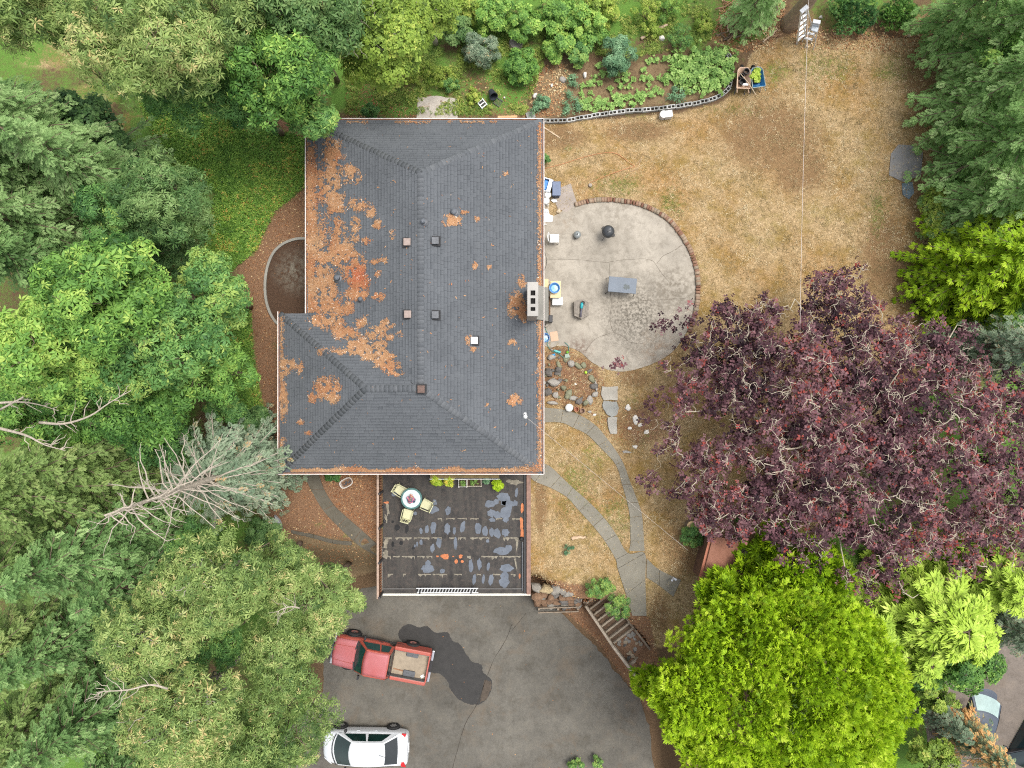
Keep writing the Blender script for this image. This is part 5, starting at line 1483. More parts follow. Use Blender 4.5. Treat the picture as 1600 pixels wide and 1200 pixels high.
for x, y in [(1020, 570), (1055, 600), (1000, 605), (340, 665), (380, 520), (362, 590), (335, 700), (400, 650), (162, 655), (172, 620), (150, 690), (405, 690), (370, 490)]:
    veg(KL, 800 + x / 4, y / 4, 'blue green leafy kale plant at the bed edge', 'blue green kale plants in the bed', R_.uniform(.9, 1.25))

# ------------------------------------------------------------------ ground cover (what nobody could count)
def scatter_px(n, poly=None, dens=None, seed=0, bounds=None):
    r = np.random.RandomState(seed)
    xs = [p[0] for p in poly] if poly else None
    b = bounds or (min(xs), max(xs), min(p[1] for p in poly), max(p[1] for p in poly))
    out = []
    tot = 0
    while tot < n:
        px = r.uniform(b[0], b[1], n * 2); py = r.uniform(b[2], b[3], n * 2)
        k = np.ones(len(px), bool)
        if poly: k &= inpoly(px, py, poly)
        if dens is not None: k &= r.rand(len(px)) < dens(px, py)
        out.append(np.stack([px[k], py[k]], 1)); tot += k.sum()
        if len(out) > 40: break
    return np.concatenate(out)[:n], r

def cover(name, n, polys, mat, tm, leaf, zlo, zhi, seed, dens=None, tmu=.5, tsd=.2, flat=.35):
    Ps = []
    for i, (poly, sh_) in enumerate(polys):
        q, r = scatter_px(int(n * sh_), poly, dens, seed + i); Ps.append(q)
    q = np.concatenate(Ps); r = np.random.RandomState(seed + 99)
    s = CAM_H / FPX
    x = (q[:, 0] - 800) * s; y = (600 - q[:, 1]) * s
    lump = fbm(x * 1.3, y * 1.3, seed % 13, 3)
    z = ground_z(x, y) + zlo + (zhi - zlo) * lump * r.rand(len(x))
    nn = norm(np.array([0, 0, 1.0]) + r.normal(0, flat, (len(x), 3)))
    V, F, T = place(tm, np.stack([x, y, z], 1), frames_n(nn, r), leaf * r.uniform(.6, 1.25, len(x)), np.clip(tmu + (lump - .5) * .8 + r.normal(0, tsd, len(x)), 0, 1), r, .06)
    return meshobj(name, npmesh(name, V, F, mat, T), kind='stuff')

L_ivy = leafmat('leaf_ivy', [(0, (.020, .050, .008)), (.4, (.072, .15, .022)), (.75, (.145, .245, .042)), (.95, (.24, .30, .05)), (1, (.34, .22, .06))], .3, gain=1.8)
cover('ivy', 16000, [(IVY, .78), (IVY2, .22)], L_ivy, SMALL, .085, .02, .22, 601, tmu=.58)
L_weed = leafmat('leaf_weed', [(0, (.05, .09, .018)), (.4, (.13, .19, .035)), (.75, (.22, .27, .06)), (1, (.36, .33, .10))], .3)
cover('weeds', 12000, [([(540, 0), (1110, 0), (1110, 70), (960, 95), (880, 70), (850, 100), (820, 180), (640, 180), (540, 180)], 1)], L_weed, STAR, .10, .02, .25, 611,
      dens=lambda px, py: smooth(.42, .62, fbm(px / 26, py / 26, 3)))
# fallen leaves and needles
L_fall = tintmat('fallen_leaf', [(0, (.13, .05, .022)), (.4, (.28, .125, .055)), (.7, (.40, .23, .115)), (.9, (.50, .36, .18)), (1, (.62, .50, .30))], .9, 20, .1)
LEAF1 = [T_star(1, .55, .1, .05, gap=0, seed=60 + k) for k in range(3)]
cover('fallen_leaves', 12000, [([(375, 180), (480, 180), (480, 490), (440, 490), (440, 740), (405, 740), (385, 480)], .34), ([(505, 742), (592, 742), (592, 850), (560, 820), (525, 790)], .14), ([(440, 745), (490, 745), (560, 850), (590, 900), (450, 900)], .08),
      ([(540, 110), (640, 120), (660, 185), (540, 185)], .10), ([(700, 120), (830, 120), (830, 186), (700, 186)], .05), ([(855, 570), (900, 545), (950, 600), (1010, 680), (960, 720), (900, 640), (860, 630)], .12), ([(820, 905), (905, 912), (1015, 965), (1045, 1105), (1030, 1150), (985, 1090), (940, 1030), (870, 965)], .20), ([(560, 930), (1000, 930), (1020, 1250), (560, 1250)], .008)], L_fall, LEAF1, .085, .004, .03, 621, tmu=.45, tsd=.22, flat=.3)
# wood chips and twigs on the lawn's rim and brush
cover('wood_chips', 3800, [([(1130, 0), (1230, 0), (1210, 75), (1140, 85), (1110, 60)], .5), ([(1230, 45), (1450, 40), (1470, 120), (1440, 85), (1240, 75)], .3), ([(830, 100), (890, 100), (880, 180), (830, 185)], .2)], L_fall, LEAF1, .12, .004, .05, 631, tmu=.66, tsd=.2, flat=.3)
# dry grass
BLADE = [T_star(4, .10, .05, .18, gap=0, seed=70 + k, lj=.5) for k in range(4)]
L_straw = tintmat('dry_grass_blade', [(0, (.13, .10, .045)), (.3, (.30, .225, .105)), (.65, (.48, .37, .20)), (1, (.72, .61, .40))], .9, 20, .1)
cover('dry_grass', 26000, [(LAWN, 1)], L_straw, BLADE, .15, .004, .02, 641, dens=lambda px, py: np.where(inpoly(px, py, PATIO) | inpoly(px, py, BED), 0, .35 + .65 * smooth(.35, .6, fbm(px / 30, py / 30, 6))), tmu=.52, tsd=.30, flat=.35)
L_gg = tintmat('green_grass_blade', [(0, (.06, .10, .02)), (.5, (.15, .20, .04)), (1, (.28, .30, .08))], .9, 20, .1)
cover('green_grass', 2600, [(LAWN, 1)], L_gg, BLADE, .12, .004, .02, 651, dens=lambda px, py: np.where(inpoly(px, py, PATIO), 0, np.maximum.reduce([blob(px, py, *b) for b in [(1048, 318, 26, 34), (960, 290, 60, 24), (1395, 110, 40, 24), (1290, 105, 60, 30), (900, 760, 40, 60), (960, 810, 40, 50), (1370, 330, 20, 60), (1150, 172, 60, 10)]]) ** 2 * .5), tmu=.5)
# ------------------------------------------------------------------ needle litter on the roof
def roof_litter():
    r = np.random.RandomState(55)
    B = [(487, 330, 9, 150, 1.0), (505, 420, 14, 70, .9), (520, 250, 16, 34, 1.0), (508, 290, 14, 26, .9), (523, 300, 14, 22, .7), (552, 275, 12, 12, .9), (548, 265, 8, 10, .9), (560, 320, 18, 9, .9), (580, 332, 8, 9, .9), (526, 325, 12, 26, .9), (530, 370, 14, 22, .85), (556, 352, 8, 12, .8), (590, 350, 9, 7, .9), (556, 372, 6, 6, .9), (572, 376, 6, 6, .8),
         (552, 415, 18, 24, 1.2), (562, 440, 14, 26, 1.2), (540, 395, 16, 14, 1), (525, 400, 12, 20, .9), (557, 460, 16, 10, 1.1), (585, 410, 7, 5, .8), (599, 408, 6, 5, .9), (590, 427, 5, 7, .7), (595, 464, 8, 6, .8), (586, 462, 5, 6, .7), (515, 465, 16, 16, 1.0), (525, 485, 18, 10, .9), (545, 480, 10, 10, .8), (495, 475, 10, 24, 1.0), (515, 440, 12, 14, .8),
         (500, 500, 16, 9, 1.1), (520, 505, 18, 12, 1.2), (540, 522, 18, 12, 1.2), (560, 538, 18, 12, 1.2), (580, 550, 20, 13, 1.2), (597, 560, 14, 14, 1.1), (612, 575, 14, 9, 1.1), (622, 584, 9, 5, 1.0), (565, 505, 12, 12, .9), (588, 520, 14, 10, .95), (605, 508, 10, 8, .85), (595, 540, 10, 8, .9), (610, 528, 6, 5, .8), (625, 522, 5, 4, .8), (614, 555, 6, 5, .8),
         (512, 608, 20, 17, 1.05), (520, 618, 12, 12, 1), (488, 620, 9, 9, .8), (445, 575, 8, 16, 1.0), (455, 570, 10, 8, .9), (444, 625, 6, 30, 1.0), (470, 575, 5, 12, .7), (505, 550, 8, 5, .6), (470, 660, 5, 4, .8), (482, 676, 5, 4, .7), (443, 690, 5, 5, .8),
         (705, 345, 14, 9, 1.0), (722, 330, 8, 5, .7), (613, 367, 5, 7, .9), (745, 342, 4, 4, .8), (742, 415, 4, 5, .8), (765, 418, 4, 4, .8), (805, 475, 12, 18, 1.1), (815, 490, 10, 12, 1.1), (815, 440, 6, 10, .8), (800, 535, 6, 5, .8), (804, 625, 11, 8, 1.1), (760, 630, 5, 4, 1), (732, 530, 5, 8, .7), (740, 545, 7, 4, .7), (725, 706, 4, 4, .7), (650, 707, 3, 3, .6), (545, 550, 40, 6, .4), (790, 270, 5, 4, .5)]
    pts = []
    def add(px, py): pts.append(np.stack([px, py], 1))
    for cx, cy, a, b, d in B:
        n = int(a * b * 2.2 * 2.9 * d)
        px = cx + r.normal(0, .52, n) * a; py = cy + r.normal(0, .52, n) * b
        k = fbm(px / 7, py / 7, 2, 4) + .085 * d + r.normal(0, .055, n) > .52
        k &= np.hypot((px - cx) / a, (py - cy) / b) < 1.25 + .5 * (vnoise(px / 6, py / 6, 3) - .5)
        add(px[k], py[k])
    # drifts along the eaves
    n = 5200; px = r.uniform(455, 846, n); h = 3 + 11 * smooth(.35, .75, fbm(px / 40, px * 0, 8, 3)) * smooth(440, 520, px); py = 736 - np.abs(r.normal(0, .6, n)) * h * .6; add(px, py)
    n = 2400; py = r.uniform(192, 735, n); px = 845 - np.abs(r.normal(0, 1, n)) * (2.0 + 1.5 * fbm(py / 30, py * 0, 4, 3)); add(px, py)
    n = 2600; py = r.uniform(230, 488, n); px = 482 + np.abs(r.normal(0, 1, n)) * 5; add(px, py)
    n = 900; py = r.uniform(495, 735, n); px = 439 + np.abs(r.normal(0, 1, n)) * 2.5; k = fbm(py / 30, py * 0, 6, 3) > .42; add(px[k], py[k])
    n = 800; px = r.uniform(540, 845, n); py = 190 + np.abs(r.normal(0, 1, n)) * 1.8; k = fbm(px / 30, px * 0, 5, 3) > .5; add(px[k], py[k])
    n = 260; px = r.uniform(440, 845, n); py = r.uniform(192, 735, n); add(px, py)
    q = np.concatenate(pts)
    # ray from the photograph's pixel down to the roof plane is close enough with two refinements
    z = np.full(len(q), 3.6)
    faces = []
    for fc in FACES.values():
        a, b, c = fc[0], fc[1], fc[2]; nn = (b - a).cross(c - a)
        faces.append(([(p.x, p.y) for p in fc], a, nn))
    ok = np.zeros(len(q), bool); NZ = np.tile(np.array([0, 0, 1.0]), (len(q), 1))
    for it in range(4):
        s = (CAM_H - z) / FPX; x = (q[:, 0] - 800) * s; y = (600 - q[:, 1]) * s
        ok[:] = False
        for poly, a, nn in faces:
            m_ = inpoly(x, y, poly); ok |= m_
            z = np.where(m_, a.z - (nn.x * (x - a.x) + nn.y * (y - a.y)) / nn.z, z)
            nv = np.array(nn.normalized()) * (1 if nn.z > 0 else -1); NZ[m_] = nv
    x, y, z, NZ = x[ok], y[ok], z[ok], NZ[ok]
    n = len(x)
    tm = [T_star(2, .30, .04, .02, gap=-.5, seed=80 + k) for k in range(3)] + [T_star(2, .9, .03, .03, gap=-.4, seed=84)]
    lump = fbm(x * 1.1, y * 1.1, 2, 3); red = np.exp(-((x - P(560, 0, 4)[0]) ** 2 + (y - P(0, 425, 4)[1]) ** 2) / .5)
    t = np.clip(.45 + (lump - .5) * .5 + .30 * (r.rand(n) - .5) - .35 * red, 0, .9); t = np.where(r.rand(n) < .03, 1, t)
    V, F, T = place(tm, np.stack([x, y, z], 1) + NZ * (.022 + .02 * r.rand(n)[:, None]), frames_n(norm(NZ + r.normal(0, .12, NZ.shape)), r), .058 * r.uniform(.6, 1.3, n), t, r, .04)
    mt_ = tintmat('fallen_needles', [(0, (.36, .10, .05)), (.3, (.38, .185, .090)), (.6, (.42, .25, .135)), (.9, (.50, .335, .205)), (1, (.70, .60, .50))], .95, 25, .1, .12, 2.)
    meshobj('needle_litter', npmesh('needle_litter', V, F, mt_, T), kind='stuff')
roof_litter()

# ------------------------------------------------------------------ vehicles
def carpaint(name, c, fade=None, coat=.6, rough=.3):
    m, nt, b, out = newmat(name)
    n = noise_node(nt, 1.1, 4, .5)
    col = ramp(nt, n.outputs[0], [(.35, c), (.7, fade or [min(1, x * 1.08) for x in c])])
    d = noise_node(nt, 14, 5, .7)
    col = mix(nt, ramp(nt, d.outputs[0], [(.5, 0), (.85, .22)]), col, (.30, .27, .23))
    nt.links.new(col, b.inputs['Base Color']); b.inputs['Roughness'].default_value = rough
    b.inputs['Coat Weight'].default_value = coat; b.inputs['Coat Roughness'].default_value = .15
    return m
m_tyre = M('tyre_rubber', (.018, .018, .018), .25, 12, .85)
m_rim = M('alloy_rim', (.42, .42, .43), .12, 8, .35, metal=.8)
m_blkp = M('black_plastic', (.022, .022, .024), .2, 9, .55)
m_carglass = M('car_glass', (.012, .016, .017), .2, 2, .06, 0, spec=.9)
m_carglass2 = M('green_glass', (.010, .050, .048), .2, 2, .06, 0, spec=.9)
m_chrome = M('chrome', (.62, .62, .64), .1, 6, .2, metal=1)
m_red = M('tail_red', (.45, .012, .015), .2, 6, .25, coat=.5)
m_lampg = M('lamp_glass', (.62, .64, .66), .1, 6, .15, coat=.5)
m_amber = M('amber', (.7, .25, .03), .1, 6, .3)
m_plate = M('number_plate', (.72, .73, .74), .08, 6, .5)

def loft(secs, name, mat, parent, sub=2):
    """secs: list of (x, [(y, z) ... half profile from top centre to bottom centre])"""
    mb = MB(); v = []; f = []
    n = len(secs[0][1]); ring = 2 * n - 2
    for x, pr in secs:
        full = pr + [(-y, z) for y, z in pr[-2:0:-1]]
        for y, z in full: v.append((x, y, z))
    for i in range(len(secs) - 1):
        for k in range(ring):
            a = i * ring + k; b = i * ring + (k + 1) % ring
            f.append((a, a + ring, b + ring, b))
    f.append(tuple(range(ring))); f.append(tuple(range(len(v) - 1, len(v) - ring - 1, -1)))
    return mb.add(v, f).obj(name, mat, parent, smooth=True, sub=sub)

def wheel(root, x, y, r, wd, side, mrim=None, spokes=6):
    w_ = MB().lathe([(r * .55, -wd / 2), (r * .92, -wd / 2), (r, -wd * .36), (r, wd * .36), (r * .92, wd / 2), (r * .55, wd / 2)], (0, 0, 0), 22, cap=False).obj('wheel', m_tyre, root, smooth=True)
    w_.location = (x, y, r); w_.rotation_euler = (radians(-90 * side), 0, 0)
    rm = MB().lathe([(r * .58, -wd * .3), (r * .60, wd * .42), (r * .52, wd * .46), (r * .50, wd * .30), (r * .12, wd * .28), (.0, wd * .36)], (0, 0, 0), 22, cap=False).obj('rim', m_blkp if spokes else (mrim or m_rim), w_, smooth=True)
    if spokes:
        sp = MB()
        for k in range(spokes):
            a = 2 * pi * k / spokes
            sp.bar((r * .08 * cos(a), r * .08 * sin(a), wd * .36), (r * .54 * cos(a), r * .54 * sin(a), wd * .42), .075, .04)
        sp.lathe([(r * .14, wd * .3), (r * .13, wd * .42), (0, wd * .44)], (0, 0, 0), 12, cap=False)
        sp.lathe([(r * .57, wd * .40), (r * .60, wd * .46), (r * .52, wd * .46)], (0, 0, 0), 22, cap=False)
        sp.obj('spokes', mrim or m_rim, w_)
    else:
        MB().lathe([(r * .16, wd * .25), (r * .15, wd * .46), (0, wd * .48)], (0, 0, 0), 12).obj('hub_cap', m_chrome, w_)

def prof(w_, zt, zs, zb, crown=.02):
    return [(0, zt), (w_ * .5, zt - crown * .4), (w_ * .84, zt - crown * 1.4), (w_ * .96, zs), (w_, zs - .14), (w_ * .99, zb + .22), (w_ * .93, zb), (0, zb)]

def lerp(a, b, t): return a + (b - a) * t

def cabin(root, paint, glass, xb_f, xt_f, xt_r, xb_r, wb, wt, zb, zt, bow_f=.16, bow_r=.12, crown=.05, rear_glass=None, nside=2, pil=.07, wsplit=.52, rear=True, band=None):
    """roof, screens and side windows of a closed car: x at base/top, front/rear"""
    def front(s, t, o=0.):   # s across -1..1, t base->top
        xx = lerp(xb_f + bow_f * (1 - s * s), xt_f + bow_f * .6 * (1 - s * s), t) + o
        return (xx, s * lerp(wb, wt, t), lerp(zb, zt + crown * .6 * (1 - s * s), t) + o * .7)
    def rearf(s, t, o=0.):
        xx = lerp(xb_r - bow_r * (1 - s * s), xt_r - bow_r * .6 * (1 - s * s), t) - o
        return (xx, s * lerp(wb * .98, wt * .97, t), lerp(zb, zt + crown * .4 * (1 - s * s) - .015, t) + o * .7)
    def roofp(s, t):
        f = front(s, 1); r_ = rearf(s, 1)
        return (lerp(r_[0], f[0], t), lerp(r_[1], f[1], t) * (1 + .02 * sin(pi * t)), lerp(r_[2], f[2], t) + .045 * sin(pi * t))
    def side(s, t, sg, o=0.):
        b = (lerp(xb_r, xb_f, s), sg * (wb + o), zb); tp = (lerp(xt_r, xt_f, s), sg * (wt + o), zt + .045 * sin(pi * s))
        return tuple(lerp(b[i], tp[i], t) for i in range(3))
    mb = MB()
    mb.patch(lambda a, b: front(a * 2 - 1, b), 10, 4); mb.patch(lambda a, b: rearf(1 - a * 2, b), 10, 4)
    for sg in (-1, 1): mb.patch(lambda a, b: side(a if sg < 0 else 1 - a, b, sg), 10, 4)
    mb.obj('pillars', paint, root, smooth=True)
    MB().patch(lambda a, b: roofp(1 - a * 2, b), 12, 10).obj('roof_panel', paint, root, smooth=True)
    MB().patch(lambda a, b: front((a * 2 - 1) * .93, .03 + b * .90, .012), 10, 4).obj('windscreen', glass, root, smooth=True)
    if rear: MB().patch(lambda a, b: rearf((1 - a * 2) * .88, .08 + b * .84, .012), 10, 4).obj('rear_window', rear_glass or glass, root, smooth=True)
    for sg in (-1, 1):
        cuts = [(.06 + pil * .6, wsplit - .025), (wsplit + .025, .93)] if nside == 2 else [(.08, .40), (.47, .94)]
        for a0, a1 in cuts:
            MB().patch(lambda a, b: side(lerp(a0, a1, a if sg < 0 else 1 - a), .10 + b * .74, sg, .012), 6, 3).obj('side_window', glass, root, smooth=True)
    if band:
        for sg in (-1, 1):
            MB().tube([side(s / 8, 1.0, sg, .02) for s in range(9)], .018, 6).obj('roof_rail', band, root)
    return front, rearf

def arches(root, x, w_, r):
    for sg in (-1, 1):
        a = MB().lathe([(r * 1.14, -.05), (r * 1.14, .0), (r * .4, .0)], (0, 0, 0), 22, cap=True).obj('wheel_arch', m_blkp, root)
        a.location = (x, sg * (w_ - .005), r * 1.04); a.rotation_euler = (radians(-90 * sg), 0, 0)

# --- white hatchback, tail towards the court
white = carpaint('white_paint', (.60, .62, .64), (.56, .59, .62))
hx, hy, _ = P(638, 1168, -1.75)
hat = thing('hatchback', 'white hatchback parked with its nose under the trees, tail to the driveway', 'car', (hx - 2.2, hy - .02, ZD + .012), radians(179))
loft([(-2.2, prof(.60, .86, .80, .34)), (-2.17, prof(.80, .98, .90, .28)), (-1.9, prof(.86, 1.03, .92, .22)), (-1.2, prof(.885, 1.0, .92, .18)), (0, prof(.885, .98, .90, .18)), (1.0, prof(.88, .98, .88, .18)), (1.5, prof(.86, .95, .84, .2)), (1.95, prof(.78, .84, .72, .22)), (2.2, prof(.55, .68, .58, .26))], 'body', white, hat)
cabin(hat, white, M('hatch_glass', (.006, .022, .018), .3, 2, .06, 0, spec=.9), 1.34, .50, -1.0, -1.72, .82, .60, .92, 1.42, .22, .10, .04, m_carglass)
for sx_ in (-1.35, 1.33):
    arches(hat, sx_, .88, .31)
    for sg in (-1, 1): wheel(hat, sx_, sg * .84, .31, .20, sg)
for sg in (-1, 1):
    MB().patch(lambda a, b: (-2.02 + .22 * a - .10 * b, sg * (.58 + .26 * b), .975 - .02 * b - .02 * abs(a)), 3, 4).obj('tail_light', m_red, hat, solid=-.03)
    MB().patch(lambda a, b: (2.0 - .32 * b + .08 * a, sg * (.52 + .28 * b), .76 + .05 * (1 - a)), 3, 4).obj('headlight', m_lampg, hat, solid=-.03)
    mr = MB().lathe([(.03, -.08), (.08, -.04), (.08, .04), (.03, .09)], (0, 0, 0), 10).obj('wing_mirror', m_blkp if sg > 0 else m_blkp, hat, smooth=True)
    mr.location = (.95, sg * .96, 1.0); mr.rotation_euler = (0, radians(20), radians(10 * sg)); mr.scale = (.8, 1.2, 1)
    for q in (-.55, .35): MB().box((q, sg * .893, .80), (.16, .02, .03)).obj('door_handle', white, hat)
MB().patch(lambda a, b: (-2.06 - .10 * (1 - (2 * b - 1) ** 2), (2 * b - 1) * .74, .955 - .004 * a), 1, 10).obj('bumper_step', M('grey_trim', (.22, .23, .25), .1, 5, .5), hat, solid=-.03)
MB().box((-2.21, 0, .62), (.02, .5, .12)).obj('number_plate', m_plate, hat)

MB().patch(lambda a, b: (1.40 + .05 * a + .22 * (1 - (2 * b - 1) ** 2), (2 * b - 1) * .78, .955 + .002 * a), 1, 10).obj('cowl', m_blkp, hat, solid=-.02)
MB().tube([(-.85, 0, 1.49), (-1.15, 0, 1.62)], .012, 5).obj('aerial', m_blkp, hat)
MB().patch(lambda a, b: (-1.78 - .012 * a - .10 * (1 - (2 * b - 1) ** 2), (2 * b - 1) * .70, .962), 1, 10).obj('hatch_seam', m_blkp, hat, solid=-.01)
for k_ in (-1, 1): MB().tube([(1.42, .1 * k_ + .1, .99), (1.15, .1 * k_ + .50, 1.10)], .01, 4).obj('wiper', m_blkp, hat)

# --- faded red pickup
redp = carpaint('faded_red_paint', (.36, .085, .085), (.40, .135, .150), .12, .55)
redd = carpaint('red_paint_side', (.38, .070, .045), (.35, .085, .062), .25, .45)
tx, ty, _ = P(594, 1031, -1.6)
tr = thing('pickup_truck', 'faded red extended cab pickup with a bare plywood bed floor', 'truck', (tx, ty, ZD + .012), radians(169.2))
loft([(-.62, prof(.80, .93, .86, .40)), (0, prof(.84, .96, .90, .36)), (.9, prof(.84, .97, .90, .36)), (1.5, prof(.82, .99, .88, .36)), (2.1, prof(.80, .96, .84, .36)), (2.38, prof(.76, .90, .76, .36)), (2.46, prof(.70, .80, .66, .40))], 'body', redd, tr, 1)
MB().patch(lambda a, b: (lerp(1.18 + .10 * (1 - (2 * b - 1) ** 2), 2.36 + .08 * (1 - (2 * b - 1) ** 2), a), (2 * b - 1) * lerp(.74, .70, a), 1.012 - .065 * a * a - .03 * (2 * b - 1) ** 2), 8, 8).obj('bonnet', redp, tr, smooth=True, solid=.03)
cabin(tr, redd, m_carglass2, 1.20, .66, -.50, -.62, .80, .64, .95, 1.60, .12, .02, .03, m_carglass, nside=2, wsplit=.40, pil=.02)
MB().patch(lambda a, b: (lerp(-.48, .66 + .07 * (1 - (2 * b - 1) ** 2), a), (2 * b - 1) * .60, 1.635 + .03 * sin(pi * a) - .02 * (2 * b - 1) ** 2), 8, 8).obj('roof_skin', redp, tr, smooth=True, solid=.02)
MB().box((.98, .24, 1.02), (.14, .20, .02)).obj('dash_paper', M('paper_pale', (.30, .62, .52), .1, 6, .7), tr)
# the bed
MB().box((-1.54, 0, .66), (1.80, 1.38, .05)).obj('bed_floor', M('bed_plywood', (.30, .245, .18), .25, 2.2, .85, .3), tr)
for sg in (-1, 1):
    MB().box((-1.54, sg * .76, .70), (1.84, .20, .66)).obj('bed_side', redd, tr, bevel=.05)
    MB().box((-1.54, sg * .665, .86), (1.78, .03, .30)).obj('bed_liner', M('bed_grey', (.12, .115, .11), .3, 5, .8), tr)
    MB().box((-1.55, sg * .50, .73), (.62, .30, .12)).obj('wheel_tub', M('tub_grey', (.10, .105, .115), .3, 5, .7), tr, bevel=.04)
    MB().lathe([(.03, 0), (.05, .05), (.0, .07)], (-2.41, sg * .72, .78), 8).obj('tail_light', m_red, tr)
    MB().box((-2.455, sg * .74, .80), (.03, .16, .34)).obj('tail_light', m_red, tr)
    MB().box((2.44, sg * .55, .72), (.05, .30, .16)).obj('headlight', m_lampg, tr)
    mr = MB().box((0, 0, 0), (.10, .20, .15)).bar((0, -.1 * sg, -.02), (.05, -.20 * sg, -.05), .03, .03).obj('wing_mirror', m_blkp, tr, bevel=.015)
    mr.location = (.92, sg * 1.02, 1.08)
    MB().box((.25, sg * .85, .60), (2.5, .02, .07)).obj('side_moulding', m_blkp, tr)
    MB().box((.12, sg * .852, .82), (.18, .02, .04)).obj('door_handle', m_blkp, tr)
MB().box((-.60, 0, .92), (.06, 1.44, .42)).obj('bed_bulkhead', M('bulkhead_dark', (.04, .036, .034), .3, 5, .8), tr)
tg = MB().box((-2.45, 0, .78), (.07, 1.40, .52)).obj('tailgate', redd, tr, bevel=.015)
MB().box((-2.49, 0, .86), (.02, .22, .08)).obj('tailgate_handle', m_blkp, tg)
MB().box((-2.56, 0, .52), (.14, 1.62, .12)).obj('rear_bumper', m_chrome, tr, bevel=.03)
MB().box((-2.56, 0, .585), (.13, .60, .015)).obj('bumper_tread', m_blkp, tr)
MB().box((2.52, 0, .50), (.12, 1.60, .16)).obj('front_bumper', m_chrome, tr, bevel=.03)
MB().box((2.47, 0, .74), (.04, .80, .16)).obj('grille', m_blkp, tr)
for sx_ in (-1.45, 1.62):
    arches(tr, sx_, .845, .35)
    for sg in (-1, 1): wheel(tr, sx_, sg * .83, .35, .22, sg, M('rim_rust', (.22, .10, .085), .3, 8, .6), 0)
MB().patch(lambda a, b: (1.19 + .07 * a + .10 * (1 - (2 * b - 1) ** 2), (2 * b - 1) * .76, .985 + .002 * a), 1, 10).obj('cowl', m_blkp, tr, solid=-.02)
for sg in (-1, 1):
    MB().tube([(1.30, sg * .42, 1.018), (1.85, sg * .40, 1.0), (2.35, sg * .38, .955)], .010, 4).obj('bonnet_crease', redd, tr)
    MB().tube([(-.48, sg * .655, 1.60), (.62, sg * .655, 1.605)], .014, 5).obj('drip_rail', redd, tr)
MB().box((-.56, 0, 1.30), (.012, 1.0, .34)).obj('back_window', m_carglass, tr)
MB().tube([(1.22, -.78, .96), (1.10, -.80, 1.7)], .008, 4).obj('aerial', m_chrome, tr)
wp = MB().tube([(.80, .40, 1.36), (1.18, .10, 1.10)], .008, 4).tube([(.80, -.30, 1.36), (1.16, -.55, 1.08)], .008, 4).obj('wiper', M('wiper_grey', (.3, .3, .3), .2, 6, .5), tr)
def lying(name, label, cat, loc, dims, mat, rz=0., bev=.01, group=None):
    o = MB().box((0, 0, dims[2] / 2), dims).obj(name, mat, None, bevel=bev, loc=loc, rz=rz)
    return tag(o, label, cat, group)
def on_truck(x, y, z):
    a = radians(169.2); return (tx + x * cos(a) - y * sin(a), ty + x * sin(a) + y * cos(a), ZD + .012 + z)
lying('folded_rag', 'small white rag lying in the rear corner of the pickup bed', 'rag', on_truck(-2.25, .52, .69), (.20, .16, .04), M('rag_white', (.7, .68, .64), .15, 9, .9), .5)
lying('timber_offcut', 'thin brown timber strip along the pickup bed floor', 'timber', on_truck(-1.0, .42, .69), (.55, .06, .03), M('timber_brown', (.26, .13, .07), .3, 6, .8), radians(165))
lying('metal_bar', 'rusty metal bar beside the right side wall of the pickup bed', 'bar', on_truck(-1.6, -.58, .69), (1.1, .05, .05), M('rust_bar', (.18, .09, .06), .3, 6, .7), radians(172))

# --- dark blue sedan and black car at the lower right
blue = carpaint('slate_blue_paint', (.030, .045, .070), (.036, .052, .078), .5, .35)
def saloon(label, cx, cy, rz, paint, glass, rear_glass, z0, tall=0., name='sedan'):
    s = thing(name, label, 'car', (cx, cy, z0), rz)
    loft([(-2.3, prof(.62, .80, .72, .34)), (-2.25, prof(.82, .96, .84, .28)), (-1.9, prof(.88, 1.02 + tall * .3, .9, .22)), (-1.0, prof(.90, 1.0 + tall * .3, .9, .2)), (.9, prof(.90, .97 + tall * .2, .88, .2)), (1.5, prof(.87, .93 + tall * .2, .82, .2)), (2.05, prof(.78, .82 + tall * .2, .68, .22)), (2.3, prof(.56, .66, .54, .28))], 'body', paint, s)
    cabin(s, paint, glass, 1.15, .40, -.75 - tall * 1.6, -1.50 - tall * 1.3, .82, .60 + tall * .08, .94 + tall * .2, 1.40 + tall, .20, .20, .04, rear_glass)
    for sx_ in (-1.38, 1.38):
        arches(s, sx_, .885, .33)
        for sg in (-1, 1): wheel(s, sx_, sg * .86, .33, .22, sg, None, 8)
    for sg in (-1, 1):
        MB().box((-2.27, sg * .62, .80), (.06, .34, .14)).obj('tail_light', m_red, s, bevel=.02)
        MB().box((2.16, sg * .58, .66), (.10, .32, .12)).obj('headlight', m_lampg, s, bevel=.02)
        mr = MB().box((0, 0, 0), (.12, .20, .14)).obj('wing_mirror', paint, s, bevel=.03); mr.location = (.88, sg * 1.0, 1.0)
        MB().tube([(-1.42, sg * .845, .955 + tall * .2), (1.1, sg * .845, .955 + tall * .2)], .012, 5).obj('window_trim', m_chrome, s)
        for q in (-.6, .35): MB().box((q, sg * .905, .80), (.18, .02, .03)).obj('door_handle', m_chrome, s)
    MB().box((-2.31, 0, .60), (.02, .5, .12)).obj('number_plate', m_plate, s)
    return s
ra = radians(-111)
rp = Vector(P(1548, 1068, -.1))
cc = rp + Vector((cos(ra), sin(ra), 0)) * 2.2
saloon('slate blue sedan half hidden under shrubs in the parking court', cc.x, cc.y, ra, blue, m_carglass, M('pale_green_glass', (.28, .38, .36), .2, 2, .1, 0, spec=.9), -.985)
ra = radians(-119.5)
wp_ = Vector(P(1594, 1095, -.66))
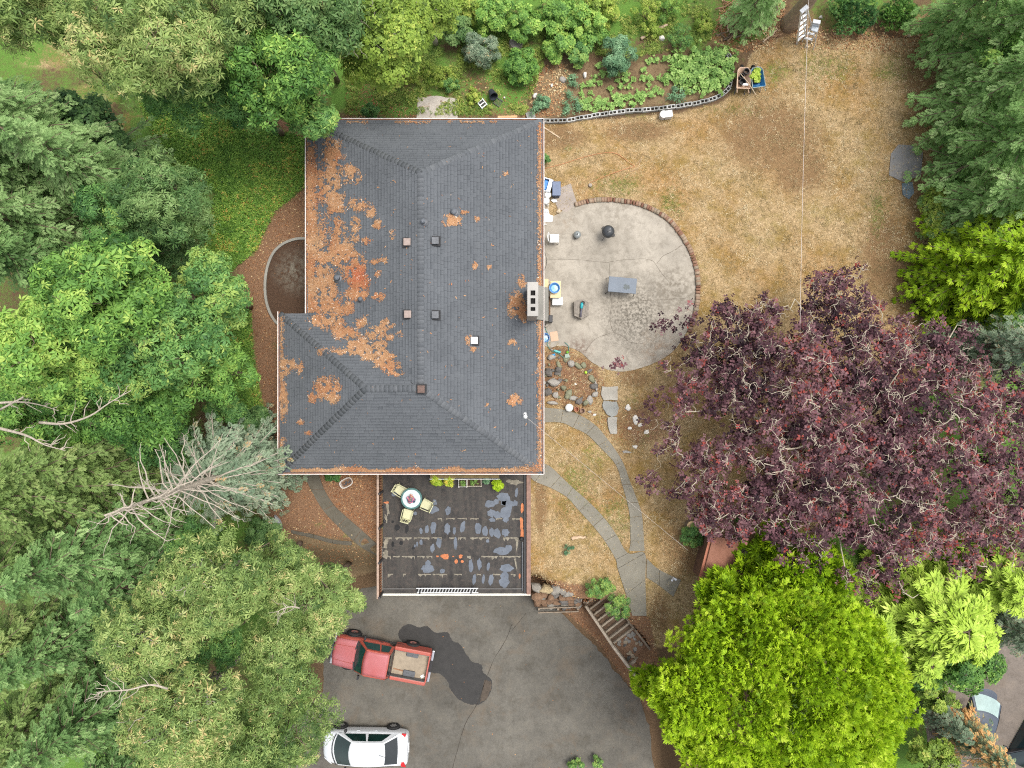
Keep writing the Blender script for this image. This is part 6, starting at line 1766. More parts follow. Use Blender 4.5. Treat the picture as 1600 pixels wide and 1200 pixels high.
cc = wp_ + Vector((cos(ra), sin(ra), 0)) * 1.38 + Vector((-sin(ra), cos(ra), 0)) * .86
saloon('black car with a pale roof, cut off by the corner of the parking court', cc.x, cc.y, ra, carpaint('black_paint', (.012, .013, .016), None, .8, .2), M('suv_glass', (.006, .020, .024), .2, 2, .06, 0, spec=.9), None, -.985, .26, 'suv')
# ------------------------------------------------------------------ things on the garage deck
DK = .035
m_chair = M('cream_resin', (.48, .47, .29), .08, 4, .5, .1)
def resin_chair(label, px, py, face, group='resin chairs round the deck table'):
    x, y, _ = P(px, py, .45)
    t = thing('garden_chair', label, 'chair', (x, y, DK), face, group)
    MB().prism([(-.21, -.20), (.23, -.23), (.25, -.10), (.25, .10), (.23, .23), (-.21, .20)], .40, .43).obj('seat', m_chair, t, bevel=.01)
    bk = MB()
    n = 6
    for i in range(n):
        y0 = -.20 + .40 * i / n
        if i in (1, 2, 3, 4): continue
        bk.box((-.25, y0 + .033, .64), (.03, .066, .44), 0, ('Y', radians(-12)))
    for yy_ in (-.1, .0, .1): bk.box((-.25, yy_, .63), (.025, .035, .36), 0, ('Y', radians(-12)))
    bk.box((-.30, 0, .85), (.035, .42, .09), 0, ('Y', radians(-12))).box((-.22, 0, .47), (.03, .40, .08))
    bk.obj('backrest', m_chair, t, bevel=.008)
    for sx_ in (-1, 1):
        for sy_ in (-1, 1):
            MB().tube([(sx_ * .20, sy_ * .18, .41), (sx_ * .25, sy_ * .22, 0)], [.024, .018], 6).obj('leg', m_chair, t)
    for sy_ in (-1, 1):
        MB().tube([(.20, sy_ * .24, .40), (.20, sy_ * .25, .60), (.10, sy_ * .255, .62), (-.20, sy_ * .24, .62), (-.28, sy_ * .20, .64)], .02, 6).obj('arm', m_chair, t)
    return t
tx_, ty_, _ = P(643, 779, .72)
def face_to(px, py):
    x, y, _ = P(px, py, .45); return math.atan2(ty_ - y, tx_ - x)
resin_chair('cream plastic chair northwest of the round deck table', 625.5, 766, face_to(625.5, 766) )
resin_chair('cream plastic chair east of the round deck table, on a grey patch', 666.5, 788.5, face_to(666.5, 788.5))
resin_chair('cream plastic chair south of the round deck table', 636.5, 804, face_to(636.5, 804))
tb = thing('round_table', 'round patio table with a pale glass top and teal rim', 'table', (tx_, ty_, DK))
MB().lathe([(.0, .69), (.43, .69), (.43, .715), (.0, .715)], (0, 0, 0), 40, cap=False).obj('table_top', M('frosted_top', (.50, .58, .60), .08, 3, .25), tb)
MB().lathe([(.425, .68), (.50, .68), (.51, .70), (.50, .725), (.425, .725)], (0, 0, 0), 40, cap=False).obj('rim', M('teal_rim', (.05, .13, .12), .2, 5, .4), tb, smooth=False)
for k in range(4):
    a = pi / 4 + pi / 2 * k
    MB().tube([(.38 * cos(a), .38 * sin(a), .69), (.30 * cos(a), .30 * sin(a), .3), (.40 * cos(a), .40 * sin(a), 0)], .018, 6).obj('leg', M('teal_leg', (.05, .12, .11), .2, 5, .4), tb)
# flowering centrepiece
def potplant(name, label, cat, px, py, z, mat, seed, rad, h, ncl, leaf, tm, pot=None, potr=.12, poth=.16, mode='leaf', group=None, tmu=.5, **kw):
    x, y, _ = P(px, py, z + h)
    r = np.random.RandomState(seed)
    t = thing(name, label, cat, (x, y, z), 0, group)
    MB().lathe([(potr * .7, 0), (potr, poth), (potr * 1.1, poth), (potr * 1.1, poth + .02), (potr * .9, poth + .02), (potr * .85, poth - .03), (0, poth - .03)], (0, 0, 0), 16).obj('pot', pot or M('terracotta', (.38, .17, .10), .2, 8, .85), t)
    V, F, T, Lc, Lr = crown_mesh(r, (0, 0, poth + h * .45), (rad, rad, h * .5), 10, ncl, leaf, tm, mat, mode=mode, tmu=tmu, lo=.0, **kw)
    meshobj('foliage', npmesh('foliage', V, F, mat, T), t)
    return t
L_flower = leafmat('petal_mix', [(0, (.04, .05, .10)), (.3, (.10, .08, .15)), (.45, (.13, .16, .06)), (.6, (.42, .07, .13)), (.8, (.60, .20, .26)), (1, (.50, .30, .10))], .2)
potplant('flower_pot', 'pink and purple flowers in the middle of the round deck table', 'flowers', 642, 780, DK + .725, L_flower, 701, .21, .16, 130, .075, OVAL, None, .14, .05, tmu=.45, tsd=.30)
L_yel = leafmat('leaf_gold', [(0, (.08, .13, .01)), (.5, (.26, .36, .03)), (1, (.46, .50, .08))], .3)
GP = 'potted plants along the house wall'
potplant('potted_plant', 'yellow green spiky potted plant at the left end of the deck plant row', 'potted plant', 682, 751, DK, L_yel, 702, .25, .30, 160, .17, STARN, None, .14, .18, tmu=.55, group=GP)
potplant('potted_plant', 'yellow green spiky potted plant with a few orange leaves, second in the deck row', 'potted plant', 702, 751, DK, leafmat('leaf_gold_orange', [(0, (.08, .13, .01)), (.5, (.26, .36, .03)), (.85, (.46, .48, .08)), (1, (.60, .28, .05))], .3), 703, .25, .30, 160, .17, STARN, None, .14, .18, tmu=.6, accent=.08, group=GP)
potplant('potted_plant', 'bright green ball shaped potted plant at the right end of the deck row', 'potted plant', 778, 758, DK, L_lime, 704, .28, .36, 460, .09, OVAL, M('green_pot', (.06, .10, .06), .2, 6, .5), .16, .2, tmu=.62, group=GP)
potplant('potted_plant', 'small green plant in a dark pot just left of the bright ball plant', 'potted plant', 760, 751, DK, L_kale, 705, .16, .18, 60, .12, STAR, M('dark_pot', (.03, .03, .035), .2, 6, .5), .15, .2, tmu=.5, group=GP)
# wooden crate planters
def crate_planter(label, px, py, wx_, wy_, h, mat, seed, ncl):
    x, y, _ = P(px, py, h)
    t = thing('planter_box', label, 'planter', (x, y, DK), 0, 'planter boxes along the house wall')
    for sg in (-1, 1):
        for k in range(2):
            MB().box((sg * (wx_ / 2), 0, .09 + .15 * k), (.022, wy_, .13)).obj('side_board', mat, t)
            MB().box((0, sg * (wy_ / 2), .09 + .15 * k), (wx_ - .03, .022, .13)).obj('end_board', mat, t)
    for sx_ in (-1, 1):
        for sy_ in (-1, 1): MB().box((sx_ * wx_ / 2, sy_ * wy_ / 2, .17), (.05, .05, .34)).obj('post', mat, t)
    MB().box((0, 0, .13), (wx_ - .03, wy_ - .03, .22)).obj('soil', M('potting_soil', (.05, .032, .02), .3, 20, .95), t)
    r = np.random.RandomState(seed)
    V, F, T, *_ = crown_mesh(r, (0, 0, .26), (wx_ * .40, wy_ * .40, .14), 8, ncl, .09, STAR, L_veg, tmu=.45)
    meshobj('foliage', npmesh('foliage', V, F, L_veg, T), t)
m_whitewood = M('whitewashed_wood', (.56, .50, .40), .18, 8, .8)
crate_planter('square pale planter box with white corner posts on the deck', 723, 755, .38, .34, .3, M('grey_white_wood', (.50, .49, .46), .2, 8, .8), 711, 40)
crate_planter('long whitewashed planter box of seedlings on the deck', 741, 754, .66, .34, .3, m_whitewood, 712, 50)
bench = thing('wooden_bench', 'long olive brown bench against the house above the deck plants', 'bench', P(726, 742, .45))
for k in range(3): MB().box((0, .12 - .11 * k, 0), (3.3, .10, .03)).obj('seat_slat', M('bench_olive', (.17, .125, .05), .25, 4, .7), bench)
for x_ in (-1.55, 0, 1.55): MB().box((x_, 0, -.22), (.07, .32, .42)).obj('leg', M('bench_leg', (.05, .045, .04), .2, 6, .7), bench)
MB().box((0, -.20, 0), (3.34, .03, .04)).obj('edge_rail', M('galvanised', (.5, .5, .5)), bench)
for i, (px, py, lab) in enumerate([(611, 792.5, 'small dark lump on the deck beside the west railing, north one'), (600, 815, 'small dark lump on the deck beside the west railing, south one')]):
    tag(MB().lathe([(.05, 0), (.08, .05), (.06, .11), (0, .13)], (0, 0, 0), 10).obj('railing_bracket' if 0 else 'metal_weight', m_blkp, None, loc=P(px if i else 597, py - (0 if i else 0), .2)[:2] + (DK,)), lab, 'weight')
# aluminium ladder laid along the street edge
lad = thing('aluminium_ladder', 'pale aluminium ladder lying along the street edge of the deck', 'ladder', P(699, 923, .3))
m_alu = M('aluminium', (.66, .67, .68), .1, 8, .4, metal=.35)
LL = 2.95
for k, (yy_, zz) in enumerate(((.15, .10), (-.13, -.14))):
    MB().box((0, yy_, zz), (LL, .035, .07)).obj('rail', m_alu, lad)
for k in range(20):
    x_ = -LL / 2 + .1 + k * (LL - .2) / 19
    MB().bar((x_ + .05, .15, .10), (x_ - .05, -.13, -.14), .055, .035).obj('rung', m_alu, lad)
for x_ in (-1.28, 1.18): MB().bar((x_, .2, .10), (x_ - .06, -.2, -.16), .06, .05).obj('hook', m_blkp, lad)

# ------------------------------------------------------------------ patio
PZ = .032
def kettle():
    x, y, _ = P(950.5, 361.5, .75)
    t = thing('kettle_grill', 'round black kettle barbecue with its lid on, on the patio', 'barbecue', (x, y, PZ), .4)
    mk = M('grill_enamel', (.035, .038, .042), .2, 4, .35, .05, coat=.3)
    MB().lathe([(.06, .42), (.18, .46), (.27, .55), (.295, .66), (.28, .66)], (0, 0, 0), 28, cap=False).obj('bowl', mk, t, smooth=True)
    ld = MB().lathe([(.305, .655), (.305, .69), (.28, .77), (.20, .85), (.09, .89), (0, .90)], (0, 0, 0), 28, cap=False).obj('lid', mk, t, smooth=True)
    MB().lathe([(.035, .88), (.05, .905), (0, .915)], (.09, .06, -.02), 10).obj('vent_disc', m_v1, ld)
    MB().tube([(-.06, -.02, .885), (-.06, -.02, .95), (.06, -.02, .95), (.06, -.02, .885)], .014, 6).obj('handle', m_blkp, ld)
    for k in range(3):
        a = 2 * pi * k / 3 - 2.6
        lg = MB().tube([(.18 * cos(a), .18 * sin(a), .48), (.34 * cos(a), .34 * sin(a), .0)], .014, 6).obj('leg', m_v1, t)
        if k: MB().lathe([(.07, -.02), (.075, 0), (.07, .02)], (0, 0, 0), 12).obj('wheel', m_blkp, lg, loc=(.34 * cos(a), .34 * sin(a), .075))
kettle()
x, y, _ = P(972.5, 445.5, .72)
dt = thing('metal_table', 'rectangular slate blue table with a dark stain, on the patio', 'table', (x, y, PZ), radians(-5))
MB().box((0, 0, .70), (1.32, .72, .035)).obj('table_top', M('slate_top', (.125, .15, .185), .12, 2, .55), dt, bevel=.01)
m_st = M('wet_stain', (.055, .07, .075), .2, 8, .5)
r = random.Random(3)
poly = []
for k in range(30):
    a = 2 * pi * k / 30; q = .13 + r.uniform(-.05, .05); poly.append((.20 + q * cos(a) * 1.15, -.07 + q * sin(a)))
MB().prism(poly, .716, .7195).obj('stain', m_st, dt)
for sx_ in (-1, 1):
    for sy_ in (-1, 1):
        MB().tube([(sx_ * .58, sy_ * .30, .69), (sx_ * .68, sy_ * .38, 0)], .017, 6).obj('leg', m_blkp, dt)
st = thing('wooden_stump', 'grey hexagonal wooden block on the patio, carrying a leaf blower', 'stump', P(908.5, 482, .42)[:2] + (PZ,))
hexa = [(-.36, .34), (-.02, .46), (.12, .46), (.36, .28), (.37, -.30), (.02, -.50), (-.34, -.34)]
MB().prism(hexa, 0, .38).obj('block', M('weathered_wood', (.22, .195, .165), .3, 5, .9, .5), st, bevel=.01)
for k in range(5): MB().box((-.24 + .12 * k, 0, .386), (.105, .66 - .08 * abs(k - 2), .014)).obj('plank', M('weathered_wood', (.22, .195, .165)), st)
lb = thing('leaf_blower', 'teal cordless leaf blower with a dark tube, lying on the wooden block', 'leaf blower', P(909, 477, .5)[:2] + (PZ + .40,), radians(-3))
m_teal = M('teal_plastic', (.015, .30, .34), .12, 6, .4, coat=.3)
MB().tube([(0, .12, .09), (0, .04, .10), (-.01, -.10, .09), (-.01, -.16, .08)], [.05, .075, .065, .05], 12).obj('motor_body', m_teal, lb, smooth=True)
MB().tube([(-.01, -.15, .08), (-.02, -.36, .07), (-.02, -.56, .06)], [.05, .042, .045], 12).obj('nozzle_tube', M('grey_violet_plastic', (.09, .085, .11), .2, 6, .4), lb, smooth=True)
MB().tube([(-.03, .12, .12), (.03, .20, .16), (.12, .16, .14), (.10, .0, .10)], .018, 8).obj('handle', m_blkp, lb, smooth=True)
MB().box((.05, .12, .06), (.09, .10, .10)).obj('battery', m_blkp, lb, bevel=.01)
# small round fire bowl
fb = thing('fire_bowl', 'small round grey metal bowl with a lid on the patio, near the grill', 'bowl', P(902, 366.5, .3)[:2] + (PZ,))
MB().lathe([(.10, 0), (.15, .06), (.17, .22), (.175, .25)], (0, 0, 0), 18, cap=False).obj('bowl', m_v1, fb, smooth=True)
MB().lathe([(.18, .25), (.17, .29), (.06, .34), (0, .345)], (0, 0, 0), 18, cap=False).obj('lid', M('zinc', (.27, .29, .29), .2, 8, .45, metal=.4), fb, smooth=True)
MB().lathe([(.02, .34), (.035, .38), (0, .40)], (0, 0, 0), 8).obj('knob', m_blkp, fb)
for k in range(3): MB().tube([(.14 * cos(k * 2.1), .14 * sin(k * 2.1), .08), (.20 * cos(k * 2.1), .20 * sin(k * 2.1), 0)], .012, 5).obj('leg', m_blkp, fb)
# white chair
m_wp = M('white_plastic', (.60, .60, .585), .06, 5, .45)
wc = thing('white_chair', 'white plastic chair beside the house wall on the patio', 'chair', P(866, 372.5, .45)[:2] + (PZ,), 0)
MB().box((.02, 0, .43), (.42, .40, .03)).obj('seat', m_wp, wc, bevel=.01)
MB().patch(lambda a, b: (-.20 - .08 * b - .05 * (1 - (2 * a - 1) ** 2), (2 * a - 1) * .21, .44 + .40 * b), 8, 3).obj('backrest', m_wp, wc, solid=.025)
for sx_ in (-1, 1):
    for sy_ in (-1, 1): MB().tube([(sx_ * .18, sy_ * .17, .43), (sx_ * .21, sy_ * .20, 0)], .02, 6).obj('leg', m_wp, wc)
# tan tables with a blue tub, a white cooler
m_tan = M('tan_laminate', (.62, .47, .26), .10, 3, .5)
tt = thing('side_table', 'tan topped side table under the round blue tub', 'table', P(868, 453, .55)[:2] + (PZ,))
MB().box((0, .02, .53), (.50, .80, .03)).obj('table_top', m_tan, tt, bevel=.01)
for sx_ in (-1, 1):
    for sy_ in (-1, 1): MB().box((sx_ * .21, sy_ * .34, .26), (.04, .04, .52)).obj('leg', m_wp, tt)
t2 = thing('side_table', 'tan topped table half under the eave, beside the chimney', 'table', P(849.5, 446, .5)[:2] + (PZ,))
MB().box((0, 0, .49), (.46, .62, .03)).obj('table_top', m_tan, t2, bevel=.01)
for sx_ in (-1, 1):
    for sy_ in (-1, 1): MB().box((sx_ * .19, sy_ * .26, .24), (.04, .04, .48)).obj('leg', m_wp, t2)
bt = thing('plastic_tub', 'round blue plastic tub on the tan side table by the chimney', 'tub', P(866.5, 450, .72)[:2] + (PZ + .55,))
m_bl = M('blue_plastic', (.085, .24, .50), .12, 4, .4)
MB().lathe([(.0, 0), (.15, 0), (.24, .17), (.26, .18), (.26, .195), (.235, .195), (.14, .03), (0, .03)], (0, 0, 0), 28, cap=False).obj('basin', m_bl, bt, smooth=False)
MB().lathe([(0, .03), (.16, .06), (0, .065)], (0, 0, 0), 20, cap=False).obj('water', M('tub_water', (.20, .40, .55), .1, 3, .1), bt)
wcool = thing('storage_box', 'white lidded box on the ground at the south end of the tan table', 'box', P(871, 470.5, .3)[:2] + (PZ,))
MB().box((0, 0, .14), (.46, .36, .28)).obj('bin', m_wp, wcool, bevel=.02); MB().box((0, 0, .30), (.50, .40, .04)).obj('lid', M('grey_white_lid', (.62, .64, .64), .06, 5, .5), wcool, bevel=.015)
# cardboard, blue tub, hose
tag(MB().box((0, 0, .005), (.36, .46, .012)).obj('cardboard_sheet', M('cardboard', (.52, .36, .25), .1, 6, .9), None, loc=P(866, 525.5, .05)[:2] + (PZ + .001,), rz=.16), 'flat sheet of cardboard on the patio beside the house', 'cardboard')
b2 = thing('blue_bucket', 'blue bucket under the eave beside the cardboard sheet', 'bucket', P(851.5, 527.5, .4)[:2] + (PZ,))
MB().lathe([(0, 0), (.16, 0), (.21, .36), (.225, .36), (.225, .38), (.20, .38), (.15, .04), (0, .04)], (0, 0, 0), 22, cap=False).obj('shell', M('deep_blue_plastic', (.03, .16, .45), .12, 4, .4), b2)
MB().lathe([(0, .04), (.17, .2), (0, .21)], (0, 0, 0), 18, cap=False).obj('water', M('tub_water', (.2, .4, .55)), b2)
MB().tube([(-.2, 0, .36), (-.1, .12, .30), (.1, .14, .30), (.2, 0, .36)], .006, 5).obj('handle', m_chrome, b2)
def hose(name, label, pts, rad, mat, cat='hose'):
    p = spline([tuple(q) for q in pts], 6); o0 = p[0]
    o = MB().tube([(a - o0[0], b - o0[1], c) for a, b, c in p], rad, 6).obj(name, mat, None, smooth=True, loc=(o0[0], o0[1], 0))
    return tag(o, label, cat)
m_hose = M('teal_hose', (.05, .20, .17), .2, 9, .5)
hose('garden_hose', 'teal garden hose trailing along the house wall onto the rockery', [P(x, y)[:2] + (PZ + .02,) for x, y in [(849, 508), (853, 516), (858, 528), (855, 538), (862, 548), (872, 552), (878, 557), (884, 560), (888, 552), (888, 541), (882, 535)]], .016, m_hose)
hose('extension_cord', 'orange extension cord looped across the dry lawn toward the house', [P(x, y)[:2] + (.03,) for x, y in [(850, 264), (880, 256), (915, 245), (945, 239), (962, 240), (975, 248), (985, 256), (991, 260), (982, 263), (960, 270), (940, 278), (922, 286)]], .013, M('orange_cord', (.50, .22, .10), .2, 9, .6), 'cord')
hose('cord_end', 'short loose loop of pale cord at the lawn edge beside the orange cord', [P(x, y)[:2] + (.03,) for x, y in [(991, 260), (1000, 250), (1004, 240), (996, 262), (985, 268)]], .010, M('pale_cord', (.48, .33, .2), .2, 9, .6), 'cord')
hose('wall_cable', 'thin dark cable curling on the patio close to the house', [P(x, y)[:2] + (PZ + .012,) for x, y in [(849, 392), (853, 400), (854, 412), (850, 424)]], .008, m_blkp, 'cable')
tag(MB().lathe([(.07, 0), (.10, .05), (.08, .12), (0, .13)], (0, 0, 0), 10).obj('stone_pot', M('stone_pot', (.30, .26, .22), .2, 9, .9), None, loc=P(922, 290)[:2] + (0,)), 'small grey pot at the end of the orange cord on the lawn', 'pot')

# bins and buckets by the corner of the apron
bc = thing('drink_cooler', 'white and blue open drink cooler under the east eave', 'cooler', P(854.5, 289, .4)[:2] + (0,), radians(-16))
m_wgrey = M('cool_white', (.62, .66, .70), .06, 5, .45)
for sg in (-1, 1):
    MB().box((sg * .20, 0, .22), (.05, .62, .42)).obj('side_wall', m_wgrey, bc, bevel=.01); MB().box((0, sg * .30, .22), (.36, .05, .42)).obj('end_wall', m_wgrey, bc, bevel=.01)
MB().box((0, 0, .05), (.36, .56, .06)).obj('base', m_bl, bc)
MB().box((-.06, -.02, .25), (.18, .44, .34)).obj('ice_pack', M('bright_blue', (.01, .16, .50), .3, 5, .35), bc, bevel=.02)
MB().box((.14, 0, .44), (.20, .60, .04)).obj('lid_half', m_wgrey, bc, bevel=.01)
gb = thing('storage_bin', 'slate blue plastic storage bin beside the cooler', 'bin', P(869.5, 294.5, .5)[:2] + (0,))
m_bin = M('slate_plastic', (.115, .15, .235), .1, 4, .5)
MB().box((0, 0, .24), (.36, .62, .46)).obj('body', M('slate_plastic_dark', (.04, .055, .095), .1, 4, .5), gb, bevel=.03)
MB().box((0, 0, .49), (.40, .68, .05)).obj('lid', m_bin, gb, bevel=.02)
def lidded_bucket(name, label, px, py, z0=0., r0=.145, h=.37, group=None):
    t = thing(name, label, 'bucket', P(px, py, z0 + h)[:2] + (z0,), R_.uniform(0, 6), group)
    MB().lathe([(0, 0), (r0 * .88, 0), (r0, h - .03), (r0 * 1.04, h - .03), (r0 * 1.04, h - .06), (r0, h - .06)], (0, 0, 0), 22, cap=False).obj('shell', m_wp, t)
    MB().lathe([(r0 * 1.06, h - .035), (r0 * 1.06, h + .005), (r0 * .98, h + .012), (r0 * .94, h - .002), (0, h - .002)], (0, 0, 0), 22, cap=False).obj('lid', m_wp, t)
    MB().tube([(-r0, 0, h - .08), (-.06, r0 * 1.1, h - .14), (.06, r0 * 1.1, h - .14), (r0, 0, h - .08)], .006, 5).obj('handle', m_chrome, t)
lidded_bucket('white_bucket', 'white lidded bucket beside the bin, the upper of the wall pair', 856.3, 304.2)
lidded_bucket('white_bucket', 'white lidded bucket beside the wall, just above the white rack', 853.8, 313.4)
lidded_bucket('white_bucket', 'white lidded bucket at the block border, left of its pair on the lawn', 1037.2, 178.2, r0=.17)
tag(MB().box((0, 0, .17), (.32, .30, .34)).box((0, 0, .35), (.34, .32, .03)).obj('white_box', m_wp, None, bevel=.03, loc=P(1045.5, 177.5, .35)[:2] + (0,), rz=.15), 'squarish white container touching the bucket at the block border', 'container')
tag(MB().prism([(-.16, .02), (-.05, .09), (.13, .05), (.16, -.05), (-.02, -.10)], 0, .05).obj('white_cloth', M('cloth_white', (.72, .74, .74), .1, 9, .9), None, loc=P(865.5, 314)[:2] + (.036,)), 'crumpled white cloth lying between the buckets and the apron', 'cloth')
rk = thing('wire_rack', 'white wire shelf rack lying beside the east wall', 'rack', P(851.5, 325, .2)[:2] + (0,))
for k in range(6): MB().box((-.12 + .055 * k, 0, .22), (.014, .34, .014)).obj('wire', m_wp, rk)
for k in (-1, 1): MB().box((.018, k * .16, .215), (.34, .02, .02)).obj('frame_bar', m_wp, rk)
for sx_ in (-1, 1):
    for sy_ in (-1, 1): MB().box((.018 + sx_ * .15, sy_ * .15, .10), (.02, .02, .21)).obj('leg', m_wp, rk)
tag(MB().prism([(-.22, .32), (.06, .33), (.12, .05), (.30, -.02), (.26, -.30), (-.22, -.32)], 0, .03).obj('plastic_sheet', M('sheet_white', (.72, .73, .75), .08, 6, .5), None, loc=P(854.5, 337)[:2] + (.02,)), 'torn white plastic sheet on the ground below the wire rack', 'sheet')
rk2 = thing('wire_rack', 'small white wire rack beside the wall above the patio', 'rack', P(850, 347, .2)[:2] + (0,))
for k in range(4): MB().box((-.10 + .06 * k, 0, .18), (.014, .24, .014)).obj('wire', m_wp, rk2)
for k in (-1, 1):
    MB().box((0, k * .11, .175), (.26, .02, .02)).obj('frame_bar', m_wp, rk2)
    for sx_ in (-1, 1): MB().box((sx_ * .11, k * .10, .08), (.02, .02, .17)).obj('leg', m_wp, rk2)
m_rk = M('field_stone', (.30, .28, .25), .3, 5, .9, .5)
m_rkw = M('pale_stone', (.60, .57, .52), .2, 5, .9, .4)
m_rkd = M('dark_stone', (.13, .12, .11), .35, 5, .9, .5)
rock('rock', 'tan stone at the brick corner beside the apron', 'rock', P(873, 331)[:2] + (0,), .28, .26, .14, M('tan_stone', (.45, .36, .25), .2, 6, .9), 801)

# ------------------------------------------------------------------ concrete block border of the vegetable bed
m_cb = tintmat('concrete_block', [(0, (.28, .28, .265)), (.5, (.37, .37, .35)), (1, (.46, .46, .44))], .9, 40, .4, .12, 1.5)
def block_mesh(k):
    mb = MB(); L, W, H_ = .39, .19, .19
    t = .035
    for y in (-1, 1): mb.box((0, y * (W - t) / 2, H_ / 2), (L, t, H_))
    for x in (-1, 0, 1): mb.box((x * (L - t) / 2, 0, H_ / 2 - .001), (t, W - 2 * t, H_ - .002))
    me = mb.mesh('concrete_block', m_cb)
    at_ = me.attributes.new('tint', 'FLOAT', 'POINT'); at_.data.foreach_set('value', np.full(len(me.vertices), k / 3, np.float32))
    return me
cbm = [block_mesh(k) for k in range(4)]
bw = thing('block_border', 'border of hollow grey concrete blocks curving round the vegetable bed', 'garden border', P(1000, 170))
bx0, by0, _ = P(1000, 170)
line = spline([P(x, y, .19) for x, y in [(846, 188), (880, 187.5), (905, 184), (940, 178), (975, 173.5), (1010, 170.5), (1045, 167), (1080, 162), (1110, 155), (1128, 147), (1138, 138), (1142, 125), (1143.5, 110), (1143, 94), (1136, 84), (1122, 77)]], 60)
acc = .2; last = Vector(line[0]); nbk = 0
for i in range(1, len(line)):
    p = Vector(line[i]); acc += (p - last).length
    if acc >= .405:
        acc -= .405; d = p - last
        o = put(bpy.data.objects.new('concrete_block', R_.choice(cbm)), bw)
        o.location = (p.x - bx0 + R_.uniform(-.012, .012), p.y - by0 + R_.uniform(-.012, .012), R_.uniform(-.015, .01))
        o.rotation_euler = (0, 0, math.atan2(d.y, d.x) + R_.uniform(-.05, .05)); nbk += 1
    last = p
tag(lying('concrete_slab_piece', 'pale concrete slab leaning at the house end of the block border', 'slab', P(829, 181)[:2] + (.02,), (.42, .34, .08), m_cb, .3), None, None)

# ------------------------------------------------------------------ carts on the lawn
def cart(name, label, px, py, rz, wd, ln, mat, mframe, depth=.30):
    t = thing(name, label, 'wheelbarrow', P(px, py, .55)[:2] + (0,), rz)
    a = [(-wd / 2, -ln / 2), (wd / 2, -ln / 2), (wd * .46, ln * .36), (wd * .30, ln / 2), (-wd * .30, ln / 2), (-wd * .46, ln * .36)]
    b_ = [(x * .72, y * .78) for x, y in a]
    mb = MB(); n = len(a)
    v = [(x, y, .60) for x, y in a] + [(x, y, .60 - depth) for x, y in b_] + [(x * .95, y * .96, .60) for x, y in a] + [(x * .70, y * .76, .62 - depth) for x, y in b_]
    f = []
    for i in range(n):
        j = (i + 1) % n
        f += [(i, i + n, j + n, j), (i + 2 * n, j + 2 * n, j + 3 * n, i + 3 * n), (i, j, j + 2 * n, i + 2 * n)]
    f += [tuple(range(2 * n - 1, n - 1, -1))[::-1], tuple(range(3 * n, 4 * n))]
    mb.add(v, f).obj('tray', mat, t)
    rim = [(x * 1.01, y * 1.01, .60) for x, y in a]; MB().tube(rim + [rim[0]], .022, 6).obj('rim', mframe, t)
    for sg in (-1, 1):
        MB().tube([(sg * .12, ln * .62, .22), (sg * wd * .36, 0, .30), (sg * wd * .46, -ln * .72, .58)], .02, 6).obj('handle', mframe, t)
        MB().tube([(sg * wd * .34, -.10, .32), (sg * wd * .40, -ln * .56, .02), (sg * wd * .30, -ln * .30, .30)], .018, 6).obj('leg', m_v1, t)
    w_ = MB().lathe([(.10, -.05), (.19, -.05), (.20, 0), (.19, .05), (.10, .05)], (0, 0, 0), 18, cap=False).obj('wheel', m_tyre, t); w_.location = (0, ln * .62, .20); w_.rotation_euler = (0, radians(90), 0)
    MB().lathe([(.11, -.04), (.02, -.045), (.02, .045), (.11, .04)], (0, 0, 0), 14, cap=False).obj('rim_disc', m_wp, w_)
    return t
m_beige = M('beige_metal', (.60, .42, .30), .12, 5, .5)
cart('wheelbarrow', 'beige wheelbarrow full of dark plastic pots by the block border', 1161.5, 122.5, radians(-2), .62, .98, m_beige, m_beige)
cart('wheelbarrow', 'blue wheelbarrow loaded with lime green seedlings', 1183.5, 121.5, radians(8), .62, .92, M('wheelbarrow_blue', (.04, .20, .42), .2, 5, .5), M('frame_green_grey', (.25, .30, .28), .2, 6, .5))
for i, (px, py, r0, h, lab) in enumerate([(1166, 112, .13, .30, 'round black nursery pot at the wheel end of the beige wheelbarrow'), (1159, 119, .11, .26, 'black nursery pot in the middle of the beige wheelbarrow'), (1161, 127, .15, .2, 'wide black tray pot at the handle end of the beige wheelbarrow')]):
    t = MB().lathe([(0, .02), (r0 * .7, 0), (r0, h), (r0 * 1.1, h), (r0 * 1.1, h + .02), (r0 * .9, h + .02), (r0 * .65, .04), (0, .04)], (0, 0, 0), 16, cap=False).obj('nursery_pot', m_blkp, None, loc=P(px, py, .6)[:2] + (.36,))
    tag(t, lab, 'pot', 'black pots in the beige wheelbarrow')
tag(MB().prism([(-.15, -.04), (.12, -.05), (.14, .02), (.03, .06), (-.1, .05)], 0, .05).obj('white_bag', M('cloth_white', (.7, .7, .7)), None, loc=P(1164.5, 132.5, .6)[:2] + (.60,)), 'white crumpled bag on the rim of the beige wheelbarrow', 'bag')
tag(MB().tube([(-.34, .42, .0), (0, 0, .06), (.42, -.62, .02)], .017, 6).obj('tool_handle', M('pole_wood', (.55, .42, .28), .15, 9, .7), None, loc=P(1168, 128, .66)[:2] + (.62,)), 'long wooden tool handle laid across the beige wheelbarrow', 'tool')
r = np.random.RandomState(71)
sx_, sy_, _ = P(1181.5, 118.5, .62)
root = thing('seedling_tray', 'lime green lettuce like seedlings heaped in the blue wheelbarrow', 'seedlings', (sx_, sy_, .38), radians(8))
V, F, T, *_ = crown_mesh(r, (0, 0, .24), (.23, .34, .16), 14, 260, .075, ROUND, L_lime2, tmu=.66)
meshobj('foliage', npmesh('foliage', V, F, L_lime2, T), root); MB().box((0, 0, .10), (.40, .58, .16)).obj('tray', m_blkp, root)
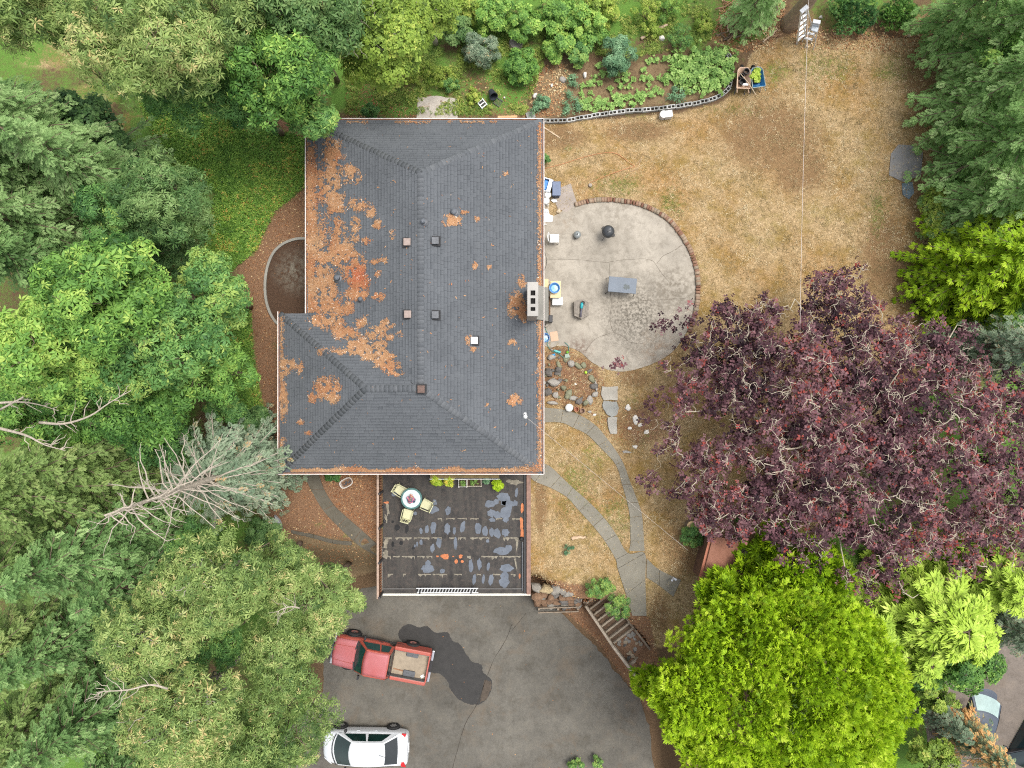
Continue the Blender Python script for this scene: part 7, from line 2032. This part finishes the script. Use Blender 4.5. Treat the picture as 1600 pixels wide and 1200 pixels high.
tag(MB().lathe([(0, 0), (.10, 0), (.12, .2), (.135, .2), (.135, .22), (.11, .22), (.09, .03), (0, .03)], (0, 0, 0), 16, cap=False).obj('small_pail', m_bl, None, loc=P(1185, 107, .3)[:2] + (0,)), 'small blue pail in front of the blue wheelbarrow', 'pail')

# ------------------------------------------------------------------ stepladders at the tree
def stepladder(label, foot_px, top_px, zt, wd, nst, px_side, name='stepladder', open_=.5):
    """leaning A-frame: its rails run from the feet to the top cap"""
    a = Vector(P(*foot_px)); b = Vector(P(*top_px, zt))
    t = thing(name, label, 'ladder', a)
    d = b - a; side = Vector(px_side).normalized()
    for sg in (-1, 1):
        MB().bar(side * sg * wd / 2, d + side * sg * wd * .36, .03, .07).obj('rail', m_alu, t)
        bk_ = Vector((d.x, d.y, 0)).normalized() * (-open_) if Vector((d.x, d.y, 0)).length > .05 else Vector((0, -open_, 0))
        MB().bar(side * sg * wd / 2 + bk_, d + side * sg * wd * .34, .02, .04).obj('back_rail', m_alu, t)
    for k in range(nst):
        q = (k + .7) / nst; p = d * q; w2 = wd * (1 - .28 * q)
        MB().bar(p - side * w2 / 2, p + side * w2 / 2, .11, .03).obj('step', m_alu, t)
    MB().bar(d - side * wd * .42, d + side * wd * .42, .18, .05).obj('top_cap', M('ladder_cap', (.5, .52, .55), .1, 6, .5), t, bevel=.01)
stepladder('tall aluminium stepladder standing against the leaning trunk', (1251, 64), (1256.5, 14), 2.35, .50, 6, (.75, .66, 0), open_=.55)
stepladder('short aluminium stepladder with a grey platform, right of the tall one', (1260, 66), (1276, 34), 1.35, .42, 4, (1, -.18, 0), open_=.35)
tag(MB().box((0, 0, .01), (.32, .34, .05)).obj('paint_tray', M('tray_grey', (.40, .44, .48), .12, 6, .5), None, bevel=.02, loc=P(1273.5, 43.5, 1.1)[:2] + (1.08,), rz=-.3), 'pale grey tray resting on the short stepladder', 'tray')

# dark board on the lawn
tag(MB().prism([(-.72, .42), (-.36, .86), (.25, .82), (.82, .48), (.72, -.62), (-.10, -.95), (-.82, -.62)], 0, .03).obj('rubber_mat', M('slate_board', (.165, .17, .18), .22, 2.0, .85, .4, c2=(.24, .22, .20)), None, loc=P(1415, 254)[:2] + (.008,)), 'weathered slate grey sheet lying on the lawn by the firs', 'ground sheet')
tag(MB().prism([(-.28, .35), (.22, .42), (.30, -.1), (.05, -.42), (-.25, -.2)], 0, .03).obj('rubber_mat', M('slate_board_blue', (.12, .16, .19), .22, 3, .8), None, loc=P(1418, 298)[:2] + (.006,)), 'small blue grey scrap of sheet below the larger slate sheet', 'ground sheet')

# ------------------------------------------------------------------ north bank: slab, pots, logs, brush
MB().prism(wobble([P(x, y)[:2] for x, y in [(653, 152), (682, 150), (714, 155), (716, 192), (650, 192)]], .03, 4, 21), -.1, .03).obj('old_slab', concrete('old_slab_concrete', (.44, .40, .35), (.18, .11, .07), (.54, .7), 2.0)[0], kind='structure')
LF = [MB().prism([(-.07, 0), (0, .03), (.08, 0), (0, -.03)], 0, .012).mesh('dead_leaf', M('dead_leaf', (.23, .10, .05), .3, 9, .9)) for _ in range(2)]
def stick(label, a, b, ra, mat, seed, group=None, name='branch', bend=.05, cat='branch', z=.04):
    r = np.random.RandomState(seed)
    A = np.array(P(*a)); B_ = np.array(P(*b)); A[2] = z; B_[2] = z + r.uniform(0, .05)
    pts = bendline((0, 0, A[2]), tuple((B_ - A) + np.array([0, 0, A[2]])), r, bend, 5)
    o = MB().tube(pts, [ra * (1 - .5 * i / 5) for i in range(6)], 7).obj(name, mat, None, smooth=True, loc=(A[0], A[1], 0))
    return tag(o, label, cat, group)
m_tanw = M('bare_wood', (.48, .36, .25), .25, 8, .9)
stick('bent pale branch lying across the old concrete slab', (655, 168), (690, 157), .05, M('bleached_branch', (.40, .33, .26), .2, 9, .9), 821, bend=.09)
stick('thin pale stick lying beside the bent branch on the old slab', (688, 159), (704, 161), .02, m_tanw, 822)
for i, (a, b, ra, lab) in enumerate([((917, 49), (942, 40), .11, 'thickest split log on the bank above the squash'), ((1001, 62), (1014, 55), .08, 'short log lying low beside the weedy clump, left end darker'), ((1022, 48), (1042, 41), .10, 'pale split log beside the brush, uppermost of the log group')]):
    stick(lab, a if i else (1024, 50), b if i else (1044, 38), ra * (1 if i else 1), m_tanw, 830 + i, 'split logs on the bank', 'log', .01, 'log', .08) if i != 0 else None
rock('rock', 'pale stone beside the split logs on the bank', 'rock', P(1034, 61)[:2] + (0,), .30, .24, .2, m_rkw, 834)
G_ = 'branches of the brush pile'
for i in range(46):
    cx, cy = 1160 + R_.uniform(-42, 52), 32 + R_.uniform(-34, 30); a = R_.uniform(0, pi) if R_.random() < .5 else R_.gauss(.9, .35); L_ = R_.uniform(10, 30)
    stick('brown cut branch in the brush pile left of the leaning trunk', (cx - cos(a) * L_ / 2, cy + sin(a) * L_ / 2), (cx + cos(a) * L_ / 2, cy - sin(a) * L_ / 2), R_.uniform(.018, .05), R_.choice([m_bark, m_tanw, M('brush_brown', (.28, .17, .10), .3, 9, .9)]), 840 + i, G_, z=R_.uniform(.03, .22))
def pot(label, px, py, r0, h, mat, rz=0., tilt=0., cat='pot', name='plant_pot'):
    t = MB().lathe([(0, 0), (r0 * .72, 0), (r0, h), (r0 * 1.08, h), (r0 * 1.08, h + .03), (r0 * .92, h + .03), (r0 * .66, .04), (0, .04)], (0, 0, 0), 18, cap=False).obj(name, mat, None, loc=P(px, py, h)[:2] + (.02 + (r0 if tilt else 0),))
    t.rotation_euler = (tilt, 0, rz)
    return tag(t, label, cat)
pot('black nursery pot tipped over among the weeds north of the roof', 767, 141, .20, .36, M('black_pot', (.03, .035, .045), .2, 6, .5), .4, 1.1)
fr = thing('plastic_crate', 'broken white and black crate among the weeds north of the roof', 'crate', P(752, 161)[:2] + (.02,), -.9)
for k in range(4): MB().box((-.24 + .16 * k, 0, .06), (.05, .30, .05)).obj('slat', m_wp, fr)
for sg in (-1, 1): MB().box((0, sg * .15, .05), (.56, .04, .10)).obj('side_board', m_wgrey, fr)
MB().box((0, 0, .02), (.5, .26, .03)).obj('base', m_blkp, fr)
fr = thing('metal_grate', 'small dark metal grate on bare soil right of the white crate', 'grate', P(778, 160)[:2] + (.02,), -.6)
for k in range(5): MB().box((-.16 + .08 * k, 0, .03), (.022, .34, .02)).obj('bar', M('dark_steel', (.05, .05, .055), .2, 8, .5), fr)
for sg in (-1, 1): MB().box((0, sg * .16, .028), (.38, .025, .025)).obj('frame_bar', M('dark_steel', (.05, .05, .055)), fr)
for i, (px, py, sx_, sy_, sz_, m_, lab) in enumerate([(836, 151, .34, .26, .18, m_rkw, 'pale stone on bare soil left of the kale'), (814, 122, .22, .2, .12, m_rkw, 'small pale stone near the compact round shrub'), (880, 125, .40, .34, .12, m_rk, 'flat pale stone at the west end of the bed'), (914, 118, .30, .22, .16, m_rkw, 'whitish stone beside the first squash plants'), (862, 134, .18, .14, .1, m_rkw, 'small whitish stone on the bare soil'), (788, 153, .12, .1, .08, m_rkw, 'tiny white stone near the metal grate'), (1282, 27, .2, .16, .08, m_rkw, 'white stone on the soil beside the dark yew like shrub'), (1347, 51, .24, .2, .08, M('tan_stone', (.5, .4, .28)), 'tan stone below the dark shrubs at the top'), (1420, 56, .2, .18, .08, M('tan_stone', (.5, .4, .28)), 'tan stone at the upper right lawn edge')]):
    rock('rock', lab, 'rock', P(px, py)[:2] + (0,), sx_, sy_, sz_, m_, 850 + i, R_.uniform(0, 3))
# grey stump among the laurels
sm = thing('tree_stump', 'round grey stump between the grey shrub and the laurels', 'stump', P(806, 70)[:2] + (0,))
MB().lathe([(.40, -.1), (.34, .12), (.32, .30)], (0, 0, 0), 16, cap=False).obj('bark_ring', m_barkg, sm); MB().lathe([(.32, .28), (.31, .31), (0, .31)], (0, 0, 0), 16).obj('cut_face', M('grey_cut', (.22, .20, .18), .3, 12, .9), sm)
tag(MB().box((0, 0, .02), (1.1, .05, .03)).obj('timber_strip', m_tanw, None, loc=P(860, 206)[:2] + (.0,), rz=radians(-33)), 'thin tan timber strip leaning out from the east eave corner', 'timber')
tag(MB().box((0, 0, .03), (.95, .10, .05)).obj('timber_strip', M('orange_timber', (.55, .33, .17), .15, 6, .8), None, loc=P(793, 183)[:2] + (.0,), rz=0.02), 'orange brown board on the ground along the north eave', 'timber')

# ------------------------------------------------------------------ rockery, stones and pots by the inner path
for i, (px, py, sx_, sy_, m_, lab, poly) in enumerate([(953, 615, 1, 1, m_rk, 'uppermost and squarest of three flat stepping stones', [(-.40, .36), (-.02, .33), (.38, .36), (.36, .05), (.36, -.33), (.02, -.30), (-.30, -.34), (-.44, -.05)]),
        (954, 639, 1, 1, m_rk, 'rounded bluish middle one of three flat stepping stones', [(-.36, .38), (.30, .36), (.40, .05), (.30, -.28), (.05, -.42), (-.22, -.22), (-.40, .12)]),
        (957, 665, 1, 1, m_rk, 'lowest and narrowest of three flat stepping stones', [(-.24, .40), (.22, .42), (.20, .05), (.22, -.38), (-.10, -.40), (-.22, -.05)])]):
    poly = wobble(poly, .02, 3, 30 + i)
    o = MB().prism(poly, -.05, .10).obj('stepping_stone', concrete('stone_step_%s' % 'abc'[i], [(.33, .31, .27), (.26, .265, .25), (.34, .325, .29)][i], (.2, .16, .12), (.55, .75), 2.)[0], None, bevel=.02, loc=P(px, py)[:2] + (0,))
    tag(o, lab, 'stepping stone')
G_ = 'rim stones of the leafy rockery'
ring = [(884, 560), (893, 568), (903, 572), (912, 570), (920, 580), (925, 592), (929, 604), (930, 616), (922, 625), (914, 629), (905, 626), (896, 622), (888, 616), (880, 606), (874, 596), (871, 584), (873, 570)]
for i, (px, py) in enumerate(ring):
    rock('rock', 'mossy grey stone in the rim of the leafy rockery', 'rock', P(px, py)[:2] + (-.02,), R_.uniform(.30, .55), R_.uniform(.22, .36), R_.uniform(.12, .24), R_.choice([m_rk, M('mossy_stone', (.20, .20, .13), .35, 6, .95, .5), m_rkd]), 870 + i, R_.uniform(0, 3), G_)
for i, (px, py, a, b_, h, m_, lab) in enumerate([(857, 583, .5, .42, .3, m_rkd, 'dark rock under the east eave beside the rockery'), (864, 598, .62, .46, .34, m_rk, 'large flat grey rock against the wall by the rockery'), (856, 612, .5, .4, .3, m_rkd, 'mottled dark rock just above the path start'), (868, 617, .36, .3, .2, m_rk, 'grey rock touching the rockery above the path'), (863, 629, .6, .2, .16, m_rk, 'long low grey rock lying along the inner path'), (872, 577, .36, .3, .26, m_rkd, 'black rock at the rockery top'), (862, 558, .4, .3, .2, m_rk, 'grey rock under the teal hose'), (888, 557, .24, .2, .16, m_rk, 'small grey rock at the end of the teal hose'), (899, 600, .16, .1, .06, m_rkw, 'white stone inside the leafy rockery'),
        (931, 603, .16, .62, .14, m_rk, 'tall thin grey stone standing on the rockery east rim'), (981, 637, .26, .40, .12, m_rkw, 'white stone right of the middle stepping stone'), (993, 655, .32, .5, .12, m_rkw, 'large white stone under the sparse purple leaves'), (1000, 664, .26, .22, .1, m_rkw, 'white stone below the large white stone'), (1010, 675, .36, .26, .1, m_rkw, 'pale pointed stone below the sparse purple twigs'), (984, 669, .2, .2, .1, m_rkw, 'small white stone left of the pale pointed stone'), (978, 706, .5, .16, .12, m_rk, 'long grey stone lying by the path bend'), (992, 698, .3, .2, .1, m_rkw, 'pale stone at the end of the long grey stone'), (929, 648, .22, .16, .08, m_rkw, 'pale stone among chips beside the path'), (921, 643, .2, .14, .08, m_rk, 'small stone beside the terracotta pots')]):
    rock('rock', lab, 'rock', P(px, py)[:2] + (-.02,), a, b_, h, m_, 890 + i, R_.uniform(-.4, .4))
for i in range(26):
    a_ = R_.uniform(0, 6.28); q_ = R_.uniform(0, 1) ** .5
    rock('rock', 'small rubble stone among the leaves between the house and the rockery', 'rock', P(868 + 20 * q_ * cos(a_), 588 + 44 * q_ * sin(a_))[:2] + (-.01,), R_.uniform(.10, .26), R_.uniform(.08, .2), R_.uniform(.06, .16), R_.choice([m_rk, m_rkd, m_rkd, M('mossy_stone', (.2, .2, .13))]), 1100 + i, R_.uniform(0, 3), 'rubble stones beside the rockery')
gp = thing('white_pot', 'white round lidded pot beside the inner path', 'pot', P(889.5, 637, .3)[:2] + (0,))
MB().lathe([(.12, 0), (.17, .08), (.185, .22), (.17, .27)], (0, 0, 0), 22, cap=False).obj('shell', m_wp, gp, smooth=True); MB().lathe([(.19, .27), (.17, .30), (.08, .335), (0, .34)], (0, 0, 0), 22, cap=False).obj('lid', m_wp, gp, smooth=True)
pot('terracotta pot right next to the white pot', 900.5, 639.5, .115, .24, M('terracotta', (.38, .17, .10)))
pot('greyish terracotta pot, the outermost of the path pots', 910, 642, .115, .24, M('terracotta_grey', (.30, .20, .15), .25, 8, .9))
for i, (px, py, c, lab) in enumerate([(915.5, 582, (.42, .65, .06), 'yellow green tennis ball in the rockery'), (886.5, 550.5, (.15, .35, .03), 'small green ball by the teal hose')]):
    tag(MB().lathe([(0, 0), (.05, .012), (.075, .06), (.05, .11), (0, .125)], (0, 0, 0), 14, cap=False).obj('ball', M('ball_%s' % 'ab'[i], c, .1, 9, .8), None, smooth=True, loc=P(px, py, .1)[:2] + (.02,)), lab, 'ball')
for i, (px, py, dims, c, rz, lab) in enumerate([(864, 555, (.22, .10, .10), (.02, .25, .55), .4, 'blue and white spray gun head lying on the rocks'), (871, 549, (.34, .09, .08), (.10, .40, .40), -.3, 'teal hose nozzle lying above the rockery'), (886, 556, (.22, .2, .14), (.25, .32, .26), .2, 'grey green watering pot by the hose end'), (853, 508, (.16, .2, .2), (.25, .22, .18), .5, 'small square frame at the foot of the chimney'), (860, 499, (.18, .34, .4), (.03, .03, .035), 0, 'black meter box beside the chimney shoulder'), (859, 478, (.06, .9, .10), (.14, .07, .03), 0, 'brown trough of soil along the chimney foot')]):
    m_ = M('junk_%s' % 'abcdef'[i], c, .25, 9, .5)
    tag(MB().box((0, 0, dims[2] / 2), dims).obj(['spray_gun', 'hose_nozzle', 'watering_pot', 'open_box', 'meter_box', 'soil_trough'][i], m_, None, bevel=.02, loc=P(px, py, .1)[:2] + (PZ,), rz=rz), lab, ['spray gun', 'nozzle', 'pot', 'frame', 'box', 'trough'][i])

# ------------------------------------------------------------------ timber steps down to the driveway
sp = thing('garden_steps', 'weathered timber steps with a stone paved landing between driveway and yard', 'steps', P(950, 985))
so = Vector(P(950, 985))
m_tim = M('weathered_timber', (.25, .20, .15), .3, 6, .9, .5); m_tim2 = M('timber_edge', (.36, .30, .23), .3, 6, .9, .5); m_trd = M('tread_earth', (.13, .085, .055), .35, 6, .95, .5)
axis = Vector((SB.x - SA.x, SB.y - SA.y, 0)); Ls = axis.length; axis.normalize(); perp = Vector((-axis.y, axis.x, 0))
if perp.y < 0: perp = -perp
NS = 7
A0 = Vector(P(914, 941, -2.2)); A1 = Vector(P(956, 1003, -.9))
ax2 = Vector((A1.x - A0.x, A1.y - A0.y, 0)); st_ = ax2.length / NS; ax2.normalize(); pp = Vector((-ax2.y, ax2.x, 0))
if pp.x < 0: pp = -pp
WS = 1.18
for k in range(NS):
    z = -2.20 + 1.42 * (k + 1) / NS
    c = Vector((A0.x, A0.y, 0)) + ax2 * (st_ * (k + .5)) + pp * (WS / 2 + .06)
    rz = math.atan2(ax2.y, ax2.x)
    tr_ = MB().box((c.x - so.x, c.y - so.y, z - .11), (st_ - .02, WS, .2), rz).obj('tread', m_trd, sp)
    e = c - ax2 * (st_ / 2 - .02)
    MB().box((e.x - so.x, e.y - so.y, z - .06), (.09, WS + .04, .22), rz).obj('step_edge', m_tim2, sp, bevel=.01)
zl = -.72
l0 = Vector((A0.x, A0.y, 0)) + ax2 * (NS * st_ + .02)
lc_ = l0 + ax2 * .62 + pp * (WS / 2 + .06)
rz = math.atan2(ax2.y, ax2.x)
MB().box((lc_.x - so.x, lc_.y - so.y, zl - .15), (1.24, WS, .22), rz).obj('landing_bed', M('landing_soil', (.24, .14, .085), .3, 9, .95, .5), sp)
for i in range(26):
    u = R_.uniform(-.52, .55); v = R_.uniform(-.50, .50)
    p = lc_ + ax2 * u + pp * v
    rock('cobble', None, None, (p.x - so.x, p.y - so.y, zl - .06), R_.uniform(.15, .28), R_.uniform(.13, .24), R_.uniform(.05, .09), R_.choice([m_rk, m_rk, M('cobble_tan', (.36, .29, .21), .25, 6, .9), m_rkd]), 920 + i, R_.uniform(0, 3), None, sp, True)
e = l0 + pp * (WS / 2 + .06)
MB().box((e.x - so.x, e.y - so.y, zl - .06), (.10, WS, .24), rz).obj('step_edge', m_tim2, sp, bevel=.01)
e = l0 + ax2 * 1.30 + pp * (WS / 2 + .06)
MB().box((e.x - so.x, e.y - so.y, zl + .02), (.12, WS + .1, .26), rz).obj('step_edge', m_tim2, sp, bevel=.01)
# stringers and handrail
def L3(px, py, z): v = Vector(P(px, py, z)); return v - so
q0 = Vector((A0.x, A0.y, -2.15)) - so; q1 = Vector((A1.x, A1.y, -.70)) - so; q2 = q1 + ax2 * 1.9 + Vector((0, 0, .22))
MB().bar(q0, q1, .10, .45).obj('stringer', m_tim, sp); MB().bar(q1, q2, .12, .40).obj('stringer', m_tim, sp)
MB().bar(q0 + pp * (WS + .14) + Vector((0, 0, .12)), q1 + pp * (WS + .14) + Vector((0, 0, .3)), .10, .5).obj('stringer', m_tim, sp); MB().bar(q1 + pp * (WS + .14) + Vector((0, 0, .2)), q1 + ax2 * 1.35 + pp * (WS + .14) + Vector((0, 0, .2)), .10, .4).obj('stringer', m_tim, sp)
h0 = q0 + Vector((0, 0, .62)) - pp * .02; h1 = q1 + Vector((0, 0, .52)) - pp * .02; h2 = q2 + Vector((0, 0, .5))
MB().bar(h0, h1, .11, .05).obj('handrail', M('rail_timber', (.40, .34, .27), .25, 6, .9, .5), sp); MB().bar(h1, h2, .11, .05).obj('handrail', M('rail_timber', (.4, .34, .27)), sp)
for q, h in ((q0, h0), ((q0 + q1) / 2, (h0 + h1) / 2), (q1, h1), (q2, h2)): MB().bar(q - Vector((0, 0, .4)), h, .09, .09).obj('post', m_tim, sp)
# low timber fence at the foot of the boulder wall
tf = thing('timber_fence', 'low weathered rail fence between the boulder wall and the driveway', 'fence', P(874, 952, -1.9))
fo = Vector(P(874, 952, -1.9))
def F3(px, py, z): return Vector(P(px, py, z)) - fo
for z, yy_ in ((-1.75, 949), (-2.05, 956)):
    MB().bar(F3(841, yy_ + 1, z), F3(904, yy_ - 1, z), .05, .12).obj('rail', m_tim, tf)
for px in (842, 872, 903): MB().bar(F3(px, 953, -2.6), F3(px, 952, -1.6), .09, .09).obj('post', m_tim, tf)
# boulder retaining wall right of the garage
bwl = thing('boulder_wall', 'dry stacked wall of tan boulders holding the lawn beside the garage', 'retaining wall', P(868, 920, -1))
bo = Vector(P(868, 920, -1))
m_bould = M('boulder_tan', (.36, .28, .16), .3, 4, .95, .5); m_bould2 = M('boulder_grey', (.24, .22, .19), .3, 4, .95, .5)
for row, (z, yb, n_) in enumerate(((-.34, 919, 7), (-.80, 927, 7), (-1.25, 931, 7), (-1.70, 935, 7), (-2.15, 939, 7), (-2.55, 942, 7))):
    for k in range(n_):
        px = 834 + (906 - 834) * (k + .5 + R_.uniform(-.25, .25)) / n_
        py = yb + 5 * (k / n_) + R_.uniform(-2, 2)
        v = Vector(P(px, py, z)) - bo
        rock('boulder', None, None, (v.x, v.y, v.z - .1), R_.uniform(.42, .70), R_.uniform(.40, .62), R_.uniform(.36, .5), R_.choice([m_bould, m_bould, m_bould2]) if row == 0 else R_.choice([m_bould2, m_rkd, M('boulder_rust', (.19, .115, .07), .35, 5, .95, .5), M('boulder_rust', (.19, .115, .07), .35, 5, .95, .5)]), 950 + row * 10 + k, R_.uniform(-.5, .5), None, bwl)

# ------------------------------------------------------------------ brown shed, post and stumps at the purple tree
sh_c = P(1128, 872, 2.0)
shd = thing('garden_shed', 'small shed with a sloping brown plank roof beside the lime green conifers', 'shed', (sh_c[0], sh_c[1], 0), radians(-14))
MB().box((0, -.3, .9), (1.0, 2.0, 1.9)).obj('wall', M('shed_brown', (.13, .07, .045), .25, 5, .9), shd)
m_sr = M('red_brown_plank', (.27, .125, .085), .18, 3, .8, .4, c2=(.22, .095, .06))
m_sr2 = M('red_brown_trim', (.36, .14, .085), .2, 4, .75)
for k in range(6):
    x_ = -.56 + .224 * k
    MB().bar((x_, .92, 2.12 - .02 * k), (x_, -1.5, 2.05 - .02 * k), .218, .04).obj('roof_plank', m_sr, shd)
MB().bar((-.73, .88, 2.0), (-.73, -1.52, 1.95), .12, .05).obj('roof_trim', m_sr2, shd)
tag(MB().lathe([(0, 0), (.10, 0), (.10, .05), (0, .07)], (0, 0, 0), 14, cap=False).obj('white_disc', m_wp, None, loc=P(1139.5, 844, .4)[:2] + (.3,)), 'white dome lamp at the upper edge of the brown shed roof', 'lamp')
dp = thing('timber_walkway', 'narrow grey plank walk beside the brown shed', 'walkway', P(1160, 850)[:2] + (.02,), radians(2))
for k in range(2): MB().box((-.11 + .23 * k, 0, .03), (.20, 2.6, .05)).obj('plank', M('grey_plank', (.24, .21, .17), .25, 5, .9, .4), dp)
lg = thing('cut_stump', 'round pale cut stump above the dark green shrub', 'stump', P(1081, 822, .35)[:2] + (0,))
MB().lathe([(.30, -.1), (.25, .15), (.24, .34)], (0, 0, 0), 14, cap=False).obj('bark_ring', m_bark, lg); MB().lathe([(.24, .33), (.235, .35), (0, .35)], (0, 0, 0), 14).obj('cut_face', M('fresh_cut', (.62, .44, .24), .12, 14, .8), lg)
rock('rock', 'large grey boulder right of the dark green shrub by the shed', 'rock', P(1096, 832)[:2] + (-.05,), .5, .5, .4, m_rk, 990)
rock('rock', 'mossy boulder between the dark green shrub and the shed', 'rock', P(1103, 845)[:2] + (-.05,), .42, .5, .34, M('mossy_stone', (.20, .20, .13)), 991)
dr_ = thing('driftwood', 'pale forked piece of driftwood on the soil above the brown shed', 'driftwood', P(1118, 820)[:2] + (.02,))
for pts in ([(-.42, -.08, .05), (-.1, .05, .1), (.1, .1, .14), (.34, .16, .08)], [(-.40, -.14, .05), (-.15, -.08, .10), (.08, .06, .14)], [(.05, .06, .14), (.12, .22, .12), (.30, .28, .08)]):
    MB().tube(pts, [.03, .06, .07, .04][:len(pts)], 7).obj('limb', M('driftwood', (.60, .43, .26), .15, 8, .8), dr_, smooth=True)
stick('thin pale stick on the soil from the driftwood to the shed', (1120, 826), (1136, 842), .02, m_tanw, 992)
tag(MB().tube([(-.16, 0, .5), (-.05, .05, .3), (.06, 0, .35), (.16, -.05, 0)], .05, 8).obj('garden_ornament', M('ornament_grey', (.5, .52, .56), .2, 8, .4), None, loc=P(1051, 902)[:2] + (.05,)), 'small shiny grey ornament at the end of the path spur', 'ornament')
stick('short pale driftwood piece on the dry slope right of the garage', (893, 842), (915, 838), .10, M('driftwood2', (.50, .36, .24), .15, 8, .8), 993, bend=.03)

# ------------------------------------------------------------------ west side: sunken half-round bed, tub, stone
pond = thing('sunken_bed', 'half round concrete edged bed of dark wet leaves against the west wall', 'planting bed', P(445, 445))
po = Vector(P(445, 445))
pl = [(484, 372), (470, 371), (455, 374), (440, 381), (428, 392), (420, 407), (415, 425), (413, 445), (414, 465), (418, 482), (425, 497), (434, 508), (446, 514), (484, 514)]
pm_ = [P(x, y)[:2] for x, y in pl]
out_ = spline(pm_[:-1], 4)
inn = []
for i, p in enumerate(out_):
    a = Vector(out_[max(i - 1, 0)]); b_ = Vector(out_[min(i + 1, len(out_) - 1)]); d = (b_ - a).normalized(); inn.append((p[0] - d.y * .12, p[1] + d.x * .12))
m_pe = concrete('basin_concrete', (.27, .26, .23), (.1, .08, .06))[0]
seg = 6
for i in range(0, len(out_) - 1, seg):
    j = min(i + seg, len(out_) - 1)
    poly = [(x - po.x, y - po.y) for x, y in out_[i:j + 1]] + [(x - po.x, y - po.y) for x, y in inn[i:j + 1][::-1]]
    MB().prism(poly, -.3, .10).obj('curb', m_pe, pond)
m, nt, b, out = newmat('wet_leaf_litter')
nA = noise_node(nt, 1.3, 6, .7, dist=.8); nC = noise_node(nt, 24, 5, .75)
col = ramp(nt, nC.outputs[0], [(.25, (.018, .009, .004)), (.5, (.055, .026, .011)), (.75, (.10, .052, .024))])
gx_, gy_, _ = P(462, 425)
f_ = math_node(nt, 'MULTIPLY', ramp(nt, noise_node(nt, 4, 6, .75).outputs[0], [(.42, 0), (.58, .85)]), local_mask(nt, gx_ - po.x, gy_ - po.y, .1, 1.3))
col = mix(nt, f_, col, (.17, .155, .12))
nt.links.new(col, b.inputs['Base Color']); b.inputs['Roughness'].default_value = .8; bump(nt, b, nC.outputs[0], .6, .03)
MB().prism([(x - po.x, y - po.y) for x, y in pm_], -.3, .035).obj('leaf_bed', m, pond)
o = thing('bath_tub', 'small white oval tub with dark water on the soil left of the deck', 'tub', P(540, 755, .2)[:2] + (-.12,), radians(28))
r = .0
def oval(a, b_, n=20): return [(a * abs(cos(t)) ** .7 * (1 if cos(t) > 0 else -1), b_ * abs(sin(t)) ** .7 * (1 if sin(t) > 0 else -1)) for t in [2 * pi * k / n for k in range(n)]]
mb = MB(); rings = [(oval(.26, .16), 0), (oval(.33, .215), .22), (oval(.335, .22), .24), (oval(.29, .175), .24), (oval(.25, .14), .10)]
v = []; f = []; n = 20
for pl_, z in rings: v += [(x, y, z) for x, y in pl_]
for i in range(4):
    for k in range(n): f.append((i * n + k, i * n + (k + 1) % n, (i + 1) * n + (k + 1) % n, (i + 1) * n + k))
f.append(tuple(range(4 * n, 5 * n))); f.append(tuple(range(n - 1, -1, -1)))
mb.add(v, f).obj('shell', M('tub_white', (.55, .50, .45), .15, 5, .5), o)
MB().prism(oval(.22, .10, 14), .11, .125).obj('water', M('tub_dark_water', (.12, .11, .11), .5, 9, .2, c2=(.03, .03, .03)), o)
rock('rock', 'pale grey flat stone at the foot of the spruce, left of the deck path', 'rock', P(435, 815)[:2] + (gz(*P(435, 815)[:2]),), .36, .7, .2, M('bluish_stone', (.30, .31, .32), .15, 5, .9), 995, .5)

# ------------------------------------------------------------------ overhead wires
def wire(label, a, b, rad, sag, mat):
    a = Vector(a); b = Vector(b); pts = []
    for i in range(25):
        t = i / 24; p = a.lerp(b, t); p.z -= sag * 4 * t * (1 - t); pts.append(tuple(p - a))
    o = MB().tube(pts, rad, 6).obj('overhead_wire', mat, None, smooth=True, loc=a); return tag(o, label, 'cable')
wire('pale cable strung north to south over the east lawn', P(1266, -60, 6.5), P(1250, 520, 5.2), .0065, .12, M('cable_pale', (.62, .56, .52), .1, 5, .6))
wire('thin service cable running from the roof mast over the curved path', wire_a, P(1075, 860, 3.2), .006, .1, M('cable_grey', (.42, .38, .34), .1, 5, .6))
